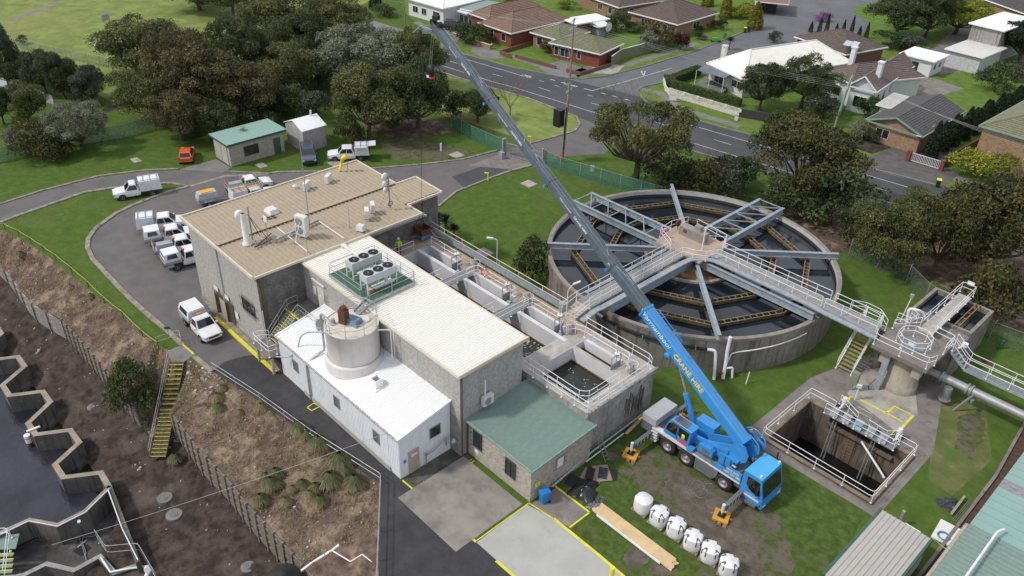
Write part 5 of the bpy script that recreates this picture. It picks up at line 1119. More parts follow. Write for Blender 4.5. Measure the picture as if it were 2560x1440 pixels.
railing([(PX0 - .3,PY1+.25,.26),(-17.6,PY1+.25,.26)],'white railing at the back left corner of the open pit',gap=2.0)
# machinery above the pit
mc=thing('pit_screens',(-15,55.0,0),'cluster of grey screen frames, hatches and pipes on the back edge of the pit','machinery')
MB().box(-17.9,PY1 - .9,.5,-12.2,PY1+.1,.58).build('grating',GRATE,mc)
for i,x in enumerate((-17.2,-16.2,-15.2,-14.2,-13.2)):
    MB().hexa([(x - .32,PY1 - .85,.62),(x+.32,PY1 - .85,.62),(x+.32,PY1 - .35,.62),(x - .32,PY1 - .35,.62)],[(x - .32,PY1 - .45,1.25),(x+.32,PY1 - .45,1.25),(x+.32,PY1 - .3,1.25),(x - .32,PY1 - .3,1.25)]).build('screen_hatch',STEEL if i != 2 else mat('screen_blue',(.30,.40,.45),.5),mc)
    MB().box(x - .3,PY1+.1,.2,x+.3,PY1+.8,.42).build('motor_cover',FANB if i % 2 else PITC,mc)
for x,y in ((-17.4,PY1+1.5),(-12.7,PY1+1.3)):
    MB().cyl((x,y,.1),.2,.7,10).build('actuator',UNITW,mc); MB().cyl((x,y,.8),.26,.3,10,.18).build('actuator_head',UNITW,mc); MB().tube(fillet([(x,y,.5),(x+.1,y - .8,.6),(x,y - 1.4,.4)],.2),.09,8).build('pipe_run',WHITEP,mc)
m=MB().box(-17.9,PY1+.15,.02,-17.3,PY1+2.1,.06); m.box(-13.2,PY1+.1,.02,-12.4,PY1+2.0,.06); m.build('slotted_cover',FANB,mc)
MB().box(-17.2,PY1+.15,.03,-13.3,PY1+1.9,.08).build('cover_plate',PITC,mc)
railing([(-17.9,PY1 - .9,.58),(-15.4,PY1 - .9,.58),(-12.2,PY1 - .9,.58),(-12.2,PY1+.1,.58)],'white railing in front of the pit screen hatches',gap=.95,h=1.0)
railing([(-17.8,PY1+1.7,.08),(-15.8,PY1+.6,.08)],'white rail slanting across the slotted cover at the pit',gap=1.2,h=.95); railing([(-16.2,PY1+1.3,.08),(-14.9,PY1+1.3,.08),(-14.9,PY1+.4,.08)],'grey rail behind the blue screen hatch at the pit',GALV,gap=1.0,h=.95)
railing([(-14.9,PY1+.5,.08),(-13.3,PY1+.3,.08),(-12.9,PY1+.9,.08)],'white rail at the right end of the pit screens',gap=1.0,h=.95)
sign('blue and white safety notice on the pit railing',(-15.1,PY1 - .93,1.35),(0,-1,0),.55,.4,mt=mat('sign_pale_blue',(.35,.5,.62),.5))
t=thing('control_box',P(2128,975,0),'pale green control cabinet on a post behind the pit','cabinet'); q=t.location; MB().box(q.x - .25,q.y - .2,.7,q.x+.3,q.y+.2,1.9).build('box',mat('cabinet_green',(.20,.25,.18),.5),t); MB().tube([q,q+Zp*.7],.07).build('post',STEEL,t)
t=thing('pit_lamp',P(2137,1000,0),'white flood lamp on a short stand behind the pit','lamp'); q=t.location; MB().tube([q,q+Zp*1.3],.05).build('post',WHITEP,t); MB().cbox(q.x,q.y,1.3,.4,.2,.3,.5).build('lamp_head',UNITW,t)
tag(MB().tube([P(x,y,.03) for x,y in ((2192,945),(2178,958),(2170,966),(2172,974),(2182,975),(2188,968),(2192,955),(2196,948))],.025,5).build('black_hose',BLACK),'loop of black hose lying beside the round column','hose')
# ---- river weir
WR=mat('weir_concrete',(.135,.125,.115),.92,.2,.8,col2=(.085,.082,.08),c2scale=.4,streak=(.05,.048,.046),grime=(.22,.19,.15),gscale=1.6,gpos=(.6,.75),detail=9)
WTOP=mat('weir_top',(.30,.255,.205),.92,.15,1.2,col2=(.42,.24,.045),c2pos=(.63,.70),c2scale=.8,grime=(.18,.155,.13),gscale=2.5,wrld=True)
wr=thing('zigzag_weir',(-62,8,-6),'zigzag concrete weir wall with lichened top at the river edge','weir')
z=-4.0; pts=[(-88.0,9.35),(-86,9.35),(-84.2,7.05),(-82.4,7.05),(-81.0,9.35),(-79.1,9.35),(-77.5,7.05),(-75.6,7.05),(-74.3,9.35),(-72.4,9.35),(-70.9,7.05),(-69.0,7.05),(-67.7,9.35),(-65.8,9.35),(-64.25,7.08),(-62.4,7.08),(-61.1,9.35),(-59.1,9.35),(-57.85,7.05),(-56.0,7.05),(-54.6,9.35),(-52.75,9.25)]
wp=[Vector((x,y,0)) for x,y in pts]
def wallrun(root,q,t_,z0,z1,mt,nm,tmt=None):
    for i in range(len(q)- 1):
        a,b=q[i],q[i+1]; d=(b - a).normalized(); e=d*(t_*.42)
        m=MB(); h=(z1 - z0); c=Zp*(z0+h/2); m.beam(a - e*(i>0)+c,b+e*(i<len(q)- 2)+c,t_ - .004*(i % 2),h - .002*(i % 2)); m.build(nm,mt,root)
        if tmt: MB().beam(a - e+Zp*(z1+.016),b+e+Zp*(z1+.016),t_+.05,.03+.004*(i % 2)).build('coping',tmt,root)
wallrun(wr,wp,.38,-6.6,z,WR,'weir_wall',WTOP)
pool=thing('fish_pool_wall',(-52,6,-6),'dark stained concrete bay walls at the end of the weir','wall')
q=[P(273,1218,z),P(213,1278,z),P(143,1313,z),P(72,1300,z),P(0,1333,z),P(-90,1372,z)]; wallrun(pool,[Vector((a.x,a.y,0)) for a in q],.3,-6.6,z,WR,'bay_wall',WTOP)
q=[P(275,1218,z),P(345,1405,z)]; wallrun(pool,[Vector((a.x,a.y,0)) for a in q],.32,-6.6,z,WR,'bay_wall')
q=[P(-20,1455,-5.2),P(60,1440,-5.2),P(117,1412,-5.2),P(186,1428,-5.2),P(250,1393,-5.2),P(285,1430,-5.0),P(345,1405,-4.8)]; wallrun(pool,[Vector((a.x,a.y,0)) for a in q],.3,-6.8,-5.1,WR,'bay_wall',BCON)
MB().sheet([[Vector((p.x,p.y,0)) for p in (P(273,1218,z),P(213,1278,z),P(143,1313,z),P(72,1300,z),P(-90,1372,z),P(-90,1560,z),P(120,1560,z),P(345,1405,z))]],-6.0).build('bay_floor',mat('bay_floor',(.075,.070,.066),.9,.3,.8,col2=(.20,.19,.18),c2pos=(.58,.72),c2scale=.8,grime=(.03,.03,.03),gscale=.9,wrld=True,detail=10),kind='structure')
PVC=mat('pvc_white',(.70,.70,.72),.4,.05,3)
t=thing('conduit',P(212,1278,z),'white conduit fixed along the bay wall top','pipe'); MB().tube([P(x,y,z+.12) for x,y in ((273,1222),(213,1281),(143,1316),(72,1302),(0,1337))],.045,6).build('conduit_run',PVC,t); MB().tube([P(x,y,z+.12) for x,y in ((270,1224),(305,1320),(345,1400))],.045,6).build('conduit_run',PVC,t)
t=thing('camera_sensor',P(197,1305,z),'white sensor housing on thin conduits in the dark bay','sensor'); c_=P(197,1305,-4.4); MB().tube([c_,c_+Vector((.25,.0,.3))],.12,8).build('housing',WHITEP,t); MB().tube([P(x,y,-5.9) for x,y in ((205,1308),(205,1317),(192,1322),(214,1392),(218,1410))],.03,5).build('conduit_run',STEEL,t); MB().tube([P(x,y,-5.9) for x,y in ((250,1323),(236,1340),(207,1344),(205,1352),(215,1382),(212,1392))],.03,5).build('conduit_run',STEEL,t)
t=thing('hatch_opening',P(205,1372,-5.9),'dark square hatch with pale lid edge in the bay floor','hatch'); q=t.location; MB().cbox(q.x,q.y,-5.99,.9,.9,.03,.3).build('opening',FANB,t); MB().cbox(q.x - .5,q.y+.2,-5.99,.12,.8,.08,.3).build('lid_edge',BCON,t)
railing([P(248,1358,-5.9),P(275,1400,-5.5),P(355,1392,-5.5),P(400,1470,-5.5)],'galvanised railing on the lower right of the dark bay',GALV,gap=2.6,h=1.5)
t=thing('white_pipe',P(300,1420,-4.5),'thick white pipe running round the foot of the bay railing','pipe'); MB().tube([P(x,y,-4.9) for x,y in ((252,1393),(276,1430),(318,1422),(362,1416))],.08,8).build('pipe_run',PVC,t)
lm=thing('flood_lamp',P(368,1420,-3.6),'white pump motor at the bottom edge beside the bay railing','machine'); q=lm.location; MB().tube([q,q+Vector((.4,-.1,.25))],.22,10).build('body',UNITW,lm); MB().tube([q+Vector((.3,0,0)),q+Vector((.5,-.5,-.4)),q+Vector((.8,-.9,-.6))],.15,8).build('bend',UNITW,lm)
t=thing('float_sensor',P(76,1112,-5.6),'white and rusty red float standing in the river by the weir','float'); q=t.location; MB().cyl((q.x,q.y,-5.8),.22,.55,12).build('rusty_base',RUST,t); MB().cyl((q.x,q.y,-5.25),.25,.75,14).build('white_top',WHITEP,t); MB().lathe([(.26,-4.8),(.29,-4.75),(.26,-4.7)],(q.x,q.y,0),14).build('band',STEEL,t)
tag(MB().beam(P(66,1079,-3.9),P(100,1066,-3.9),.18,.1).build('gauge_board',WHITEP),'white gauge board lying across the zigzag weir wall','board')
br=thing('river_footbridge',P(20,1380,-4.5),'green grey footbridge with yellow edged steps at the bottom left corner','bridge')
a0,a1,b0,b1=P(-60,1348,-4.3),P(48,1338,-4.3),P(-60,1380,-4.3),P(38,1377,-4.3)
dk=(b1 - a1); n_=5
for i in range(n_):
    p0=a1+dk*(i/n_)*.98; p1=a0+(b0 - a0)*(i/n_)*.98; MB().beam(p0,p1,.26,.06).build('deck_plank',GREENROOF,br)
for i in range(6):
    e0=P(34 - i*1,1386+14*i,-4.5 - .2*i); e1=P(-60,1392+14*i,-4.5 - .2*i); MB().beam(e0,e1,.3,.05).build('tread',GREENROOF,br); MB().beam(e0+Vector((0,0,.03))-(b1 - a1).normalized()*.1,e1+Vector((0,0,.03))-(b1 - a1).normalized()*.1,.07,.03).build('nosing',YEL,br)
railing([P(-40,1350,-4.2),P(30,1344,-4.2),P(26,1378,-4.3),P(18,1450,-5.2)],'white railing on the footbridge at the bottom left corner',gap=2.5)
MB()
# ================================================================ mobile crane
CBLUE=mat('crane_blue',(0.040,0.260,0.620),0.42,0.06,1.0,coat=.15,grime=(.05,.17,.36),gscale=5,gpos=(.56,.75))
CGREY=mat('crane_grey',(0.135,0.150,0.165),0.5,0.08,2.0,grime=(.09,.10,.11),gscale=4)
BOOMG=mat('boom_grey',(0.080,0.105,0.130),0.42,0.10,1.2,grime=(.13,.155,.18),gscale=2.2,gpos=(.5,.72))
CWG=mat('ballast_grey',(0.40,0.41,0.43),0.5,0.05,2.0,grime=(.32,.33,.35),gscale=4)
DECKM=mat('deck_plate_grey',(0.150,0.155,0.165),0.7,0.12,3.0,grime=(.26,.25,.24),gscale=4,gpos=(.58,.75))
CWHITE=mat('trim_white',(0.66,0.66,0.66),0.45,0.06,3,grime=(.5,.48,.45),gscale=6)
CGLASS=glassmat('cab_glass',(0.012,0.016,0.016),.05)
YTEXT=mat('gold_lettering',(.85,.60,.05),.5); WTEXT=mat('white_lettering',(.75,.77,.8),.5); PTEXT=mat('pink_lettering',(.80,.05,.22),.5)
TYRE=mat('tyre',(.022,.021,.021),.85,.2,4,grime=(.05,.045,.04),gscale=6); RIMS=mat('rim_silver',(.36,.36,.37),.4,.1,4,metal=.4)
cr=thing('mobile_crane',(-21.3,41.9,0),'blue mobile crane with its grey telescopic boom raised over the works','crane')
A,B=Vector((-18.5,41.9,3.8)),Vector((-55.5,44.6,24.4)); bd=(B - A).normalized(); bs_=bd.cross(Zp).normalized(); bu=bs_.cross(bd).normalized(); BL=(B - A).length
def bp_(t,s=0,u=0): return A+(B - A)*t+bs_*s+bu*u
def boomsec(t0,t1,w,h,mt,nm):
    m=MB(); prof=[(-w/2,-h*.30),(-w*.30,-h/2),(w*.30,-h/2),(w/2,-h*.30),(w/2,h*.40),(w*.42,h/2),(-w*.42,h/2),(-w/2,h*.40)]
    V=[bp_(t0,s,u) for s,u in prof]+[bp_(t1,s,u) for s,u in prof]; n=8
    m.add(V,[(j,(j+1)% n,n+(j+1)% n,n+j) for j in range(n)]+[tuple(range(n))[::-1],tuple(range(n,2*n))]); m.mi=m.mi; o=m.build(nm,mt,cr)
    me=o.data; return o
boomsec(0.005,.283,.86,1.12,CBLUE,'boom_base'); boomsec(.270,.382,.76,.98,BOOMG,'boom_section'); boomsec(.372,.582,.70,.90,BOOMG,'boom_section'); boomsec(.572,.794,.64,.82,BOOMG,'boom_section'); boomsec(.784,.985,.58,.74,BOOMG,'boom_section')
for t,w,h,mt in ((.282,.98,1.22,CBLUE),(.382,.84,1.04,BOOMG),(.582,.78,.96,BOOMG),(.794,.72,.88,BOOMG)):
    boomsec(t - .0022,t+.0022,w,h,mt,'boom_collar')
for t in (.384,.584,.796):
    MB().cyl(bp_(t,-.40,-.35),.12,.16,8,axis=-bs_).build('guide_block',CBLUE,cr)
r=random.Random(5)
m=MB()
for t0,t1,w,h in ((.29,.38,.76,.98),(.39,.57,.70,.90),(.59,.78,.64,.82),(.80,.97,.58,.74)):
    for k in range(3): u=t0+(t1 - t0)*r.uniform(.05,.7); m.beam(bp_(u,w*r.uniform(-.3,.3),h/2+.004),bp_(u+.02*r.random()+.008,w*r.uniform(-.3,.3),h/2+.004),.06,.004,0,up=bu)
m.build('wear_mark',mat('pale_wear',(.30,.33,.35),.5),cr,kind='stuff')
for s in (-.18,.2): MB().tube([bp_(.02,s,.62),bp_(.285,s,.68),bp_(.60,s,.55),bp_(.985,s,.48)],.014,4).build('hoist_rope',STEEL,cr)
for t in (.10,.17,.24): MB().cyl(bp_(t,.2,.57),.07,.06,8,axis=bu).build('rope_roller',CBLUE,cr)
MB().tube([bp_(.255,.44,.3),bp_(.255,.9,.3)],.04,6).build('jib_bracket',CBLUE,cr); MB().tube([bp_(.225,.44,.3),bp_(.225,1.0,.3)],.04,6).build('jib_bracket',CBLUE,cr); MB().tube([bp_(.27,.8,.3),bp_(.20,.8,.3)],.035,6).build('jib_bracket',CBLUE,cr); MB().beam(bp_(.205,.5,.4),bp_(.215,.5,.75),.3,.05).build('jib_bracket',CBLUE,cr)
MB().lathe([(.0,0),(.28,0),(.28,.06),(.18,.10),(.18,.22),(.08,.24),(.0,.24)],(0,0,0),16,0,'y').build('pivot_drum',CBLUE,cr,local=True).location=bp_(.196,-.55,-.52)- cr.location
fx,fu=-bd,bu
text('lettering','Warrnambool',.62,WTEXT,cr,bp_(.246,-.436,.13),fx,fu,.004,.25); text('lettering','CRANE HIRE',.60,YTEXT,cr,bp_(.150,-.436,.12),fx,fu,.006,0,bold=.012)
m=0
for t,w,s_ in ((.345,.35,.30),(.50,.35,.27),(.715,.32,.25),(.90,.29,.22)):
    text('lettering','Warrnambool',s_,WTEXT,cr,bp_(t+.026,-w - .004,.14),fx,fu,.003,.25); text('lettering','CRANE HIRE',s_*1.15,WTEXT,cr,bp_(t - .022,-w - .004,.14),fx,fu,.003,0,bold=.006)
# boom head
m=MB(); m.beam(bp_(.980,-.22),bp_(1.008,-.22,-.15),.07,.8,0,up=bu); m.beam(bp_(.980,.22),bp_(1.008,.22,-.15),.07,.8,0,up=bu); m.build('head_plate',BOOMG,cr)
for t,u in ((1.004,-.35),(.992,.48),(1.012,.1)): MB().cyl(bp_(t,-.2,u),.26,.4,14,axis=bs_).build('head_sheave',FANB,cr)
MB().cbox(*(bp_(1.006,0,.55)[:2]),bp_(1.006,0,.55).z,.5,.5,.35,.3).build('head_lamp_box',BLACK,cr); MB().beam(bp_(1.0,-.1,-.5),bp_(1.022,-.5,-1.3),.35,.3).build('nose_sheave_frame',CGREY,cr)
MB().cyl(bp_(1.022,-.7,-1.3),.2,.3,12,axis=bs_).build('nose_sheave',BLACK,cr); MB().tube([bp_(1.0,-.3,-.3),bp_(1.03,-.5,-.9),bp_(1.028,-1.2,-1.5)],.04,5).build('hose',STEEL,cr)
# luffing cylinder
c0,c1,c2=Vector((-22.3,42.05,1.95)),bp_(.122,0,-.95),bp_(.178,0,-.55)
c0=Vector((-22.9,42.45,1.9)); cm=c0.lerp(c2,.55)
MB().tube([c0,cm],.22,14).build('lift_cylinder',CBLUE,cr); MB().tube([cm,c2],.12,12).build('lift_rod',mat('chrome',(.5,.5,.52),.15,metal=.9),cr)
text('lettering','LTM 1055',.2,mat('navy_lettering',(.01,.03,.12),.5),cr,c0.lerp(cm,.75)- Yp*.225,(c0 - cm),bu,.003)
# carrier
CX0,CX1,Y0,Y1=-25.5,-17.65,40.63,43.2
MB().box(CX0,Y0+.35,.75,CX1,Y1 - .35,1.42).build('chassis',CGREY,cr); MB().box(CX0,Y0+.02,1.43,CX1,Y1 - .02,1.56).build('deck',DECKM,cr)
MB().box(CX0,Y0 - .02,1.46,CX1 - .1,Y0+.01,1.60).build('side_trim',CWHITE,cr); MB().box(CX0,Y0+.03,1.565,CX0+3.4,Y0+.42,1.60).build('side_walk',CWHITE,cr)
def wheel(root,x,y,r,w,side,local=False,z=None):
    z=r if z is None else z; o=side
    t=MB().lathe([(r*.56,-w/2),(r*.93,-w/2),(r,-w*.38),(r,w*.38),(r*.93,w/2),(r*.56,w/2)],(0,0,0),26,0,'y').build('wheel',TYRE,root,local=True)
    off=Vector((0,0,0)) if local else root.location
    t.location=Vector((x,y,z))- off
    MB().lathe([(r*.57,o*w*.5),(r*.52,o*w*.52),(r*.47,o*w*.2),(r*.22,o*w*.12),(r*.20,o*w*.42),(.001,o*w*.44)],(0,0,0),20,0,'y').build('rim',RIMS,t,local=True)
    return t
for x in (-23.95,-22.25,-18.96):
    wheel(cr,x,Y0+.18,.69,.42,-1); wheel(cr,x,Y1 - .18,.69,.42,1)
    MB().lathe([(.76,-.22),(.80,-.22),(.80,.24),(.76,.24)],(x,Y0+.2,.69),24,0,'y').build('wheel_arch',BLACK,cr) if False else None
m=MB().extr([(-21.45,Y0+.0,.35),(-19.95,Y0+.0,.35),(-19.6,Y0+.0,.75),(-19.5,Y0+.0,1.44),(-21.5,Y0+.0,1.44)],(0,.12,0)); m.build('side_skirt',CGREY,cr)
for i in range(4): MB().box(-25.5,Y0 - .08,.45+.26*i,-24.95,Y0+.3,.52+.26*i).build('step',CWHITE,cr)
for i in range(3): MB().box(-21.9,Y0+.02+.13*i,1.565,-20.3,Y0+.06+.13*i,1.60).build('step_rail',GALV,cr)
# rear end
MB().box(-26.55,Y0,.95,-25.5,Y1,1.75).build('rear_frame',CGREY,cr); MB().box(-26.5,Y0+.0,1.76,-25.25,Y1 - 1.3,2.38).build('ballast_block',CWG,cr); MB().box(-26.5,Y1 - 1.285,1.76,-25.25,Y1+.1,2.38).build('ballast_block',CWG,cr)
MB().box(-26.62,Y0 - .3,1.7,-26.52,Y1+.1,1.82).build('yellow_bar',mat('machine_yellow',(.75,.40,.02),.5),cr)
# cab
m=MB(); ya,yb=Y0 - .02,Y1; prof=[(-17.65,.72),(-15.92,.62),(-15.85,1.35),(-16.12,2.35),(-16.22,2.98),(-17.62,2.98)]
m.extr([(x,ya,z) for x,z in prof],(0,yb - ya,0)); m.build('cab',CBLUE,cr)
MB().extr([(-17.58,ya+.02,2.985),(-16.22,ya+.02,2.985),(-16.22,yb - .02,2.985),(-17.58,yb - .02,2.985)],(0,0,.03)).build('cab_roof',mat('sunny_blue',(.065,.38,.72),.5,.03,1,grime=(.08,.30,.55),gscale=2),cr)
MB().add([(-15.84,ya+.12,1.42),(-15.84,yb - .12,1.42),(-16.20,yb - .18,2.80),(-16.20,ya+.18,2.80),(-15.87,ya+.12,1.42),(-15.87,yb - .12,1.42),(-16.24,yb - .18,2.80),(-16.24,ya+.18,2.80)],[(0,1,2,3),(7,6,5,4),(0,4,5,1),(2,6,7,3),(1,5,6,2),(0,3,7,4)]).build('windscreen',CGLASS,cr)
dr=MB().extr([(-17.25,ya - .002,1.95),(-16.9,ya - .002,1.6),(-16.3,ya - .002,1.45),(-16.12,ya - .002,1.6),(-16.30,ya - .002,2.72),(-17.25,ya - .002,2.72)],(0,-.012,0)).build('side_window',CGLASS,cr)
MB().box(-17.3,ya - .02,.95,-16.1,ya - .004,1.12).build('white_stripe',CWHITE,cr); MB().box(-17.55,ya - .15,.42,-16.2,ya+.2,.62).build('cab_step',CGREY,cr); MB().box(-15.98,ya,.5,-15.78,yb,.85).build('bumper',CBLUE,cr)
text('lettering','CRANE HIRE',.14,WTEXT,cr,(-16.75,ya - .012,1.27),Xp,Zp,.002)
for y in (ya+.3,yb - .3): MB().box(-15.8,y - .18,.58,-15.765,y+.18,.76).build('headlight',SIGNW,cr)
MB().cbox(-16.3,ya - .22,1.7,.1,.16,.5,0).build('mirror',BLACK,cr); MB().tube([(-16.3,ya,2.3),(-16.3,ya - .22,2.2)],.02,5).build('mirror_arm',BLACK,cr); MB().cyl((-16.45,ya+.25,3.01),.09,.16,10).build('beacon',ORANGE if False else UNITW,cr); MB().cyl((-16.35,yb - .2,3.01),.09,.16,10).build('beacon',UNITW,cr)
MB().tube([(-16.7,yb+.05,2.2),(-16.7,yb+.05,3.6)],.07,8).build('snorkel',BLACK,cr)
# phone panel, engine deck
MB().box(-20.0,Y0+.06,1.57,-19.2,Y0+.18,1.95).build('side_locker',CBLUE,cr); MB().extr([(-19.2,Y0+.06,1.57),(-17.75,Y0+.06,1.57),(-17.75,Y0+.06,2.3),(-19.0,Y0+.06,2.3)],(0,.14,0)).build('side_panel',CBLUE,cr)
text('lettering','5562 5651',.25,mat('cream_lettering',(.75,.62,.35),.5),cr,(-18.45,Y0+.052,2.13),Xp,Zp,.003,bold=.006); text('lettering','0407 529 386',.25,MATS['cream_lettering'],cr,(-18.5,Y0+.052,1.84),Xp,Zp,.003,bold=.006)
MB().box(-19.2,Y0+.3,1.57,-17.8,Y1 - .55,1.98).build('engine_cover',DECKM,cr); MB().box(-17.95,Y0+.2,1.57,-17.68,Y1,2.3).build('dark_bulkhead',BLACK,cr); MB().box(-19.0,Y1 - .5,1.57,-17.7,Y1,2.0).build('black_box',BLACK,cr)
MB().cyl((-18.15,Y1 - .28,2.0),.16,.18,12).build('filler',CWHITE,cr); MB().tube([(-18.15,Y1 - .28,2.2),(-18.1,Y1 - .1,2.7),(-17.95,Y1+.05,2.95)],.06,6).build('exhaust',STEEL,cr)
# superstructure
MB().cyl((-21.3,41.9,1.56),.95,.22,24).build('slew_ring',CGREY,cr)
sp=[(-22.7,1.8),(-20.6,1.8),(-18.6,2.35),(-18.0,2.9),(-17.95,3.5),(-18.3,4.1),(-18.9,4.2),(-19.4,3.6),(-21.4,2.65),(-22.7,2.35)]
for y in (41.38,42.34): MB().extr([(x,y,z) for x,z in sp],(0,.08,0)).build('side_frame',CBLUE,cr)
MB().box(-22.6,41.46,1.8,-20.2,42.34,1.95).build('frame_floor',CBLUE,cr); MB().extr([(-19.9,41.05,1.8),(-18.55,41.05,1.85),(-18.45,41.05,2.75),(-19.9,41.05,2.7)],(0,.32,0)).build('rear_locker',CBLUE,cr)
MB().extr([(-21.5,40.85,1.95),(-20.35,40.85,1.95),(-20.35,40.85,2.45),(-20.6,40.85,2.62),(-21.5,40.85,2.55)],(0,.5,0)).build('oil_cooler',CBLUE,cr); MB().box(-21.2,40.835,2.05,-20.6,40.848,2.4).build('cooler_grille',CGREY,cr)
MB().cyl((-19.9,41.5,2.6),.12,.5,10).build('filter_can',CBLUE,cr)
for i in range(4): MB().box(-18.75,40.98,1.9+.2*i,-18.45,41.04,2.0+.2*i).build('hazard_stripe',CWHITE if i % 2 ==0 else BLACK,cr)
for x in (-18.9,-18.4): MB().tube([(x - .5,41.0,1.9),(x - .5,41.0,2.7)],.02,5).build('ladder_rail',BLACK,cr)
MB().box(-23.0,42.45,2.0,-21.4,43.35,3.0).build('far_locker',CBLUE,cr)
for x,z in ((-18.95,3.75),(-18.2,3.35)):
    MB().cyl((x,42.45,z),.34,.62,20,axis=(0,1,0)).build('winch_drum',mat('rope_brown',(.06,.045,.035),.8,.2,5),cr)
    for y in (42.42,43.07): MB().cyl((x,y,z),.46,.05,20,axis=(0,1,0)).build('drum_flange',CBLUE,cr)
for y in (42.36,43.18):
    MB().tube(fillet([(-19.6,y,3.5),(-19.3,y,4.3),(-18.6,y,4.5),(-17.75,y,4.0),(-17.7,y,3.2),(-18.2,y,2.7)],.3),.06,6).build('drum_hoop',CBLUE,cr)
MB().extr([(-19.5,43.15,3.2),(-18.6,43.15,2.6),(-17.9,43.15,2.9),(-17.8,43.15,3.6),(-18.6,43.15,4.0),(-19.4,43.15,3.9)],(0,.06,0)).build('side_frame',CBLUE,cr); MB().cyl((-18.8,42.8,4.45),.08,.14,8).build('beacon',ORANGE,cr)
MB().beam((-22.3,41.3,2.55),(-19.4,41.3,2.95),.12,.25).build('top_beam',CBLUE,cr)
# operator cab
oc_=[(-24.55,1.75),(-22.3,1.75),(-22.2,3.15),(-23.9,3.28),(-24.25,2.95)]
MB().extr([(x,40.72,z) for x,z in oc_],(0,.85,0)).build('operator_cab',CBLUE,cr)
MB().extr([(-24.38,40.715,2.15),(-23.42,40.715,2.1),(-23.42,40.715,3.08),(-23.85,40.715,3.12),(-24.2,40.715,2.85)],(0,-.014,0)).build('side_window',CGLASS,cr); MB().extr([(-23.28,40.715,2.3),(-23.1,40.715,2.15),(-22.45,40.715,2.2),(-22.35,40.715,3.0),(-23.28,40.715,3.06)],(0,-.014,0)).build('side_window',CGLASS,cr)
MB().extr([(-23.85,40.78,3.29),(-22.75,40.78,3.205),(-22.75,41.5,3.205),(-23.85,41.5,3.29)],(0,0,.012)).build('roof_window',glassmat('roof_glass',(.08,.10,.11),.1),cr)
m=MB()
for y in (40.72,41.57): m.tube([(-24.0,y,3.34),(-22.2,y,3.22)],.022,5)
m.build('cab_rail',GALV,cr); m=MB().box(-23.36,40.70,1.8,-23.33,40.712,3.15); m.build('door_gap',BLACK,cr)
text('lettering','FOR',.40,PTEXT,cr,(-22.82,40.70,2.04),Xp,Zp,.003,bold=.004); text('lettering','HIRE',.38,PTEXT,cr,(-22.85,40.695,1.78),Xp,Zp,.003,bold=.006)
MB().box(-22.3,40.55,1.58,-21.8,41.0,1.85).build('cab_step',CBLUE,cr)
HIVIS=mat('lime_vest',(.40,.80,.04),.6,.06,4)
op=thing('person',(-22.85,40.95,2.0),'person in a lime green vest seated at the window of the crane cab','person')
MB().lathe([(.02,2.1),(.22,2.1),(.245,2.35),(.23,2.6),(.09,2.66),(.07,2.70),(.10,2.75),(.115,2.85),(.07,2.95),(.01,2.97)],(-22.82,40.90,0),12).build('body',HIVIS,op)
# outriggers
PADY=mat('pad_yellow',(.60,.31,.03),.6,.1,2,grime=(.4,.25,.05),gscale=4,gpos=(.55,.75))
def outrig(x,s_,L=2.3):
    yb_=Y0 if s_<0 else Y1; y2=yb_+s_*L
    MB().beam((x,yb_ - s_*.4,1.0),(x,y2,.95),.30,.34).build('outrigger_beam',CGREY,cr)
    for i in range(9):
        y=yb_+s_*(.35+.2*i); MB().beam((x - .156,y - .05,.84),(x - .156,y+.05,1.1),.09,.006,0,up=(1,0,0)).build('warning_stripe',CWHITE if i % 2 else BLACK,cr); MB().beam((x+.156,y - .05,.84),(x+.156,y+.05,1.1),.09,.006,0,up=(1,0,0)).build('warning_stripe',CWHITE if i % 2 else BLACK,cr)
    MB().tube([(x,y2,1.35),(x,y2,.62)],.12,10).build('jack_housing',CWHITE,cr); MB().tube([(x,y2,.62),(x,y2,.36)],.06,10).build('jack_ram',GALV,cr); MB().cbox(x,y2,.325,.5,.5,.05,.2).build('jack_foot',FANB,cr)
def pad(x,y,label):
    t=thing('outrigger_pad',(x,y,0),label,'pad','yellow pads under the crane outriggers')
    MB().cbox(x,y,.12,1.08,1.08,.16,.35).build('plate',PADY,t)
    m=MB()
    for k in range(3): m.cbox(x - .35+.35*k,y,.0,.28,1.35,.115,.35)
    for k in range(3): MB().cbox(x+.42*(k - 1),y - .1,.0,.26,1.3,.116,.35+.1).build('timber',mat('dirty_timber',(.18,.13,.085),.9,.2,4),t)
    for k in range(8):
        a=k*.785+.35; q=Vector((x+.66*math.cos(a),y+.66*math.sin(a),.22)); MB().tube([q+Vector((.06*math.cos(j*1.05),.06*math.sin(j*1.05),0)) for j in range(6)],.02,5,closed=True).build('handle_ring',ORANGE,t)
for x,s_,L,lab in ((-25.55,-1,2.25,'yellow pad on timbers under the outrigger nearest the basin wall'),(-17.45,-1,2.25,'yellow pad under the outrigger beside the driving cab, orange rings round it'),(-25.6,1,2.1,'yellow pad under the far rear outrigger behind the grey ballast'),(-17.45,1,1.6,None)):
    outrig(x,s_,L)
    if lab: pad(x,(Y0 if s_<0 else Y1)+s_*L,lab)
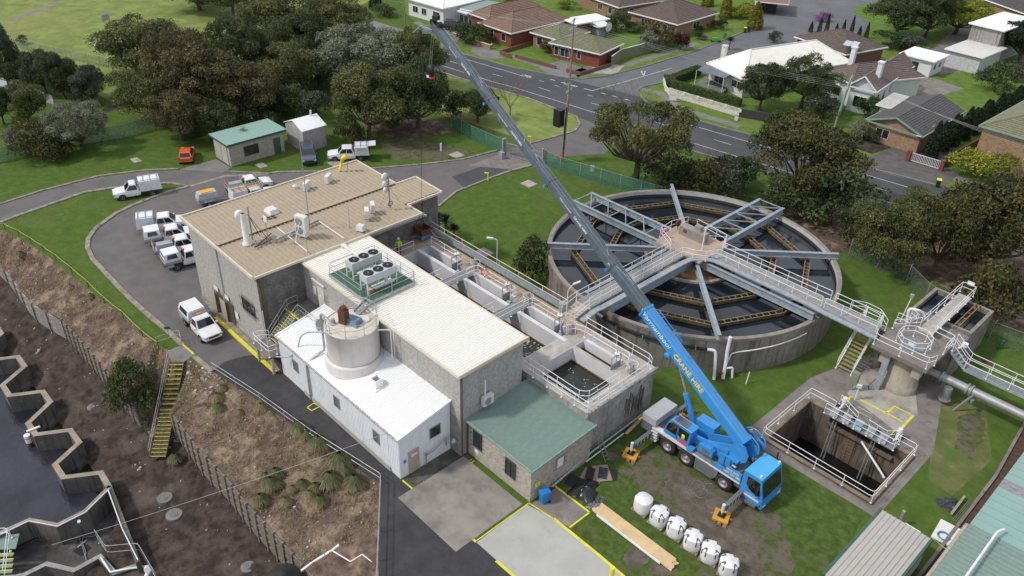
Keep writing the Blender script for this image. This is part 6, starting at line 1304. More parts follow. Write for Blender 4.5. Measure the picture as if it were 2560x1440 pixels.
# hook block, rope, load
hk=thing('hook_block',(-55.5,44.0,20.2),'black, white and red hook block hanging below the boom tip','hook block'); q=P(1080,165,20.9); q=Vector((-55.35,43.75,20.9))
for s in (-.12,.12): MB().tube([bp_(1.004,s,-.5),q+Vector((s,0,.35))],.014,4).build('hook_rope',STEEL,hk)
MB().lathe([(.02,-.15),(.40,-.13),(.42,0),(.40,.13),(.02,.15)],(q.x,q.y,q.z),18,0,'y').build('sheave_casing',FANB,hk); MB().box(q.x - .3,q.y - .2,q.z - .75,q.x+.3,q.y+.2,q.z - .3).build('cheek_plate',FANB,hk); MB().box(q.x - .31,q.y - .205,q.z - .72,q.x+.0,q.y+.2,q.z - .5).build('white_patch',SIGNW,hk); MB().box(q.x+.08,q.y - .21,q.z - .75,q.x+.31,q.y+.21,q.z - .6).build('red_patch',REDP,hk)
MB().tube([(q.x,q.y,q.z - .75),(q.x,q.y,q.z - .95),(q.x+.14,q.y,q.z - 1.05),(q.x,q.y,q.z - 1.2),(q.x - .12,q.y,q.z - 1.08)],.04,6).build('hook',RUST,hk)
ld_=thing('lifting_skip',(-55.3,42.0,4.3),'rusty open steel skip hanging from the crane rope over the basin walkway','skip'); q=P(1057,578,5.1)
MB().tube([bp_(1.022,-.7,-1.3),q+Zp*3.4],.018,5).build('lift_rope',FANB,ld_); MB().lathe([(.02,-.28),(.1,-.25),(.12,0),(.1,.2),(.02,.25)],(q.x,q.y,q.z+3.1),10).build('ball_weight',RUST,ld_); MB().tube([q+Zp*2.9,q+Zp*2.0],.05,6).build('chain_bundle',RUST,ld_)
w_=.62
for sx in (-1,1):
    for sy in (-1,1): MB().tube([q+Zp*2.0,q+Vector((sx*w_,sy*w_,.45))],.018,4).build('sling',FANB,ld_)
    MB().beam(q+Vector((sx*w_,-w_,.15)),q+Vector((sx*w_,w_,.15)),.04,.6).build('skip_side',RUST,ld_); MB().beam(q+Vector((-w_,sx*w_,.15)),q+Vector((w_,sx*w_,.15)),.04,.58).build('skip_side',RUST,ld_)
MB().cbox(q.x,q.y,q.z - .15,1.2,1.2,.06).build('skip_floor',RUST,ld_)
fr=thing('blue_hopper',(q.x,q.y,BZ),'blue and grey hopper frame standing under the hanging skip','hopper'); MB().cbox(q.x,q.y,BZ+.25,1.0,1.0,.45,0,0,1.15).build('hopper_body',mat('hopper_blue',(.10,.20,.36),.6,.2,3,grime=(.35,.38,.4),gscale=3),fr)
for sx in (-.5,.5):
    for sy in (-.5,.5): MB().tube([(q.x+sx,q.y+sy,BZ),(q.x+sx,q.y+sy,BZ+.8)],.035,5).build('leg',STEEL,fr)
MB().beam((q.x - .9,q.y - 1.3,BZ+.15),(q.x - .2,q.y - .3,BZ+.55),.35,.03).build('chute',GALV,fr)
tag(MB().tube([q+Vector((.6,.5,.2)),Vector((q.x+1.2,q.y+.6,BZ+.6)),Vector((q.x+2.8,q.y+.8,BZ+.9))],.016,4).build('tag_line',WHITEP),'thin white tag line trailing from the hanging skip','rope')
# standing worker
SKIN=mat('skin',(.45,.25,.17),.6); NAVY=mat('navy_cloth',(.018,.020,.032),.9)
def skinned(nm,joints,bones,mt,root,lvl=1):
    me=bpy.data.meshes.new(nm); me.from_pydata([j[:3] for j in joints],bones,[]); o=bpy.data.objects.new(nm,me); COL.objects.link(o)
    o.modifiers.new('skin','SKIN'); me.update(); sv=me.skin_vertices[0].data if me.skin_vertices else None
    if sv is None:
        return o
    for i,j in enumerate(joints): sv[i].radius=(j[3],j[4] if len(j)>4 else j[3]); sv[i].use_root=(i ==0)
    sb=o.modifiers.new('sub','SUBSURF'); sb.levels=lvl; sb.render_levels=lvl
    dg=bpy.context.evaluated_depsgraph_get(); m2=bpy.data.meshes.new_from_object(o.evaluated_get(dg)); bpy.data.objects.remove(o); m2.materials.clear(); m2.materials.append(mt)
    for p_ in m2.polygons: p_.use_smooth=True
    n=bpy.data.objects.new(nm,m2); COL.objects.link(n); n.parent=root; return n
# ================================================================ worker and vehicles
wkr=thing('person',(-54.9,39.05,BZ),'person in a lime vest and white hard hat standing behind the white railing','person',rz=R_(-35))
def sphere(m,c,r,n=10,sz=1.0): m.lathe([(max(.001,r*math.sin(math.pi*i/n)),-r*sz*math.cos(math.pi*i/n)) for i in range(n+1)],c,12); return m
J=[(0,0,.95,.13,.16),(0,0,1.15,.12,.17),(.02,0,1.38,.11,.19),(.02,0,1.50,.055,.055),(.03,0,1.60,.06,.06),(.03,0,1.70,.10,.085),(.03,0,1.78,.06,.06),
     (0,.10,.88,.085,.085),(.02,.12,.48,.065,.065),(0,.13,.10,.05,.05),(.12,.14,.04,.045,.05),(0,-.10,.88,.085,.085),(.05,-.12,.48,.065,.065),(.0,-.13,.10,.05,.05),(.12,-.14,.04,.045,.05),
     (.02,.20,1.42,.06,.06),(.05,.27,1.15,.048,.048),(.25,.18,1.02,.038,.038),(.33,.15,1.02,.03,.04),(.02,-.20,1.42,.06,.06),(.06,-.27,1.15,.048,.048),(.26,-.18,1.05,.038,.038),(.34,-.14,1.06,.03,.04)]
Bn=[(0,1),(1,2),(2,3),(3,4),(4,5),(5,6),(0,7),(7,8),(8,9),(9,10),(0,11),(11,12),(12,13),(13,14),(2,15),(15,16),(16,17),(17,18),(2,19),(19,20),(20,21),(21,22)]
skinned('body',J,Bn,NAVY,wkr,2)
sphere(MB(),(.045,0,1.68),.105,10,1.15).build('head',SKIN,wkr,local=True)
MB().lathe([(.17,.98),(.195,1.05),(.185,1.2),(.22,1.38),(.20,1.46),(.09,1.52),(.07,1.50)],(.015,0,0),14).build('vest',HIVIS,wkr,local=True)
for s_ in (-1,1): MB().tube([(.02,s_*.19,1.44),(.05,s_*.275,1.17),(.20,s_*.20,1.06)],.06,8).build('sleeve',HIVIS,wkr,local=True)
MB().tube([(.2,.0,1.12),(-.17,0,1.12)],.02).lathe([(.198,1.08),(.202,1.14)],(.015,0,0),14).build('reflective_band',SIGNW,wkr,local=True)
MB().lathe([(.165,1.735),(.135,1.745),(.125,1.80),(.09,1.86),(.01,1.885)],(.045,0,0),14).build('hard_hat',SIGNW,wkr,local=True)
CARW=mat('car_white',(.74,.75,.77),.28,.02,1,coat=.5); CARO=mat('car_orange',(.62,.11,.025),.3,.03,1,coat=.5); CARB=mat('car_slate',(.055,.07,.10),.3,.03,1,coat=.5); CARK=mat('car_black',(.012,.012,.016),.25,.03,1,coat=.5)
CGL=glassmat('car_glass',(.015,.018,.022),.05); LAMPR=mat('tail_red',(.45,.02,.02),.3); LAMPW=mat('head_lamp',(.55,.57,.6),.15,metal=.3); ALLOY=mat('tray_alloy',(.42,.43,.45),.45,.1,3,metal=.4)
def shell(m,st):
    "loft: st = (x, z bottom, z top, half width)"
    V=[]
    for x,zb,zt,w in st:
        q=[(w*.93,zb),(w,zb+.12),(w,zb+(zt - zb)*.62),(w*.93,zt - .03),(w*.70,zt)]
        V +=[(x,y,z) for y,z in q]+[(x,-y,z) for y,z in reversed(q)]
    n=10; F=[]
    for i in range(len(st)- 1):
        for j in range(n): F.append((i*n+j,i*n+(j+1)% n,(i+1)*n+(j+1)% n,(i+1)*n+j))
    m.add(V,F,0,False); m.add(V[:n],[tuple(range(n))]); m.add(V[-n:],[tuple(reversed(range(n)))]); return m
def cabin(root,x0,x1,xt0,xt1,w,zb,zt,paint,pillars=1,wt=.80):
    m=MB(); b=[(x0,-w,zb),(x1,-w,zb),(x1,w,zb),(x0,w,zb)]; t=[(xt0,-w*wt,zt),(xt1,-w*wt,zt),(xt1,w*wt,zt),(xt0,w*wt,zt)]
    m.hexa(b,t); m.hexa([(xt0 - .0,-w*wt,zt+.002),(xt1,-w*wt,zt+.002),(xt1,w*wt,zt+.002),(xt0,w*wt,zt+.002)],[(xt0+.12,-w*wt*.9,zt+.06),(xt1 - .15,-w*wt*.9,zt+.06),(xt1 - .15,w*wt*.9,zt+.06),(xt0+.12,w*wt*.9,zt+.06)]); m.build('cabin',paint,root,local=True)
    def quad(B0,B1,T1,T0,nm,a,c,out):
        def pt(u,v): return B0.lerp(B1,u).lerp(T0.lerp(T1,u),v)
        A=[pt(a,.10),pt(c,.10),pt(c,.90),pt(a,.90)]; MB().extr([q+out*.004 for q in A],out*.008).build(nm,CGL,root,local=True)
    b=[Vector(q) for q in b]; t=[Vector(q) for q in t]
    quad(b[1],b[2],t[2],t[1],'windscreen',.06,.94,Xp); quad(b[3],b[0],t[0],t[3],'rear_window',.1,.9,Xm)
    k=pillars
    for i in range(k):
        a,c=.06+.90*i/k,.06+.90*(i+1)/k - .04
        quad(b[0],b[1],t[1],t[0],'side_window',a,c,Ym); quad(b[2],b[3],t[3],t[2],'side_window',1 - c,1 - a,Yp)
def carbase(root,st,paint,wb,xf,r=.36,w=.90,lamps=True):
    shell(MB(),st).build('body',paint,root,local=True)
    for x in (xf,xf - wb):
        for s_ in (-1,1):
            MB().cyl((x,s_*(w - .03),r),r*1.16,s_*.06,20,axis=(0,1,0)).build('wheel_arch',BLACK,root,local=True); wheel(root,x,s_*(w - .06),r,.22,s_,True)
    x1,x0=st[-1][0],st[0][0]
    for s_ in (-1,1):
        MB().cbox(x1 - .10,s_*(w - .22),.72,.24,.30,.14).build('headlight',LAMPW,root,local=True); MB().cbox(x0+.02,s_*(w - .12),.78,.10,.18,.26).build('tail_light',LAMPR,root,local=True); MB().cbox(xf - .55,s_*(w+.10),1.02,.10,.20,.15).build('mirror',paint,root,local=True)
    MB().cbox(x1+.005,0,.62,.05,w*1.05,.16).build('grille',BLACK,root,local=True); MB().cbox(x1+.0,0,.32,.10,w*1.5,.14).build('bumper_insert',BLACK,root,local=True)
def ute(label,loc,rz,kind,group=None):
    t=thing('utility_truck',loc,label,'utility truck',group,rz); single=kind in ('canopy1','service'); cx=-.05 if single else -.62
    carbase(t,[(cx - .25,.38,.95,.88),(cx,.34,1.04,.91),(1.0,.32,1.05,.92),(1.55,.34,1.04,.92),(2.25,.38,.98,.88),(2.6,.40,.88,.74)],CARW,3.2,1.68)
    cabin(t,cx - .1,1.35,cx+.12,.72,.86,1.03,1.66,CARW,1 if single else 2)
    tx0=-2.65; MB().box(tx0,-.45,.48,cx - .2,.45,.72).build('chassis',BLACK,t,local=True)
    if kind in ('canopy1','canopy','tank'):
        MB().box(tx0,-.93,.82,cx - .32,.93,.90).build('tray',ALLOY,t,local=True); m=MB()
        m.box(tx0,-.95,.905,cx - .32,-.92,1.12); m.box(tx0,.92,.905,cx - .32,.95,1.12); m.box(tx0,-.915,.905,tx0+.03,.915,1.12); m.build('tray_side',ALLOY,t,local=True)
        MB().tube([(cx - .3,-.85,.9),(cx - .3,-.78,1.75),(cx - .3,.78,1.75),(cx - .3,.85,.9)],.035,6).build('headboard',STEEL,t,local=True)
        for s_ in (-1,1): MB().cbox(-2.1,s_*.93,.5,.6,.05,.3).build('mudguard',ALLOY,t,local=True)
    if kind in ('canopy1','canopy'):
        L=cx - .36 - tx0 - .06; xc=tx0+.05+L/2
        MB().cbox(xc,0,.91,L,1.78,.45).build('canopy_lower',CARW,t,local=True); MB().cbox(xc,0,1.361,L,1.78,.55,0,0,.90,.82).build('canopy',CARW,t,local=True)
        for s_ in (-1,1):
            yb,yt=s_*.885,s_*.76; A=[Vector((tx0+.35,yb,1.40)),Vector((cx - .65,yb,1.40)),Vector((cx - .75,yt,1.82)),Vector((tx0+.45,yt,1.82))]
            MB().extr([q+Yp*s_*.004 for q in A],(0,s_*.01,0)).build('side_window',CGL,t,local=True)
        A=[Vector((tx0+.045,-.72,1.15)),Vector((tx0+.045,.72,1.15)),Vector((tx0+.12,.62,1.8)),Vector((tx0+.12,-.62,1.8))]; MB().extr(A,(-.012,0,0)).build('rear_window',CGL,t,local=True)
    if kind =='tank':
        MB().cbox(-1.55,-.15,.91,1.5,.95,.55,0,0,.96,.8).build('tool_box',ALLOY,t,local=True); MB().cyl((-2.5,.45,1.1),.16,.3,10,axis=(0,1,0)).build('hose_reel',REDP,t,local=True); MB().tube([(tx0+.05,-.85,.9),(tx0+.05,-.8,1.5),(tx0+.05,.8,1.5),(tx0+.05,.85,.9)],.035,6).build('rear_frame',ALLOY,t,local=True)
    if kind in ('service','van','box'):
        xe=cx - .22; MB().hexa([(tx0,-.92,.75),(xe,-.92,.75),(xe,.92,.75),(tx0,.92,.75)],[(tx0+.12,-.84,1.95),(xe,-.84,1.95),(xe,.84,1.95),(tx0+.12,.84,1.95)]).build('service_body',CARW,t,local=True)
        for s_ in (-1,1):
            MB().tube([(tx0+.15,s_*.7,2.02),(xe,s_*.7,2.02)],.03,6).build('roof_rail',ALLOY,t,local=True)
            MB().extr([(tx0+.4,s_*.922,.85),(xe - .15,s_*.922,.85),(xe - .15,s_*.862,1.82),(tx0+.45,s_*.862,1.82)],(0,s_*.006,0)).build('side_hatch',mat('white_panel',(.66,.67,.69),.4),t,local=True)
        for k in range(3): MB().box(tx0+.3+.75*k,-.8,2.0,tx0+.36+.75*k,.8,2.05).build('rack_bar',STEEL,t,local=True)
    if kind in ('canopy','tank','canopy1'): MB().cbox(cx+.05,0,1.73,.16,.45,.10).build('light_bar',ORANGE if kind != 'canopy' else REDP,t,local=True)
    return t
U=[((-81.6,27.4,0),'white crew cab truck with boxy service body, highest of the parked row','box',67),((-78.55,26.9,0),'white crew cab truck with windowed canopy and red lamp, second of the parked row','canopy',73),((-75.9,26.7,0),'white crew cab truck with open alloy tray and tool box, third of the parked row','tank',76),((-73.15,26.4,0),'white truck with windowed canopy nearest the block building, lowest of the parked row','canopy',80)]
for loc,lab,k,a in U: ute(lab,loc,R_(a),k,'white work trucks parked in a row')
ute('white truck with canopy and orange light bar parked by the yellow kerb',(-61.6,21.95,0),R_(-2),'canopy1')
ute('white truck with service body parked alone on the grass island',(-91.2,28.6,0),R_(-108),'service')
ute('white tray truck towing the grey trailer on the far side of the roof',(-84.1,38.9,0),R_(78),'tank')
u=ute('white truck carrying red and yellow ladders, half hidden by the tan roof',(-81.3,38.0,0),R_(80),'van')
for k,(dy,c) in enumerate(((-.45,REDP),(0,mat('ladder_yellow',(.6,.5,.08),.5)),(.45,GREENROOF))):
    l=thing('ladder',(-81.3,38.0,0),('red extension ladder on the roof rack, nearest the tan roof','yellow extension ladder in the middle of the roof rack','pale green extension ladder on the far side of the roof rack')[k],'ladder',rz=R_(80))
    for s_ in (-.16,.16): MB().beam((-2.6,dy+s_,2.14),(1.2,dy+s_,2.14),.04,.06).build('side_rail',c,l,local=True)
    for i in range(12): MB().beam((-2.5+.32*i,dy - .14,2.14),(-2.5+.32*i,dy+.14,2.14),.03,.03).build('rung',ALLOY,l,local=True)
vn=ute('white canopy truck with its rear hatch lifted open beside the tree',(-84.2,52.9,0),R_(235),'box')
q=thing('hatch',(0,0,0),'',''); bpy.data.objects.remove(q)
MB().beam((-2.6,0,1.98),(-3.5,0,2.05),1.6,.05).build('rear_hatch',CARW,vn,local=True); MB().beam((-1.6,.85,1.9),(-1.6,1.6,2.1),1.6,.04).build('side_hatch',CARW,vn,local=True); MB().box(-2.68,-.7,.95,-2.55,.7,1.8).build('open_interior',BLACK,vn,local=True)
tl=thing('box_trailer',(-83.9,33.6,0),'grey enclosed box trailer with an orange rack on its lid','trailer',rz=R_(80))
MB().cbox(0,0,.5,2.3,1.35,.5).build('body',ALLOY,tl,local=True); MB().cbox(0,0,1.001,2.3,1.35,.62,0,0,.86,.8).build('cover',mat('trailer_cover',(.42,.45,.48),.5),tl,local=True); MB().cbox(0,0,1.63,1.3,.8,.08).build('rack_frame',mat('machine_yellow',(.75,.40,.02),.5),tl,local=True)
for s_ in (-1,1): wheel(tl,-.1,s_*.82,.33,.2,s_,True); MB().cbox(-.1,s_*.82,.68,.9,.26,.05).build('mudguard',ALLOY,tl,local=True)
MB().beam((1.1,0,.5),(2.5,0,.55),.08,.08).build('drawbar',STEEL,tl,local=True)
def car(label,loc,rz,paint,kind,group=None):
    t=thing('parked_car',loc,label,'car',group,rz)
    if kind =='hatch':
        carbase(t,[(-1.85,.42,.90,.72),(-1.7,.34,1.0,.82),(0,.30,1.0,.86),(1.0,.32,.97,.85),(1.6,.36,.88,.80),(1.88,.40,.75,.66)],paint,2.4,1.2,.31,.84); cabin(t,-1.75,1.05,-1.35,.25,.80,.98,1.48,paint,2)
    else:
        carbase(t,[(-2.3,.48,.98,.84),(-2.1,.40,1.10,.92),(0,.38,1.10,.95),(1.3,.40,1.08,.95),(2.1,.44,.98,.90),(2.35,.48,.86,.76)],paint,2.8,1.45,.38,.92); cabin(t,-2.2,1.15,-1.9,.45,.88,1.09,1.70,paint,3)
        for s_ in (-1,1): MB().tube([(-1.7,s_*.66,1.8),(.3,s_*.66,1.8)],.025,5).build('roof_rail',STEEL,t,local=True)
    return t
car('orange hatchback parked on the lawn left of the cream brick shed',(-97.0,37.3,0),R_(150),CARO,'hatch')
car('dark slate blue wagon parked on the lawn in front of the grey block shed',(-87.3,48.9,0),R_(-28),CARB,'suv')
car('black wagon parked in the driveway of the white weatherboard house',P(1138,74),R_(40),CARK,'suv')
car('white car parked under the carport at the end of the side street',P(1912,22),R_(70),CARW,'suv')
# ================================================================ trees and plants
LM={'dark': leafmat('dark_leaves',(0.027,0.044,0.016),(0.067,0.095,0.032),(0.134,0.146,0.055)),'olive': leafmat('olive_leaves',(0.055,0.071,0.023),(0.122,0.137,0.044),(0.226,0.207,0.071)),
      'brown': leafmat('brown_leaves',(0.049,0.049,0.023),(0.107,0.098,0.041),(0.201,0.159,0.064)),'silver': leafmat('silver_leaves',(0.085,0.104,0.063),(0.201,0.220,0.144),(0.390,0.403,0.299)),
      'green': leafmat('green_leaves',(0.024,0.055,0.014),(0.061,0.116,0.028),(0.134,0.201,0.052)),'yellow': leafmat('yellow_green_leaves',(.09,.12,.010),(.22,.25,.022),(.40,.40,.05)),
      'grey': leafmat('grey_green_leaves',(.038,.052,.034),(.085,.100,.066),(.150,.162,.105)),'gold': leafmat('golden_leaves',(.09,.09,.008),(.20,.18,.014),(.34,.29,.03)),
      'red': leafmat('red_leaves',(.035,.012,.010),(.085,.025,.018),(.15,.05,.03)),'conifer': leafmat('conifer_leaves',(.010,.022,.010),(.020,.040,.016),(.040,.065,.025)),
      'rusty': leafmat('rusty_leaves',(.032,.046,.014),(.085,.088,.028),(.20,.135,.038)),'hedge': leafmat('hedge_leaves',(.035,.075,.018),(.075,.135,.032),(.14,.21,.06)),
      'straw': leafmat('straw_blades',(.10,.11,.035),(.20,.18,.075),(.36,.29,.16)),'mauve': leafmat('mauve_flowers',(.05,.07,.03),(.30,.10,.35),(.5,.25,.6))}
BARK=mat('bark',(.105,.080,.062),.95,.25,4,grime=(.05,.04,.03),gscale=8,bump=2,bscale=12); TWIG=mat('bare_twig',(.20,.165,.145),.9,.2,4)
def cards(C,nrm,size,asp,rs):
    n=len(C); q=rs.normal(size=(n,3)); q +=nrm*1.1; q /= np.linalg.norm(q,axis=1)[:,None]
    t=np.cross(q,rs.normal(size=(n,3))); t /= np.linalg.norm(t,axis=1)[:,None]; b=np.cross(q,t)
    s=size*rs.uniform(.6,1.35,(n,1)); t=t*s; b=b*s*asp
    V=np.empty((n,4,3)); V[:,0]=C - t*.9 - b*.25; V[:,1]=C+b*.9 - t*.1; V[:,2]=C+t*1.05+b*.15; V[:,3]=C - b*.85+t*.15
    return V.reshape(-1,3),np.arange(n*4).reshape(-1,4)
def crown(seed,R,H,zc,nl,n,leaf,kind,lob=.34,asp=.55,low=-.35,spread=1.0):
    "R radius, H crown height, zc crown centre height"
    rs=np.random.RandomState(seed); L=[]
    while len(L)<nl:
        d=rs.normal(size=3); d /= np.linalg.norm(d)
        if d[2]<low: continue
        f=rs.uniform(.55,.92); c=d*f*np.array([R,R,H/2])*rs.uniform(.82,1.1); L.append((c+np.array([0,0,zc]),lob*R*rs.uniform(.65,1.25)))
    Cs,Ns,Ts=[],[],[]; tot=sum(l[1]** 2 for l in L)
    for c,r in L:
        k=int(n*r*r/tot); d=rs.normal(size=(k,3)); d /= np.linalg.norm(d,axis=1)[:,None]; d[:,2]=np.where(d[:,2]<-.3,-d[:,2],d[:,2])
        rad=rs.uniform(.55,1.12,(k,1))** .6; w=1+.22*np.sin(d[:,:1]*7+c[0])*np.cos(d[:,1:2]*6+c[1])
        Cs.append(c+d*r*rad*w*np.array([1,1,.78])); Ns.append(d); Ts.append(np.clip(rs.normal(rs.uniform(.15,.72),.20,k),0,1))
    C=np.concatenate(Cs); V,F=cards(C,np.concatenate(Ns),leaf,asp,rs)
    return np_mesh('crown',V,F,LM[kind],np.repeat(np.concatenate(Ts),4)),L
def trunkmesh(seed,L,r0,zf,nmax=16,twigs=0,R=3):
    r=random.Random(seed); m=MB(); k0=Vector((0,0,0)); k1=Vector((r.uniform(-.3,.3),r.uniform(-.3,.3),zf)); m.tube([k0,k0.lerp(k1,.5)+Vector((.08,-.05,0)),k1],r0,8,rs=[r0*1.35,r0,r0*.8])
    for c,rr in L[:nmax]:
        c=Vector(c.tolist()); mid=k1.lerp(c,.5)+Vector((r.uniform(-.4,.4),r.uniform(-.4,.4),-.15*(c - k1).length)); m.tube([k1 - Zp*.15,mid,c],r0*.4,6,rs=[r0*.55,r0*.32,r0*.10],cap=False)
    return m
TP={}
def proto(key,seed,kind,R=4.5,H=7.4,zc=4.5,nl=46,n=24000,leaf=.135,lob=.30,asp=.6,low=-.85,tr=.28,zf=1.7,nb=16):
    cm,L=crown(seed,R,H,zc,nl,n,leaf,kind,lob,asp,low); m=trunkmesh(seed,L,tr,zf,nb)
    tm=bpy.data.meshes.new('trunk'); tm.from_pydata(m.v,[],m.f); tm.materials.append(BARK); TP[key]=(cm,tm,R,zc+H/2)
for i,(k,kd,sd) in enumerate((('dark','dark',1),('dark2','dark',2),('olive','olive',3),('olive2','olive',4),('brown','brown',5),('rusty','rusty',16),('silver','silver',6),('grey','grey',7))): proto(k,sd,kd)
proto('wide',8,'olive',R=6.5,H=7,zc=5,nl=60,n=36000,leaf=.135,lob=.23,low=-.7,tr=.35,zf=2.8); proto('wide2',9,'brown',R=6.5,H=7,zc=5,nl=52,n=30000,leaf=.135,lob=.22,low=-.7,tr=.35,zf=2.8)
proto('widedark',14,'dark',R=6.5,H=7,zc=5.2,nl=60,n=36000,leaf=.135,lob=.23,low=-.6,tr=.35,zf=2.8); proto('widegrey',15,'silver',R=6.5,H=7,zc=4.8,nl=60,n=36000,leaf=.135,lob=.22,low=-.7,tr=.3)
for k,kd,sd in (('sgreen','green',10),('sdark','dark',11),('syellow','yellow',12),('sred','red',13),('ssilver','silver',17),('sgrey','grey',18),('sbrown','rusty',19),('smauve','mauve',24)):
    proto(k,sd,kd,R=1.5,H=2.2,zc=1.15,nl=14,n=3600,leaf=.085,lob=.42,low=-.8,tr=.06,zf=.4,nb=6)
for k,kd,sd in (('cone','conifer',20),('gold','gold',21)):
    rs=np.random.RandomState(sd); n=2400; u=rs.uniform(0,1,n); a=rs.uniform(0,6.283,n); rr=.62*(1 - u ** 1.8)** .8*rs.uniform(.8,1.05,n)*(1+.1*np.sin(a*5)); C=np.stack([rr*np.cos(a),rr*np.sin(a),.1+5*u],1)
    V,F=cards(C,np.stack([np.cos(a),np.sin(a),.3+0*a],1),.11,.5,rs); m=MB().tube([(0,0,0),(0,0,4)],.06,5); tm=bpy.data.meshes.new('trunk'); tm.from_pydata(m.v,[],m.f); tm.materials.append(BARK)
    TP[k]=(np_mesh('crown',V,F,LM[kd],np.repeat(np.clip(rs.normal(.5,.2,n),0,1),4)),tm,.62,5.1)
tr_=random.Random(3)
def tree(x,y,top,wpx,kind,label,z=0.0,name=None,group=None,cat=None):
    b=P(x,y,z); Hh=ZAT(b,top)- z; cm,tm,R,HH=TP[kind]; mid=b+Zp*Hh*.6; rad=wpx*MPP(mid)/2; small=R<2
    nm=name or ('shrub' if small and kind not in ('cone','gold') else 'conifer' if kind in ('cone','gold') else 'tree')
    t=thing(nm,b,label,cat or nm,group,tr_.uniform(0,6.28)); t.scale=(rad/R,rad/R,max(.3,Hh - rad*.12)/HH)
    for n_,me in (('trunk',tm),('crown',cm)): o=bpy.data.objects.new(n_,me); COL.objects.link(o); o.parent=t
    return t
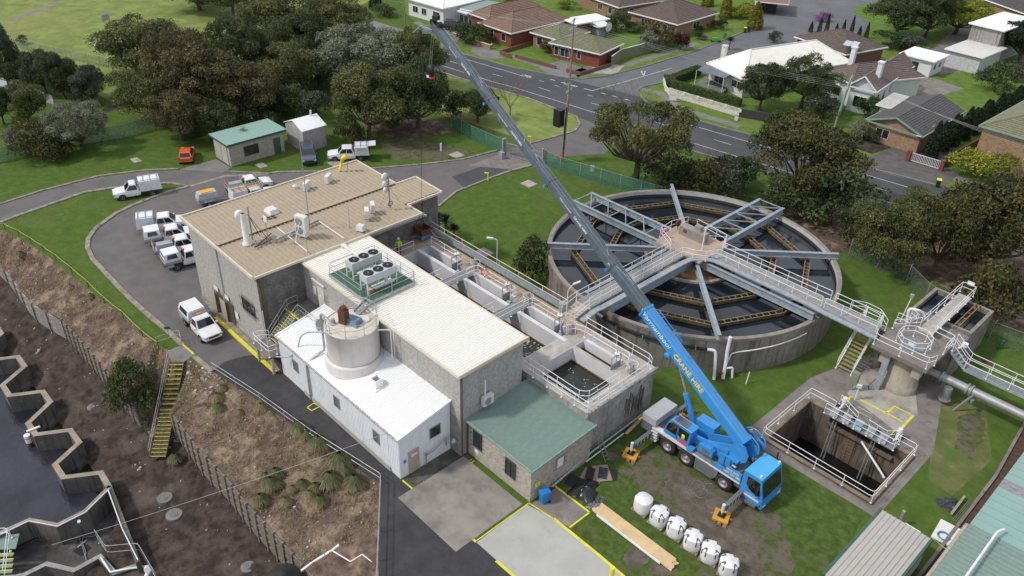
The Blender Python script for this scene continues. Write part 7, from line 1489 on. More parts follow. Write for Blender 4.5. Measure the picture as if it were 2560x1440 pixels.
TREES=[(25,225,48,80,'grey','tall grey green tree at the far left edge of the park'),(70,225,118,90,'dark','dark tree in the creek clump just right of the tallest'),(115,235,120,100,'grey','grey green tree in the middle of the creek clump'),(165,248,132,100,'dark2','dark round tree in the creek clump left of the brown one'),
    (188,252,178,70,'wide2','brown dying tree inside the creek clump'),(235,260,158,90,'grey','grey green tree at the right end of the creek clump'),(10,310,205,80,'dark','dark tree cut by the left edge below the creek'),(75,312,205,105,'olive','olive tree below the creek beside the silver tree'),
    (58,110,88,26,'sdark','small round bush by the park wire fence'),(205,372,250,165,'widegrey','wide silver leaved tree on the lawn left of the orange hatchback'),(105,398,305,110,'sbrown','brown green shrub under the silver tree'),(52,388,322,60,'ssilver','small silver shrub at the left end of the lawn group'),(150,398,335,70,'sbrown','low brown shrub in front of the silver tree'),
    (380,195,42,270,'wide','wide olive tree overhanging the ball court'),(470,265,60,190,'wide2','brown wispy tree behind the park picnic tables'),(395,300,150,175,'olive2','olive tree leaning towards the park fence'),(530,300,100,200,'brown','tall brown gum tree above the cream brick shed'),(455,352,215,150,'brown','low brown gum tree left of the cream brick shed'),(545,345,240,120,'dark','dark tree directly behind the cream brick shed'),
    (610,225,35,190,'widedark','dark spreading tree at the head of the grove'),(690,130,-30,210,'olive','olive tree at the top edge above the grove'),(760,165,20,200,'widedark','dark tree in the middle of the grove'),(840,130,-15,220,'wide','big olive tree beside the white weatherboard house'),(640,300,150,150,'brown','brown tree in front of the forked trunk tree'),
    (735,245,98,165,'olive','open tree with a bare forked trunk in the grove'),(800,215,120,120,'grey','grey tree right of the bare forked trunk'),(930,215,60,290,'widegrey','broad grey green tree at the roadside behind the boom head'),(1045,225,75,150,'wide','olive tree by the road behind the hook block'),(925,348,152,190,'olive2','golden olive casuarina above the open hatch truck'),
    (1045,322,145,170,'dark2','dark dense tree right of the golden olive casuarina'),(975,320,235,120,'dark','dark tree filling the gap beside the casuarina trunk'),(880,362,285,72,'sbrown','drooping bush just behind the open hatch truck'),(640,312,245,100,'sdark','dark bush behind the green roofed shed'),(740,290,215,100,'sdark','dark bush behind the white roofed block shed'),(695,262,165,130,'dark','dark tree behind the green roofed shed'),(790,305,225,90,'sgrey','grey bush right of the white roofed block shed'),(600,262,150,130,'brown','brown tree standing deep in the grove'),
    (1140,292,230,66,'sdark','dark bush at the left end of the green fence'),(1195,305,212,100,'dark','dark bushy tree beside the boom above the green fence'),(500,25,-70,150,'dark','dark tree with twisted trunk at the park top edge'),(585,45,-60,150,'widedark','dark tree at the park corner top edge'),(940,20,-30,34,'cone','tall clipped cypress left of the white house'),(960,40,10,60,'sdark','dark bush beside the white house path'),
    (1585,465,235,280,'airy','big gum tree with thick trunk behind the round tank'),(1655,478,392,120,'sdark','dark round bush right of the thick gum trunk'),(1730,482,380,130,'sbrown','brown green bush behind the tank rim'),(1800,490,400,110,'sgrey','grey twiggy bush behind the tank rim on the right'),(1860,470,395,90,'sgreen','pale green bush between tank and round crowned tree'),
    (1990,500,276,265,'rusty','tall round crowned tree with rusty new growth by the road'),(2075,560,420,200,'sdark','dark thicket right of the round crowned tree'),(1940,540,440,120,'sdark','dark bush under the round crowned tree'),(2200,668,505,190,'olive','olive green bushy tree above the small open tanks'),(2330,690,470,210,'rusty','dark bush in the middle of the right hand thicket'),(2460,690,432,300,'rusty','big rusty brown tree at the right edge over the road'),
    (2145,610,520,110,'sbrown','low brown bush left of the olive bushy tree'),(2470,790,640,170,'sbrown','dark low thicket at the right edge below the big tree'),(2300,560,478,150,'green' if 'green' in TP else 'olive2','olive tree in front of the roadside behind the thicket'),(2455,442,368,135,'syellow','bright yellow green shrub by the white gate'),
    (1898,275,142,115,'dark','dark tree behind the white pierced wall, left one'),(2000,275,138,165,'widedark','wide dark tree behind the white pierced wall'),(2050,300,235,100,'sgrey','grey bush beside the pale green power pole'),(2160,300,240,60,'sgreen','bush with pale blossom in front of the white gabled house'),(2140,345,300,50,'ssilver','white flowering bush by the green gable'),(2175,355,325,40,'sdark','dark bush below the green gable window'),(2150,350,335,20,'sred','small red bush in the garden by the green gable'),
    (2240,95,-30,150,'dark','tall dark tree at the top edge by the pencil pines'),(2310,95,-40,120,'dark2','second tall dark tree at the top edge'),(2385,85,-22,175,'yellow_t','bright yellow green tree at the top edge'),(2225,120,75,90,'sgreen','fresh green bush behind the brown tiled roof'),(2275,130,85,80,'sgrey','grey bush beside the small dark skip'),(2550,160,30,130,'conif_t','dark conifer at the top right edge beside the tall shed'),(2485,228,158,95,'sdark','round dark clipped tree on the small lawn'),(2540,200,155,60,'sgrey','grey shrub at the right edge above the cypress hedge'),
    (1165,105,55,80,'sgreen','green bush beside the black wagon'),(1200,108,62,60,'sdark','dark bush at the brown tiled house corner'),(1262,98,78,22,'ssilver','white flowering bush at the brick house window'),(1362,132,105,28,'sdark','round dark shrub by the green tiled house'),(1650,118,50,85,'sbrown','big russet shrub at the street corner'),(1622,125,78,65,'ssilver','pale flowering shrub at the street corner'),(1700,125,76,42,'sred','deep red shrub at the street corner'),
    (1743,98,76,24,'sgreen','clipped round shrub by the driveway, lower one'),(1746,80,62,26,'sgreen','clipped round shrub by the driveway, upper one'),(1760,100,85,22,'smauve','mauve flowering bush beside the clipped shrubs'),(1770,66,42,44,'sbrown','olive garden bush behind the clipped shrubs'),(1800,75,45,34,'sgreen','green garden bush behind the mower'),(1540,78,30,60,'sdark','tall dark bush behind the green tiled house'),(1590,78,55,60,'sgreen','row bush in the green tiled house back yard'),(1563,72,50,26,'sgreen','small round bush in the back yard'),
    (1885,72,2,38,'gold','golden conifer nearest the street bend'),(1812,45,-25,32,'gold','golden conifer behind the brown tiled house'),(1768,15,-35,30,'gold','golden conifer at the top edge'),(1850,40,5,70,'syellow','yellow hedge bush between the golden conifers'),(1935,105,78,34,'sdark','dark bush beside the white roof ridge'),(2055,52,28,40,'smauve','flower bed of the turning circle'),(1330,705,600,92,'sdark','dense dark bush between basin railing and round tank'),(1285,25,-5,60,'sgreen','green garden bush behind the brown roofed house'),(1420,22,-5,50,'syellow','yellow garden bush at the top edge')]
proto('yellow_t',22,'yellow'); proto('airy',31,'olive',R=6.5,H=6.4,zc=5.6,nl=34,n=20000,leaf=.135,lob=.20,low=-.35,tr=.4,zf=3.0,nb=30); proto('conif_t',23,'conifer',R=3.5,H=7,zc=4.5)
for q in TREES: tree(*q[:6])
t=tree(345,1032,912,118,'sdark','dark round bush growing over the timber crib wall',z=-3.2)
for i,x in enumerate((2026,2047,2064,2088,2105,2125,2146,2164)): tree(x,80+2.3*i,52 -(i % 3)*12+2*i,11,'cone','slim dark pencil pine in the row behind the brown tiled roof',group='pencil pines in a row behind the brown tiled roof',name='pencil_pine',cat='conifer')
for i in range(17):
    f=i/16; tree(2325+215*f+(i % 2)*8,392 - 118*f -(i % 2)*14,300 - 95*f+(i % 3)*8,34,'cone','dark narrow cypress in the tall hedge beside the tiled carport',group='dark cypresses forming the hedge beside the carport',name='hedge_cypress',cat='conifer')
def baretree(x,y,top,wpx,label,seed,z=0):
    b=P(x,y,z); H=ZAT(b,top)- z; r=random.Random(seed); m=MB(); t=thing('bare_tree',b,label,'tree'); W=wpx*MPP(b)/2
    def br(p,d,L,rad,lv):
        q=p+d*L; m.tube([p,p.lerp(q,.5)+Vector((r.uniform(-.1,.1),r.uniform(-.1,.1),0))*L,q],rad,4,rs=[rad,rad*.8,rad*.6],cap=False)
        if lv:
            for k in range(3): br(q,(d+Vector((r.uniform(-.8,.8),r.uniform(-.8,.8),r.uniform(-.1,.5)))).normalized(),L*.68,rad*.58,lv - 1)
    for k in range(5): a=k*1.26; br(Vector((0,0,H*.18)),Vector((math.cos(a)*W/H*1.1,math.sin(a)*W/H*1.1,.9)).normalized(),H*.34,.06,4)
    m.tube([(0,0,0),(0,0,H*.2)],.1,6); m.build('branches',TWIG,t,local=True)
baretree(1275,288,192,110,'leafless pinkish twiggy tree beside the boom',3); baretree(1560,340,205,150,'bare twiggy top standing out of the big gum tree',4,2); baretree(1780,475,385,90,'bare grey twiggy shrub behind the round tank',5); baretree(480,230,75,200,'bare pale branches in the brown tree above the grove',6); baretree(2480,760,690,90,'bare twiggy branches at the right thicket edge',7)
# hedges
def hedge(label,pts,wd,ht,kind,n=5000):
    q=W2(pts); t=thing('hedge',q[0],label,'hedge'); rs=np.random.RandomState(len(label)); segs=[(q[i],q[i+1]) for i in range(len(q)- 1)]; tot=sum((b - a).length for a,b in segs); Cs=[]; Ns=[]
    for a,b in segs:
        k=int(n*(b - a).length/tot); u=rs.uniform(0,1,k); d=(b - a).normalized(); s=np.array([-d.y,d.x,0]); f=rs.randint(0,3,k); v=np.where(f ==0,-1,np.where(f ==1,1,rs.uniform(-1,1,k)))*wd/2; z=np.where(f ==2,ht,rs.uniform(.05,ht,k))
        C=np.array(a)[None]+np.array(b - a)[None]*u[:,None]+s[None]*v[:,None]; C[:,2]=z; C +=rs.normal(0,.04,C.shape); Cs.append(C); N_=s[None]*np.sign(v)[:,None]; N_[f ==2]=(0,0,1); Ns.append(N_)
    C=np.concatenate(Cs); V,F=cards(C - np.array(t.location),np.concatenate(Ns),.11,.6,rs); link(np_mesh('foliage',V,F,LM[kind],np.repeat(np.clip(rs.normal(.5,.2,len(C)),0,1),4)),'foliage',t)
    m=MB()
    for a,b in segs: m.beam(a+Zp*ht*.46,b+Zp*ht*.46,wd*.9,ht*.88)
    m.build('twig_core',BARK,t)
hedge('clipped pale green hedge on top of the white pierced wall',[(1664,203),(1676,216),(1740,235),(1850,266)],.9,1.1,'hedge',7000); hedge('taller dark clipped hedge inside the white pierced wall',[(1680,212),(1745,186)],1.2,1.5,'green',4000); hedge('yellow clipped hedge at the top of the side street',[(1835,36),(1880,30)],1.2,1.5,'yellow',2000)
# tussocks on the bank
def bankz(px,py):
    "point on the embankment seen at a pixel"
    for k in range(60):
        z=-k*.05*1.0; p=P(px,py,z)
        for i in range(len(UL)- 1):
            a,b,c,d=UL[i],UL[i+1],TOPS[i+1],TOPS[i]
            # height by ratio of distance from the upper edge
            e=(b - a).xy; L2=e.length_squared; t=((p.xy - a.xy).dot(e))/L2
            if 0 <=t <=1:
                u=a.lerp(b,t); l=d.lerp(c,t); D=(l - u).xy.length; s=(p.xy - u.xy).dot((l - u).xy)/max(.01,D*D)
                if 0 <=s <=1 and u.z+(l.z - u.z)*s >=z: return p
    return P(px,py,-.8)
def tuft(seed,n,R,H,kind):
    rs=np.random.RandomState(seed); a=rs.uniform(0,6.283,n); l=rs.uniform(.25,1,n); w=.018
    b0=np.stack([np.cos(a)*.12*R,np.sin(a)*.12*R,0*a],1); m1=np.stack([np.cos(a)*R*l*.55,np.sin(a)*R*l*.55,H*(1.05 - .45*l)],1); e=np.stack([np.cos(a)*R*l,np.sin(a)*R*l,H*(1.0 - .85*l)],1); s=np.stack([-np.sin(a),np.cos(a),0*a],1)*w
    V=np.stack([b0 - s,b0+s,m1+s,m1 - s,m1 - s,m1+s,e+s*.3,e - s*.3],1).reshape(-1,3)
    tint=np.clip(np.repeat(rs.normal(.42,.22,n),8)+np.tile([-.1,-.1,.05,.05,.05,.05,.6,.6],n),0,1); return np_mesh('blades',V,np.arange(len(V)).reshape(-1,4),LM[kind],tint)
tf=[tuft(k,620,.95,.85,'straw') for k in range(3)]; LM['tuft']=leafmat('tussock_blades',(.035,.06,.018),(.085,.12,.040),(.34,.28,.15)); tg=[tuft(10+k,700,.95,.95,'tuft') for k in range(3)]
def tus(px,py,w,g,p=None,dry=False):
    p=p or bankz(px,py); t=thing('grass_tussock',p,('straw coloured' if dry else 'green')+' grass tussock on the bare bank','grass tussock',('dry' if dry else 'green')+' tussocks growing on the bank',tr_.uniform(0,6)); s=w*MPP(p)/1.65; t.scale=(s,s,s*1.2); o=bpy.data.objects.new('blades',(tf if dry else tg)[g % 3]); COL.objects.link(o); o.parent=t
for i,(x,y,w) in enumerate(((750,1080,58),(800,1118,62),(825,1125,50),(852,1165,74),(828,1210,66),(888,1215,62),(800,1258,44),(690,1190,44),(668,1200,40),(680,1218,54),(652,1255,46),(757,1215,36),(55,645,30),(548,1025,36),(770,1095,40),(865,1185,40),(790,1225,40),(228,745,22))): tus(x,y,w,i)
for i,(x,y,w) in enumerate(((655,1025,40),(715,1258,36),(655,1010,30),(678,1035,24),(545,1000,40),(178,722,22),(775,1240,34),(820,1085,30),(840,1110,34),(555,975,30),(732,1225,28),(600,1035,26))): tus(x,y,w,i,dry=True)
tus(440,1152,40,1,P(440,1152,ZD))
# loose litter of dead grass, stones on the bank
rs=np.random.RandomState(9); Cc=[]; N_=17000
for k in range(N_):
    i=rs.randint(2,len(UL)- 2); t,s=rs.uniform(0,1),rs.uniform(.02,.98); u=UL[i].lerp(UL[i+1],t); l=TOPS[i].lerp(TOPS[i+1],t); p=u.lerp(l,s)
    if i<11 and rs.rand()<.6: continue
    Cc.append((p.x,p.y,p.z+.05+.06*rs.rand()))
C=np.array(Cc); V,F=cards(C,np.tile([[0,0,1.5]],(len(C),1)),.16,.16,rs); o=link(np_mesh('dead_grass',V,F,LM['straw'],np.repeat(np.clip(rs.normal(.75,.2,len(C)),0,1),4)),'dead_grass',None,'dead straw grass matted over the bank','dead grass',kind='stuff')
STONE=mat('pale_stone',(.42,.40,.37),.9,.2,4); m=MB(); r=random.Random(8)
for k in range(420):
    i=r.randint(3,len(UL)- 3); u=UL[i].lerp(UL[i+1],r.random()); l=TOPS[i].lerp(TOPS[i+1],r.random()); p=u.lerp(l,r.random()) if r.random()<.75 else WB[i].lerp(XR[i],r.random()*.7); s=r.uniform(.04,.17)*(1 if r.random()<.9 else 1.8); m.cbox(p.x,p.y,p.z - s*.2,s,s*r.uniform(.6,1),s*.6,r.uniform(0,3),0,.6)
tag(m.build('stones',STONE),'pale stones scattered over the bank and lower ground','stones',kind='stuff')
# spiky plants
def spiky(x,y,wpx,label):
    b=P(x,y); t=thing('spiky_plant',b,label,'plant'); s=wpx*MPP(b)/2; m=MB(); r=random.Random(int(x))
    for k in range(90):
        a,e=r.uniform(0,6.28),r.uniform(.1,1.35); d=Vector((math.cos(a)*math.cos(e),math.sin(a)*math.cos(e),math.sin(e))); z=Zp*s*1.3; p=d.cross(Zp).normalized()*.05; q0=z+d*.1; q1=z+d*s*.6; q2=z+d*s - Zp*s*.15; m.add([q0 - p,q0+p,q1+p,q1 - p,q2],[(0,1,2,3),(3,2,4)])
    m.build('leaves',LM['dark'],t,local=True); MB().tube([(0,0,0),(0,0,s*1.3)],.1,6).build('stem',BARK,t,local=True)
spiky(1115,590,60,'spiky cordyline by the brick wall at the lawn edge'); spiky(1098,572,44,'smaller spiky plant tight against the dark brick wall'); spiky(1135,600,44,'low spiky plant right of the cordyline'); spiky(1822,125,34,'palm like plant beside the white roof chimney')
# ================================================================ houses and street
RT={k: mat(k+'_tiles',c,.85,.14,2.5,grime=tuple(q*.6 for q in c),gscale=3,gpos=(.5,.75)) for k,c in (('brown',(.215,.135,.100)),('olive',(.185,.185,.115)),('grey_brown',(.125,.095,.085)),('dark_grey',(.085,.080,.082)),('rose_grey',(.150,.115,.105)))}
RT['white']=CREAMROOF; RT['white2']=WHITEROOF
BR={k: mat(k+'_brick',c,.92,.15,3,grime=tuple(q*.65 for q in c),gscale=10,gpos=(.5,.75)) for k,c in (('red',(.20,.062,.040)),('tan',(.27,.17,.10)),('brown',(.17,.09,.06)),('orange',(.31,.20,.125)),('cream',(.60,.57,.52)))}
BR['white']=mat('weatherboard_white',(.66,.68,.70),.6,.03,2); BR['grey']=mat('cement_grey',(.30,.29,.28),.9,.1,2,streak=True)
def courses(root,e0,e1,r0,r1,mt,n=None):
    e0,e1,r0,r1=map(Vector,(e0,e1,r0,r1)); L=((e0+e1)/2 -(r0+r1)/2).length; n=n or max(3,int(L/.36)); nm=(e1 - e0).cross(r0 - e0).normalized()
    if nm.z<0: nm=-nm
    m=MB()
    for i in range(n):
        a,b,c,d=(e0.lerp(r0,i/n),e1.lerp(r1,i/n),e1.lerp(r1,(i+1)/n),e0.lerp(r0,(i+1)/n)); l=nm*.07; m.add([a+l,b+l,c+nm*.01,d+nm*.01,a,b],[(0,1,2,3),(4,5,1,0)])
    m.build('tile_courses',mt,root,kind='stuff')
def block(root,A_,B_,C_,ze,kind,rise,rm,wm,wins=(),inset=.5,trim=None,z0=0):
    A,B,C=(P(*q,ze) for q in (A_,B_,C_)); u=(B - A); L1=u.length; u.normalize(); v=(C - B); v=v - u*v.dot(u); L2=v.length; v.normalize(); D=A+v*L2; C=B+v*L2
    W=[A+(u+v)*inset,B+(-u+v)*inset,C -(u+v)*inset,D+(u - v)*inset]
    MB().prism([(p.x,p.y) for p in W],z0,ze - .02).build('wall',wm,root); Z=Zp*rise; m=MB(); tm=trim or WHITEP
    for a,b in ((A,B),(B,C),(C,D),(D,A)): m.beam(a,b,.12,.2)
    m.build('fascia',tm,root)
    if kind =='flat':
        MB().prism([(p.x,p.y) for p in (A,B,C,D)],ze+.01,ze+.12).build('roof',rm,root)
    elif kind =='hip':
        k=min(L1,L2)/2; r0,r1=(A+v*L2/2+u*k+Z,B+v*L2/2 - u*k+Z) if L1 >=L2 else (A+u*L1/2+v*k+Z,D+u*L1/2 - v*k+Z)
        if L1 >=L2: pl=[(A,B,r0,r1),(B,C,r1,r1),(C,D,r1,r0),(D,A,r0,r0)]; hp=[(A,r0),(D,r0),(B,r1),(C,r1),(r0,r1)]
        else: pl=[(A,B,r0,r0),(B,C,r0,r1),(C,D,r1,r1),(D,A,r1,r0)]; hp=[(A,r0),(B,r0),(C,r1),(D,r1),(r0,r1)]
        for q in pl: courses(root,*q,rm) if rm not in (CREAMROOF,WHITEROOF) else MB().add([q[0],q[1],q[3],q[2]],[(0,1,2,3)]).build('roof',rm,root)
        for a,b in hp: MB().tube([a+Zp*.05,b+Zp*.05],.09,5).build('ridge_cap',rm,root)
    else:  # gable on side A-B
        r0,r1=A+u*L1/2+Z,D+u*L1/2+Z; courses(root,B,C,r0,r1,rm); courses(root,D,A,r1,r0,rm); MB().tube([r0,r1],.1,5).build('ridge_cap',rm,root)
        MB().extr([W[0].xy.to_3d()+Zp*ze,W[1].xy.to_3d()+Zp*ze,(W[0]+W[1]).xy.to_3d()/2+Zp*(ze+rise*.85)],v*.1).build('gable',wm,root)
        for a in (A,B): MB().beam(a,r0,.12,.2).build('barge_board',tm,root)
    for (s,t,w_,h_,z_) in wins:
        a,b=(W[0],W[1]) if s ==0 else (W[1],W[2]); n=-v if s ==0 else u; c=a.lerp(b,t); c.z=z_+z0
        window(root,c,n,w_,h_,WHITEP,GLASS if w_<3 else CURTAIN,2 if w_>1.3 else 1,.06)
    return W
def house(label,vols,name='house',cat='house'):
    t=thing(name,P(*vols[0][1]),label,cat)
    for q in vols: block(t,*q[:9] if len(q)>9 else q,**(q[9] if len(q)>9 else {}))
    return t
w3=[(0,.2,1.5,1.3,1.5),(0,.45,1.4,1.3,1.5),(0,.8,1.8,1.4,1.5),(1,.4,1.0,1.1,1.6)]
house('white weatherboard house with cream roof at the top edge',[((1012,-4),(1108,23),(1225,-6),3.2,'hip',1.9,RT['white'],BR['white'],w3),((1143,28),(1168,35),(1213,22),2.5,'flat',0,WHITEROOF,BR['white'],[(0,.5,2.4,1.9,1.0)]),((1150,22),(1190,30),(1262,10),2.9,'flat',0,GREENROOF,BR['white'],())])
house('red brick house with brown tiled hip roof beside the boom head',[((1194,57),(1278,85),(1432,49),2.6,'hip',2.2,RT['brown'],BR['red'],[(0,.35,1.2,1.4,1.4),(0,.75,1.2,1.4,1.4)]),((1172,34),(1222,52),(1350,18),2.5,'hip',1.8,RT['brown'],BR['red'],())])
house('brick house with green tiled roof and garage at the street corner',[((1371,107),(1502,137),(1581,114),2.5,'hip',1.5,RT['olive'],BR['red'],[(0,.10,.9,1.5,1.3),(0,.28,1.9,1.5,1.3),(0,.58,.8,1.3,1.4)]),((1324,81),(1400,103),(1490,84),2.5,'hip',1.4,RT['olive'],BR['tan'],[(0,.25,1.3,1.5,1.3)])])
g_=P(1487,156); MB()
house('low brick building with a white flat roof behind the brown tiled house',[((1405,48),(1440,62),(1509,42),2.7,'flat',0,WHITEROOF,BR['red'],())],'outbuilding','building')
house('small grey green garden shed with white roof',[((1471,60),(1499,69),(1521,62),2.1,'gable',.5,RT['white2'],mat('shed_green_grey',(.20,.27,.25),.6),(),),],'garden_shed','shed')
house('tan brick house with grey brown tiled hip roof on the side street',[((1570,30),(1695,63),(1800,33),2.6,'hip',2.5,RT['grey_brown'],BR['tan'],[(0,.3,1.5,1.1,1.5),(0,.75,1.2,1.0,1.5),(1,.5,2.2,1.3,1.4)])])
house('tan brick house with brown tiled roof at the top edge above the garden shed',[((1440,-18),(1547,20),(1640,-4),2.6,'hip',2.0,RT['grey_brown'],BR['tan'],[(0,.55,1.4,1.3,1.4),(0,.8,1.2,1.3,1.4),(1,.3,1.2,1.3,1.4)])])
hw=house('big house with a bright white hip roof behind the pierced wall',[((1766,158),(1862,202),(2104,146),3.0,'hip',3.0,RT['white'],BR['cream'],[(0,.3,2.2,1.6,1.4),(0,.82,2.6,1.2,1.7),(1,.3,1.8,1.2,1.6)])])
v=[P(1742,176,2.7),P(1810,196,2.7),P(1834,184,2.9),P(1764,161,2.9)]; MB().extr(v,(0,0,.06)).build('verandah_roof',glassmat('verandah_sheet',(.09,.11,.14),.3),hw)
for p in v[:2]+[v[0].lerp(v[1],.5)]: MB().tube([(p.x,p.y,0),p],.05,5).build('verandah_post',WHITEP,hw)
MB().prism([(P(x,y).x,P(x,y).y) for x,y in ((1738,218),(1806,238),(1828,218),(1762,200))],0,.5).build('verandah_floor',PATHC,hw)
def chimney(root,x,y,z,h,mt,s=.7): p=P(x,y,z); MB().cbox(p.x,p.y,z - 1,s,s,h+1).build('chimney',mt,root); MB().cbox(p.x,p.y,z+h - .001,s+.2,s+.2,.2).build('chimney_cap',mt,root)
chimney(hw,1808,143,3.2,1.8,BR['cream']); p=P(1992,107,5.0);
house('house with long brown tiled hip roof and solar panel behind the white roof',[((1985,92),(2115,138),(2243,126),2.8,'hip',2.2,RT['grey_brown'],BR['brown'],())])
wg=house('white gabled house with rose grey tiles and two white chimneys',[((2118,214),(2192,232),(2317,173),3.8,'gable',1.9,RT['rose_grey'],BR['white'],[(0,.5,2.0,1.7,1.7),(1,.15,1.0,1.1,2.2),(1,.32,1.0,1.9,1.8),(1,.5,1.2,1.7,2.0),(1,.75,1.4,1.7,2.2)]),((2062,178),(2128,212),(2240,160),3.6,'hip',2.0,RT['rose_grey'],BR['white'],[(0,.5,1.6,1.6,1.6)]),((2190,262),(2228,272),(2262,240),3.0,'flat',0,mat('awning_sheet',(.45,.44,.40),.6),BR['white'],())])
chimney(wg,2130,150,5.2,1.9,BR['white']); chimney(wg,2196,188,5.2,1.9,BR['white'])
cp_=house('tan brick house with dark tiled gable roof, green trim and carport',[((2162,300),(2308,344),(2388,272),2.7,'gable',1.5,RT['dark_grey'],BR['orange'],[(0,.30,1.9,1.3,1.4)],{'trim': mat('sage_trim',(.20,.32,.26),.6)})])
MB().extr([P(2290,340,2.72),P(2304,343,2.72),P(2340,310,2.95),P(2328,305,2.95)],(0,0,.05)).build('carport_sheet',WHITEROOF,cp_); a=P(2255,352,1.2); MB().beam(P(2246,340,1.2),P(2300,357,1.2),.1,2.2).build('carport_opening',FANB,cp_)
house('white flat roofed garage behind the gabled house',[((2248,134),(2337,156),(2373,138),2.8,'flat',0,WHITEROOF,BR['white'],[(0,.35,2.6,2.0,1.1),(1,.3,1.0,1.0,1.5),(1,.7,1.0,1.0,1.5)])],'garage','garage')
house('tall grey box shed with white flat roof and low front roof',[((2422,58),(2512,79),(2552,40),6.0,'flat',0,WHITEROOF,BR['grey'],(),),((2362,122),(2458,146),(2505,118),3.0,'flat',0,mat('rusty_white_sheet',(.62,.60,.57),.6,.05,1,grime=(.34,.20,.12),gscale=1,gpos=(.6,.75),wrld=True),mat('white_slats',(.5,.52,.54),.6),())],'workshop','shed')
house('tan brick two storey building with grey green tiles at the right edge',[((2447,315),(2640,372),(2720,250),5.4,'hip',2.2,RT['olive'],BR['orange'],[(0,.8,1.8,1.4,3.4)],{'trim': MATS['sage_trim']})])
house('dark tiled roof house in the top right corner',[((2452,-4),(2570,38),(2660,0),3.0,'hip',2.0,RT['dark_grey'],BR['tan'],())])
house('brown open carport at the end of the side street',[((1888,4),(1972,12),(1995,-12),2.6,'flat',0,RT['brown'],FANB,(),{'inset': 2.2})],'carport','carport')
def gwall(label,pts,h,mt,name='garden_wall',cat='wall',th=.2,cap=None,z=0):
    q=W2(pts,z); t=thing(name,q[0],label,cat)
    for i in range(len(q)- 1):
        MB().beam(q[i]+Zp*h/2,q[i+1]+Zp*h/2,th,h).build('wall_length',mt,t)
        if cap: MB().beam(q[i]+Zp*(h+.03),q[i+1]+Zp*(h+.03),th+.08,.06).build('coping',cap,t)
    return t
gwall('low orange brick garden wall in front of the brown tiled house',[(1133,93),(1226,124),(1230,121)],.8,BR['orange'],cap=BR['cream']); gwall('low brown brick wall round the lawn between the two brick houses',[(1330,112),(1250,136),(1278,146)],.7,BR['brown']); gwall('long low brown brick wall in front of the green tiled house',[(1288,144),(1390,173)],.6,BR['brown'])
gwall('brown brick retaining edge round the pale corner driveway',[(1415,180),(1452,189),(1527,166)],.6,BR['brown']); gwall('tall beige paling fence along the side street',[(1527,167),(1550,150),(1700,108)],1.8,mat('beige_fence',(.20,.19,.125),.8,.06,2),'paling_fence','fence',.08,WHITEP); gwall('dark stone cage wall right of the white pierced wall',[(1847,292),(1925,306),(1990,320)],1.3,mat('dark_stone',(.05,.05,.052),.95,.3,8,bump=3,bscale=12)); gwall('dark timber side fence along the cypress drive',[(2352,420),(2440,372),(2475,345)],1.5,BR['brown'],'paling_fence','fence',.08)
pw=gwall('white pierced garden wall on the corner below the hedge',[(1658,203),(1663,226),(1675,240),(1750,262),(1847,292)],.75,BR['cream']); a,b=P(1675,240),P(1847,292)
for i in range(6): MB().cbox(*(a.lerp(b,i/5)).xy,.75,.55,.25,.5,math.atan2((b - a).y,(b - a).x)).build('pier',BR['cream'],pw)
for i in range(5):
    for k in range(4): MB().beam(a.lerp(b,(i+.08)/5)+Zp*(.80+.13*k),a.lerp(b,(i+.92)/5)+Zp*(.80+.13*k),.12,.06).build('slat',BR['cream'],pw)
sign('white and red notice board fixed on the white pierced wall',P(1683,238,1.1),(.5,-.86,0),1.1,1.5,'FOR SALE',SIGNW,REDP,.22)
gt=thing('driveway_gate',P(2272,402),'white barred driveway gate between two red brick piers','gate'); a,b=P(2276,404),P(2345,425)
for p in (P(2268,402),P(2351,427)): MB().cbox(p.x,p.y,0,.5,.5,1.5).build('pier',BR['red'],gt)
for z in (.2,1.25): MB().beam(a+Zp*z,b+Zp*z,.05,.06).build('rail',WHITEP,gt)
for i in range(19): p=a.lerp(b,i/18); MB().beam(p+Zp*.2,p+Zp*1.25,.04,.04).build('bar',WHITEP,gt)
def bin_(label,x,y,body,lid,s=1.0,rz=.4):
    p=P(x,y) if not isinstance(x,tuple) else Vector((*x,.02)); t=thing('wheelie_bin',p,label,'bin',rz=rz); t.scale=(s,)*3
    MB().cbox(0,0,.08,.42,.50,.90,0,0,1.28,1.22).build('body',body,t,local=True); MB().cbox(0,0,.985,.58,.68,.07,0,0,.9).build('lid',lid,t,local=True); MB().tube([(-.2,.34,1.0),(.2,.34,1.0)],.025,5).build('handle',lid,t,local=True)
    for sx in (-.22,.22): MB().cyl((sx,.28,.1),.1,.05,10,axis=(1,0,0)).build('wheel',BLACK,t,local=True)
    return t
YB=mat('bin_yellow',(.80,.62,.03),.5); DG=mat('bin_dark_green',(.012,.04,.022),.5); BB=mat('bin_blue',(.02,.20,.55),.45)
bin_('bright blue wheelie bin at the office corner',(-26.75,30.3),0,BB,BB,1.05,-.3); bin_('dark green bin with yellow lid on the verge below the white gate',2343,467,DG,YB); bin_('yellow lidded bin behind the black wagon',1175,63,DG,YB); bin_('dark bin with yellow lid on the side street kerb',1862,82,DG,YB); bin_('green bin next to the yellow lidded bin on the side street',1871,79,DG,DG); bin_('green bin on the nature strip by the mower',1811,97,mat('bin_green',(.02,.22,.07),.5),DG)
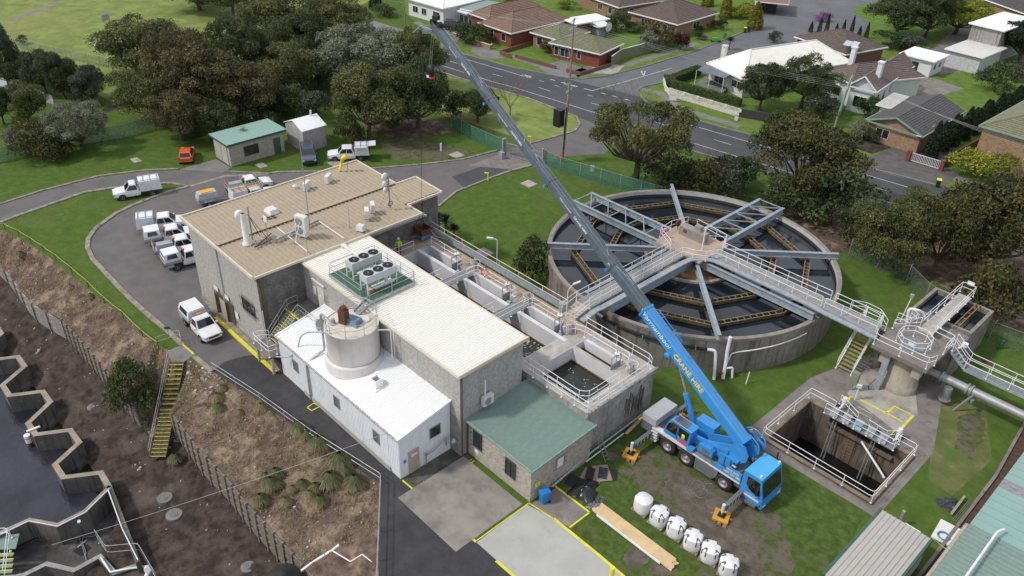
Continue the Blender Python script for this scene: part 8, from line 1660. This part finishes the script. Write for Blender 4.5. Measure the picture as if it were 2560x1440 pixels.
def pole(label,x,y,top,mt,arms,r=.15,lean=0,name='power_pole'):
    b=P(x,y); H=ZAT(b,top); t=thing(name,b,label,'power pole'); MB().tube([b,b+Vector((lean,0,H))],r,8,rs=[r,r*.75]).build('pole',mt,t); tips=[]
    for z,L,(dx,dy) in arms:
        c=b+Vector((lean*z,0,H*z)); v=Vector((dx,dy,0)).normalized()*L/2; MB().beam(c - v,c+v,.1,.1).build('crossarm',GALV,t)
        for k in range(4): q=c+v*(-.92+.613*k)+Zp*.05; MB().cyl(q,.04,.14,6).build('insulator',SIGNW,t); tips.append(q+Zp*.14)
    return t,tips,H
GP=mat('pole_timber',(.235,.205,.18),.9,.15,2); LP=mat('pole_pale_green',(.26,.33,.26),.8,.08,2); n_=(-.35,.94)
p1,t1,h1=pole('tall timber power pole in front of the green tiled house',1425,197,45,GP,[(.97,2.0,n_),(.84,3.0,n_)]); p2,t2,h2=pole('leaning power pole carrying a big dark transformer by the gate',1405,405,205,GP,[(.97,1.6,(1,.2)),(.90,1.6,n_)],.19,.4); p3,t3,h3=pole('pale green power pole by the white gabled house',2086,318,190,LP,[(.97,2.8,n_),(.80,2.6,n_)],.2,.6)
pole('thin street pole at the left of the white weatherboard house',1013,68,-60,GP,[],.1); b=p2.location
MB().cbox(b.x - .4,b.y - .7,5.0,1.1,.9,2.2).build('transformer',FANB,p2); m=MB()
for k in range(7): m.cbox(b.x - .58+.11*k,b.y - .95,5.3,.04,.12,1.7)
m.build('cooling_fins',FANB,p2,kind='stuff'); MB().box(b.x - .8,b.y - 1.0,5.05,b.x+.3,b.y - .1,5.15).build('platform',STEEL,p2); MB().cbox(b.x+.1,b.y - .2,.6,.4,.2,.6).build('red_box',REDP,p2); MB().tube([b+Vector((.2,-.2,.1)),b+Vector((.3,-.2,7.5))],.05,5).build('conduit',FANB,p2)
WIRE=mat('wire_pale',(.36,.34,.34),.6)
def wire(label,a,b,sag=.5,r=.012,group='overhead power wires along the road'):
    a,b=Vector(a),Vector(b); tag(MB().tube([a.lerp(b,i/10)- Zp*sag*4*(i/10)*(1 - i/10) for i in range(11)],r,4).build('overhead_wire',WIRE),label,'wire',group)
E3=[P(2700,395+9*k,6.5) for k in range(4)]; W1=[P(960,-20+6*k,8.5) for k in range(4)]
for k in range(4): wire('overhead wire between the tall timber pole and the pale green pole',t1[4+k],t3[4+k if len(t3)>4 else k]); wire('overhead wire running from the pale green pole past the right edge',t3[k],E3[k]); wire('overhead wire running left from the tall timber pole past the boom',t1[4+k],W1[k],.4)
wire('thin service wire from the tall timber pole to the transformer pole',t1[0],t2[0],.3,group=None); wire('thin service wire dropping to the white roofed house',t1[3],P(1765,160,3.4),.3,.014,None)
# ================================================================ yard objects, fences, walls, stairs
def fence(label,pts,h,sheet,post=STEEL,gap=3.0,z=0,arm=False,name='mesh_fence',rail=True):
    q=W2(pts,z); t=thing(name,q[0],label,'fence')
    for i in range(len(q)- 1):
        a,b=q[i],q[i+1]
        if sheet: MB().beam(a+Zp*h/2,b+Zp*h/2,.02,h).build('mesh_panel',sheet,t)
        if rail: MB().tube([a+Zp*h,b+Zp*h],.02,5).build('top_wire',post,t)
        n=max(1,round((b - a).length/gap))
        for k in range(n+(i ==len(q)- 2)): p=a.lerp(b,k/n); MB().tube([p,p+Zp*(h+.05)]+([p+Vector((.15,.15,h+.3))] if arm else []),.035,5).build('post',post,t)
    return t
GM=meshmat('green_shade_mesh',(.07,.21,.15),.46,3.0); GMP=meshmat('pale_green_mesh',(.20,.34,.22),.42,3.0); CHN=meshmat('chain_mesh',(.16,.18,.18),.16,8.0)
fence('green shade mesh fence running up to the left gate post',[(1128,318),(1180,348),(1252,380)],1.9,GM); fence('green shade mesh fence from the gate round behind the tank',[(1354,408),(1400,428),(1500,458),(1600,488),(1660,505)],1.9,GM,arm=True)
fence('pale green mesh fence below the silver tree',[(-60,415),(0,407),(110,375),(305,345),(385,322)],1.8,GMP); fence('wire mesh fence along the park behind the creek clump',[(38,118),(140,142),(220,158),(350,186)],1.6,CHN); fence('chain mesh fence behind the small open tanks',[(2120,640),(2265,705),(2310,752),(2470,850),(2600,900)],2.0,CHN,arm=True)
gt=thing('sliding_gate',P(1262,392),'grey barred sliding gate across the site entrance','gate'); a,b=P(1264,388),P(1352,412)
for z in (.15,1.75): MB().beam(a+Zp*z,b+Zp*z,.06,.1).build('rail',GALV,gt)
for i in range(34): p=a.lerp(b,i/33); MB().beam(p+Zp*.15,p+Zp*1.75,.035,.035).build('bar',GALV,gt)
for x,y in ((1257,388),(1262,386),(1356,413)): p=P(x,y); MB().cbox(p.x,p.y,0,.25,.25,2.3).build('gate_post',GALV,gt)
MB().cbox(*(P(1254,396).xy),0,.7,.5,.9).build('motor_box',GALV,gt)
def bollard(label,x,y,h,r=.09,cap=False):
    p=P(x,y); t=thing('bollard',p,label,'bollard'); MB().cyl(p,r,h,12).build('post',YEL,t)
    if cap: MB().tube([p+Zp*h*.9,p+Zp*h*.9+Vector((-.35,-.3,.05))],.1,8).build('head',YEL,t)
bollard('yellow standpipe with side head on the lawn edge by the roof',1220,452,1.1,.09,True); bollard('yellow standpipe beside the far side of the gate',1327,358,1.0,.07,True); bollard('thick yellow bollard at the bottom edge by the pale slab',1527,1452,1.3,.16)
t=thing('notice_post',P(1103,398),'grey notice on a thin post beside the driveway','sign'); q=t.location; MB().tube([q,q+Zp*2.2],.03,5).build('post',STEEL,t); MB().cbox(q.x,q.y,1.2,.1,.4,1.0,.5).build('board',SIGNW,t)
mc=MB()
def manhole(label,x,y,r,z=ZD):
    for _ in range(6): p=P(x,y,z); z=ZD+.1 - 1.25*min(1,max(0,(15.4 - p.y)/6.1))
    t=thing('manhole_cover',p,label,'manhole'); r *= .8; MB().cyl(p - Zp*.3,r,.37,24).build('surround',PATHC,t); MB().cyl(p+Zp*.08,r*.45,.03,16).build('lid',DECKM,t)
for x,y,r,l in ((155,898,.35,'small round concrete cover on the upper part of the dark soil'),(221,1022,.42,'round concrete cover between crib wall and upper weir teeth'),(233,1018+0,.62,'big pale round cover on the dark soil left of the stairs'),(412,1245,.72,'round cover with yellow mark on the soil below the stairs'),(435,1287,.75,'round cover half buried in the sandy patch'),(620,1418,.62,'pale round cover at the bottom edge by the black tank')):
    if x != 221: manhole(l,x,y,r,ZD - .15*(x<500)*1.0)
# crib walls: every sleeper and post its own piece
SLP=mat('sleeper_timber',(.225,.19,.155),.95,.22,3,grime=(.12,.10,.085),gscale=6,streak=False,bump=2,bscale=20); LOG=mat('grey_log',(.30,.285,.275),.95,.25,3,grime=(.11,.085,.075),gscale=5,gpos=(.45,.65))
def crib(label,i0,i1,n,rows,mt,solid=False):
    t=thing('timber_retaining_wall',WB[i0],label,'retaining wall'); bm=pm=None
    for i in range(i0,i1):
        a,b=WB[i],WB[i+1]; ha,hb=PAIRS[i][2],PAIRS[i+1][2]; k=max(1,round((b - a).length/n)); d=(b - a).normalized()
        nn=Vector((d.y,-d.x,0)); nn=nn if nn.y<0 else -nn
        for j in range(k):
            p,q=a.lerp(b,j/k),a.lerp(b,(j+1)/k); h=ha+(hb - ha)*j/k; L=(q - p).length
            for r_ in range(rows):
                z=ZD+h*(r_+.5)/rows; c=p.lerp(q,.5); hh=h/rows*(.96 if solid else .55)
                if bm is None: o=MB().box(-.5,-.09,-.5,.5,.09,.5).build('sleeper',mt,t,local=True); bm=o.data
                else: o=bpy.data.objects.new('sleeper',bm); COL.objects.link(o); o.parent=t
                o.location=Vector((c.x,c.y,z))+nn*(.04*(r_ % 2)+rng.uniform(-.02,.02))- t.location; o.rotation_euler=(0,0,math.atan2(d.y,d.x)); o.scale=(L*1.0,1,hh)
            if pm is None: o=MB().box(-.06,-.09,0,.06,.09,1).build('post',SLP,t,local=True); pm=o.data
            else: o=bpy.data.objects.new('post',pm); COL.objects.link(o); o.parent=t
            o.location=Vector((p.x,p.y,ZD))+nn*.12 - t.location; o.rotation_euler=(0,0,math.atan2(d.y,d.x)); o.scale=(1,1,h+.12)
    if not solid: m=MB();[m.beam(WB[i]+Zp*(PAIRS[i][2]/2)+Vector((0,.32,0)),WB[i+1]+Zp*(PAIRS[i+1][2]/2)+Vector((0,.32,0)),.1,PAIRS[i][2]) for i in range(i0,i1)]; m.build('gap_shade',FANB,t)  # black sheet standing for the shade in the gaps between sleepers
crib('weathered grey log retaining wall with dark posts at the upper left',1,8,2.2,6,LOG,True); crib('timber crib retaining wall left of the stairs',8,11,1.25,9,SLP); crib('long timber crib retaining wall right of the stairs',14,21,1.25,9,SLP)
# stairs on the bank
st=thing('timber_stairs',P(385,1140,ZD),'long timber stairs with yellow step edges down the bank','stairs'); WD=mat('stair_timber',(.10,.08,.055),.9,.2,4)
S0,S1,S2=P(426,903,.05),P(404,1013,-1.75),P(378,1142,ZD+.05); sd_=Vector((.62,.72,0)).normalized()*1.15; nS=0
for (a,b,n) in ((S0,S1,9),(S1+(S2 - S1)*.03,S2,13)):
    for i in range(n):
        p=a.lerp(b,(i+.5)/n); MB().beam(p,p+sd_,.24,.05).build('tread',WD,st); e=(b - a).normalized()*.15; MB().beam(p+e+Zp*.05,p+sd_+e+Zp*.05,.085,.035).build('nosing',YEL,st)
    for o_ in (Vector((0,0,0)),sd_): MB().beam(a+o_ - Zp*.1,b+o_ - Zp*.1,.06,.28).build('stringer',WD,st)
railing([S0 - sd_*.05,S1 - sd_*.05,S2 - sd_*.05],'pale handrail down the left side of the bank stairs',mat('rail_bronze',(.38,.34,.31),.5),gap=2.4,foot=False,h=.95)
railing([P(395,868,.1),P(452,848,.1),P(457,868,.1)],'pale railing at the head of the bank stairs',MATS['rail_bronze'],gap=1.6); flat('stair_landing',[(415,880),(455,862),(485,888),(460,905),(430,905)],PATHC,2.6)
railing([P(x,y,.02) for x,y in ((532,930),(650,1006),(780,1100),(870,1157),(953,1210),(949,1330),(943,1480))],'long galvanised railing along the edge of the lower drive',GALV,gap=2.9,r=.03,foot=False,rad=.15)
rf=thing('rope_fence',UL[2],'low yellow rope strung on short stakes along the lawn edge','fence'); rp_=[P(x,y) for x,y in ((-60,562),(0,573),(13,573),(48,590),(78,608),(109,628),(140,650),(180,682),(222,718),(262,758),(309,795),(357,842),(397,872))]
for a,b in zip(rp_,rp_[1:]): MB().tube([a+Zp*.75,a.lerp(b,.5)+Zp*.66,b+Zp*.75],.025,4).build('rope',mat('dull_yellow',(.50,.45,.14),.7),rf)
for p in rp_: MB().tube([p,p+Zp*.8],.04,5).build('stake',RUST,rf)
t=thing('garden_sign',P(424,846),'small green sign on a post at the head of the bank stairs','sign'); q=t.location; MB().tube([q,q+Zp*1.0],.03,5).build('post',STEEL,t); MB().cbox(q.x,q.y,1.0,.5,.06,.3,.8).build('board',GREENT,t)
t=thing('white_pipe',P(800,1360,-1),'white drain pipes zigzagging down the bank at the bottom edge','pipe'); MB().tube([P(848,1362,-.6),P(832,1375,-.8),P(783,1405,-1.2),P(735,1440,-1.5)],.09,8).build('pipe_run',WHITEP,t); MB().tube([P(830,1376,-.7),P(876,1404,-.6),P(906,1386,-.3),P(938,1412,-.1)],.05,6).build('pipe_run',WHITEP,t)
t=thing('water_tank',P(712,1462,-2),'black plastic water tank lid at the bottom edge','tank'); q=t.location; MB().lathe([(1.15,-4.2),(1.15,-1.3),(1.05,-1.15),(.3,-.95),(.28,-.88),(.01,-.87)],(q.x,q.y,0),28).build('shell',BLACK,t)
wire('thin pale cable crossing the bank to the white shed',P(130,1362,-2.0),Vector((-36.5,24.05,3.6)),.25,.02,None)
t=thing('rock_spill',P(505,935,-.3),'white stained broken rocks beside the top of the bank stairs','rocks'); r=random.Random(2); m=MB()
for k in range(60): p=bankz(r.uniform(470,560),r.uniform(915,985)); s=r.uniform(.1,.4); m.cbox(p.x,p.y,p.z - s*.2,s,s*.8,s*.6,r.uniform(0,3),0,.6)
m.build('rocks',mat('white_stained_rock',(.28,.25,.23),.9,.3,2,grime=(.62,.61,.62),gscale=1.2,gpos=(.48,.6),wrld=True),t,kind='stuff')
tag(MB().tube([bankz(286,915)+Zp*.1,bankz(292,935)+Zp*.1],.12,8).build('orange_pipe',ORANGE),'short orange pipe lying above the timber crib wall','pipe')
# bulk bags
BAG=mat('woven_bag',(.74,.73,.74),.75,.03,3,grime=(.62,.61,.61),gscale=5,gpos=(.5,.75),bump=1.5,bscale=9); STRAP=mat('dark_strap',(.035,.038,.055),.8); PAL=mat('pallet_timber',(.22,.17,.125),.9,.2,4)
def bag(label,x,y,rz,capped=False,pm=None):
    t=thing('bulk_bag',(x,y,.14),label,'bulk bag',rz=rz); rs=random.Random(int(x*10)); n=28; m=MB(); prof=[(.58,0),(.61,.08),(.63,.5),(.62,1.0),(.57,1.06),(.42,1.10),(.24,1.14),(.1,1.2),(.0,1.18)] if not capped else [(.58,0),(.61,.1),(.62,.6),(.61,1.02),(.44,1.14),(.2,1.24),(.0,1.28)]
    V=[]
    for i,(r_,h) in enumerate(prof):
        for j in range(n):
            a=6.2832*j/n; sq=1+.10*(abs(math.cos(2*a+1.57))- .5)*(1 if i<4 else .4)- 0; k=r_*sq*(1+rs.uniform(-.015,.015)+(.05*math.sin(a*9+i) if 4<i<8 else 0)); V.append((k*math.cos(a),k*math.sin(a),h+(rs.uniform(-.02,.03) if 3<i<8 else 0)))
    F=[(i*n+j,i*n+(j+1)% n,(i+1)*n+(j+1)% n,(i+1)*n+j) for i in range(len(prof)- 1) for j in range(n)]; e_=n*3; m.add(V,F[:e_],0,True); m.add(V,F[e_:],0,True); m.build('sack',BAG,t,local=True)
    if not capped:
        for k in range(4):
            a=.785+k*1.5708+rs.uniform(-.12,.12); c,s=math.cos(a),math.sin(a)
            for e in (-.13,.13): ca,sa=math.cos(a+e*2),math.sin(a+e*2); MB().beam((.665*ca,.665*sa,.62),(.665*ca,.665*sa,.99),.06,.02,0,up=(ca,sa,0)).build('strap',STRAP,t,local=True)
            MB().tube(fillet([(.655*math.cos(a - .24),.655*math.sin(a - .24),.97),(.40*c,.40*s,1.2+rs.uniform(0,.06)),(.655*math.cos(a+.24),.655*math.sin(a+.24),.97)],.1),.032,5).build('lifting_loop',STRAP,t,local=True)
    p=thing('pallet',(x,y,.02),'pallet under the '+label.replace(' standing','').replace(' on its pallet',''),'pallet',rz=rz*.5)
    for k in range(6): MB().box(-.6+.21*k,-.6,.1,-.45+.21*k,.6,.12).build('deck_board',pm or PAL,p,local=True)
    for y_ in (-.55,0,.47): MB().box(-.6,y_,0,.6,y_+.09,.099).build('bearer',pm or PAL,p,local=True)
for i,(x,l) in enumerate(((-21.6,'smooth tied white bulk bag without straps at the left end'),(-20.15,'strapped white bulk bag on the dark pallet, next to the smooth one'),(-18.75,'third white bulk bag from the planks end, neat hanging loops'),(-17.35,'fourth white bulk bag in the row'),(-16.0,'fifth white bulk bag, last but one in the row'),(-14.55,'white bulk bag at the lower right end of the row'))): bag(l,x,34.85 - .05*(i % 2),R_(i*7),i ==0,STEEL if i ==1 else None)
# planks
PN=mat('new_pine',(.62,.45,.25),.7,.08,2,grime=(.50,.34,.18),gscale=5,gpos=(.55,.8)); r=random.Random(6); tp=thing('timber_stack',(-20.5,32.6,0),'stack of long new pine planks lying on the grass','timber stack')
for k in range(8):
    for l in range(2): x0=-23.9+r.uniform(-.15,.15); MB().box(x0,32.15+.125*k,.06+.06*l,-17.2+r.uniform(-.35,.25),32.15+.125*k+.12,.115+.06*l).build('plank',PN,tp)
MB().box(-23.4,32.04,.05,-17.9,32.12,.2).build('white_batten',WHITEP,tp);[MB().box(x,32.1,0,x+.1,33.2,.055).build('bearer',PAL,tp) for x in (-23,-20.5,-18)]
# sheets and tarps
def blob(label,x,y,rx,ry,h,mt,seed,name='tarpaulin',cat='tarpaulin'):
    rs=np.random.RandomState(seed); c=P(x,y); m=MB(); n,k=30,9; ph=rs.uniform(0,6,6); V=[]
    for i in range(k+1):
        for j in range(n):
            a=6.2832*j/n; f=i/k; e=1+.22*math.sin(3*a+ph[0])+.12*math.sin(7*a+ph[1]); z=h*(1 - f ** 1.5)*(1+.35*math.sin(5*a+ph[2])*f)+.05*rs.rand()+.012; V.append((c.x+rx*e*f*math.cos(a),c.y+ry*e*f*math.sin(a),max(.012,z if i<k else .015+.03*rs.rand())))
    m.add(V,[(i*n+j,(i+1)*n+j,(i+1)*n+(j+1)% n,i*n+(j+1)% n) for i in range(k) for j in range(n)]); tag(m.build(name,mt),label,cat)
PLAS=mat('black_plastic',(.018,.018,.022),.32,.3,3); PLAS2=mat('silver_plastic',(.20,.21,.26),.3,.5,6,grime=(.03,.03,.04),gscale=7,gpos=(.4,.6))
blob('heap of black plastic sheeting over boxes beside the pine planks',1462,1228,.95,1.15,.55,PLAS,1); blob('crumpled silver and black plastic at the end of the pine planks',1490,1262,.4,.8,.25,PLAS2,2); blob('crumpled dark plastic sheet on the lawn near the white slab',2372,1262,.75,.75,.22,mat('slate_plastic',(.035,.038,.055),.4,.4,5),3)
def board(label,x,y,sx,sy,rz,mt,z=.02,h=.04): p=P(x,y); tag(MB().cbox(p.x,p.y,z,sx,sy,h,R_(rz),0,.985).build('ground_sheet',mt),label,'sheet')
PLY=mat('plywood',(.30,.235,.18),.8,.1,2)
board('plywood sheet under the black mats',1480,1190,1.5,1.2,20,PLY); board('second plywood sheet beside the basin wall',1505,1185,1.2,1.6,55,PLY,.07); board('small square plywood offcut by the yellow line',1433,1231,.8,.7,5,PLY); board('black rubber mat on the plywood, middle one',1475,1187,.6,1.2,30,BLACK,.12); board('dark slate mat right of the plywood',1507,1186,.65,1.1,35,MATS['slate_plastic'],.13); board('narrow black mat furthest right of the plywood',1535,1188,.45,1.1,35,BLACK,.02); board('large black mat left of the plastic heap',1437,1205,1.2,1.1,15,BLACK,.03)
board('white insulated slab lying on the lawn with a hose coil',2367,1335,1.5,2.1,5,SIGNW,.01,.08); p=P(2358,1343); t=thing('hose_coil',p+Zp*.1,'coil of blue hose lying on the white slab','hose')
for k in range(5): R=.30+.03*k; MB().tube([p+Vector((R*math.cos(a),R*math.sin(a),.12+.02*(k % 3))) for a in [6.2832*j/22 for j in range(22)]],.016,5,closed=True).build('hose_turn',mat('pale_blue_hose',(.12,.24,.42),.5),t)
a,b=P(2375,1292),P(2408,1248); t=thing('timber_beam',a,'grey timber beam with steel rods lying over the dark plastic','timber'); MB().beam(a+Zp*.3,b+Zp*.3,.16,.12).build('beam',mat('grey_timber',(.32,.29,.22),.9,.1,3),t);[MB().tube([a+Vector((.25+.12*k,-.5,.25)),b+Vector((.35+.12*k,.1,.25))],.015,4).build('rod',STEEL,t) for k in range(3)]
a,b=P(1512,1165),P(1480,1098,.6); ld=thing('ladder',a,'grimy aluminium ladder leaning by the basin wall foot','ladder')
for s in (-.2,.2): MB().beam(Vector((-26.3,36.6+s,.05)),Vector((-27.8,36.6+s,2.4)),.04,.08).build('side_rail',mat('grimy_alloy',(.22,.21,.19),.7,.2,5),ld)
for i in range(9): q=Vector((-26.3,36.6,.05)).lerp(Vector((-27.8,36.6,2.4)),(i+.5)/9); MB().tube([q - Yp*.2,q+Yp*.2],.025,5).build('rung',MATS['grimy_alloy'],ld)
t=thing('wall_pipe',(-27.6,37,.3),'long silver and white pipe along the foot of the basin wall','pipe'); MB().tube([(-27.15,31.5,.35),(-27.55,36.2,.4),(-27.6,43.8,.55)],.09,8).build('pipe_run',GALV,t); MB().tube([(-27.2,35.2,.3),(-27.3,39.6,.3)],.05,6).build('lower_pipe',WHITEP,t)
board('offcut planks lying beside the rear of the crane',1590,1060,.25,3.0,8,PN,.02,.06)
p=P(1745,1225); t=thing('wire_sling',p,'tangled steel wire sling lying on the worn grass','sling'); m=MB(); m.tube([p+Vector(((.55+.12*math.sin(3*a))*math.cos(a)- .3,.8*math.sin(a),.03)) for a in [.3*k for k in range(22)]],.018,4); m.tube([p+Vector((.45*math.cos(a)+.35,.5*math.sin(a)- .1,.04)) for a in [.33*k for k in range(20)]],.018,4); m.tube([p+Vector((.3,.1,.04)),p+Vector((.1,1.0,.04)),p+Vector((.4,1.2,.05))],.035,4); m.build('cable',STEEL,t)
# container shed and right building
cs=thing('site_shed',(-7.9,41.2,0),'ribbed grey roofed portable shed with dark green trim at the bottom edge','shed')
MB().box(-9.5,37.0,0,-6.3,44.6,2.5).build('wall',WHITEWALL,cs); roof_sheets(cs,(-9.55,37.0,2.66),Xp,Yp,3.3,7.7,.66,2,.035,.05,mat('weathered_grey_roof',(.42,.40,.37),.6,.06,.8,grime=(.38,.31,.22),gscale=.8,gpos=(.5,.8)))
for x in (-9.62,-6.22): MB().beam((x,36.95,2.6),(x,44.75,2.6),.16,.26).build('side_gutter',GREENT,cs)
MB().box(-8.0,44.7,2.3,-7.0,44.85,2.6).build('vent_strip',WHITEP,cs); tag(MB().tube([P(2247,1300,1.6),P(2330,1350,2.7),Vector((-6.3,44.7,2.75)),P(2410,1408,3.3)],.035,5).build('slack_hose',mat('pale_hose',(.55,.52,.42),.6)),'pale slack hose running from a post over the shed to the green roof','hose'); tag(MB().cbox(*(P(2245,1315).xy),0,.2,.2,1.5).build('grey_post',STEEL),'grey post beside the portable shed carrying the slack hose','post')
rb=thing('green_roofed_building',(-1,48,0),'long building with green ribbed roof bands at the bottom right corner','building')
MB().box(-4.4,28,0,8,64,3.5).build('wall',BLOCK,rb)
for y0,y1,mt,nr in ((28,39.0,mat('mid_green_roof',(.16,.27,.235),.5,.05,1),6),(39.0,40.1,mat('skylight_sheet',(.25,.25,.26),.5,.2,4),3),(40.1,46.4,GREENROOF,2),(46.4,51.2,mat('pale_teal_roof',(.24,.37,.34),.5,.04,1),1),(51.2,52.2,MATS['skylight_sheet'],2),(52.2,63,MATS['pale_teal_roof'],1)): roof_sheets(rb,(-4.9,y0,3.95),Yp,Vector((12.6,0,.7)),y1 - y0,12.6,.8,nr,.05,.05,mt)
MB().tube([(-5.0,28,3.8),(-5.0,46.3,3.8)],.15,10).build('gutter_pipe',mat('fawn_pipe',(.38,.33,.27),.6),rb); MB().tube(fillet([(-3.4,34,4.5),(-3.4,46.3,4.6),(-3.2,46.9,4.5)],.3),.08,8).build('roof_pipe',WHITEP,rb)
kerb([(-5.9,26),(-5.9,57),(-6.6,66)],PITC,.22,.14,px=False,name='bed_edge'); flat('bark_bed',[(-5.8,26),(-4.4,26),(-4.4,64),(-6.5,66),(-5.8,57)],mat('bark_bed',(.085,.045,.032),.95,.3,3,wrld=True,grime=(.05,.03,.022)),1.5,px=False)
t=thing('green_marker',P(2497,872),'short dark green marker post on the lawn at the right','post'); q=t.location; MB().tube([q,q+Vector((.1,.1,.9))],.13,8).build('post',GREENT,t); board('round rusty cover on the lawn below the pipe walkway',2470,905,.8,.8,45,RUST,.0,.03)
# park
t=thing('backboard',P(283,88),'grey backboard on a pole beside the ball court','basketball hoop'); q=t.location; MB().tube([q,q+Zp*3.6],.08,6).build('pole',STEEL,t); MB().cbox(q.x - .3,q.y - .6,2.6,.1,1.8,1.1,.6).build('board',mat('grey_board',(.30,.33,.36),.6),t)
for i,(x,y) in enumerate(((300,78),(312,70),(322,79))):
    p=P(x,y); t=thing('picnic_table',p,'brown picnic table by the ball court, '+('left one','middle one','right one')[i],'picnic table'); MB().cbox(p.x,p.y,.72,2.2,1.5,.08,.6).build('table_top',mat('terracotta',(.36,.13,.07),.7),t); MB().cbox(p.x,p.y,0,1.2,.9,.72,.6).build('legs',BR['brown'],t)
t=thing('play_slide',P(445,105),'turquoise play slide glimpsed through the brown tree','slide'); q=t.location; MB().beam(q+Zp*.3,q+Vector((1.5,1.8,1.9)),.8,.1).build('chute',mat('turquoise',(.05,.35,.38),.5),t); MB().tube([q+Vector((1.5,1.8,0)),q+Vector((1.5,1.8,2.2))],.1).build('post',WHITEP,t)
t=thing('ride_on_mower',P(1788,105),'green ride on mower parked on the nature strip','mower'); q=t.location; MB().cbox(q.x,q.y,.35,1.5,.8,.45,.8,0,.8).build('body',mat('mower_green',(.03,.30,.05),.5),t);[MB().cyl((q.x+dx,q.y+dy,.25),.25,.2,10,axis=(.7,-.7,0)).build('wheel',BLACK,t) for dx,dy in ((-.6,-.3),(.5,.5))]
t=thing('satellite_dish',P(1519,92),'white satellite dish in the back yard of the green tiled house','dish'); q=t.location; MB().tube([q,q+Zp*1.5],.05).build('post',STEEL,t); MB().lathe([(.01,-.25),(.5,-.15),(.9,.05)],(0,0,0),18,0,'x').build('dish',SIGNW,t,local=True).location=(0,0,1.9)
t=thing('solar_panel',P(2127,112,4.4),'pair of pale solar panels on the brown tiled roof','solar panel');[MB().extr([P(x,y,4.5) for x,y in ((2107+d,112+d*.18),(2123+d,116+d*.18),(2133+d,105+d*.12),(2117+d,101+d*.12))],(0,0,.06)).build('panel',mat('panel_glass',(.42,.48,.52),.2),t) for d in (0,18)]
for (x,y,l) in ((1840,300,'small white riser on the verge below the white pierced wall'),(1480,428+0,'grey service box inside the green mesh fence')): p=P(x,y); t=thing('service_box',p,l,'service box'); MB().cbox(p.x,p.y,0,.5,.35,.7,.5).build('box',SIGNW,t); MB().cbox(p.x,p.y,.7,.56,.4,.05,.5).build('lid',STEEL,t)
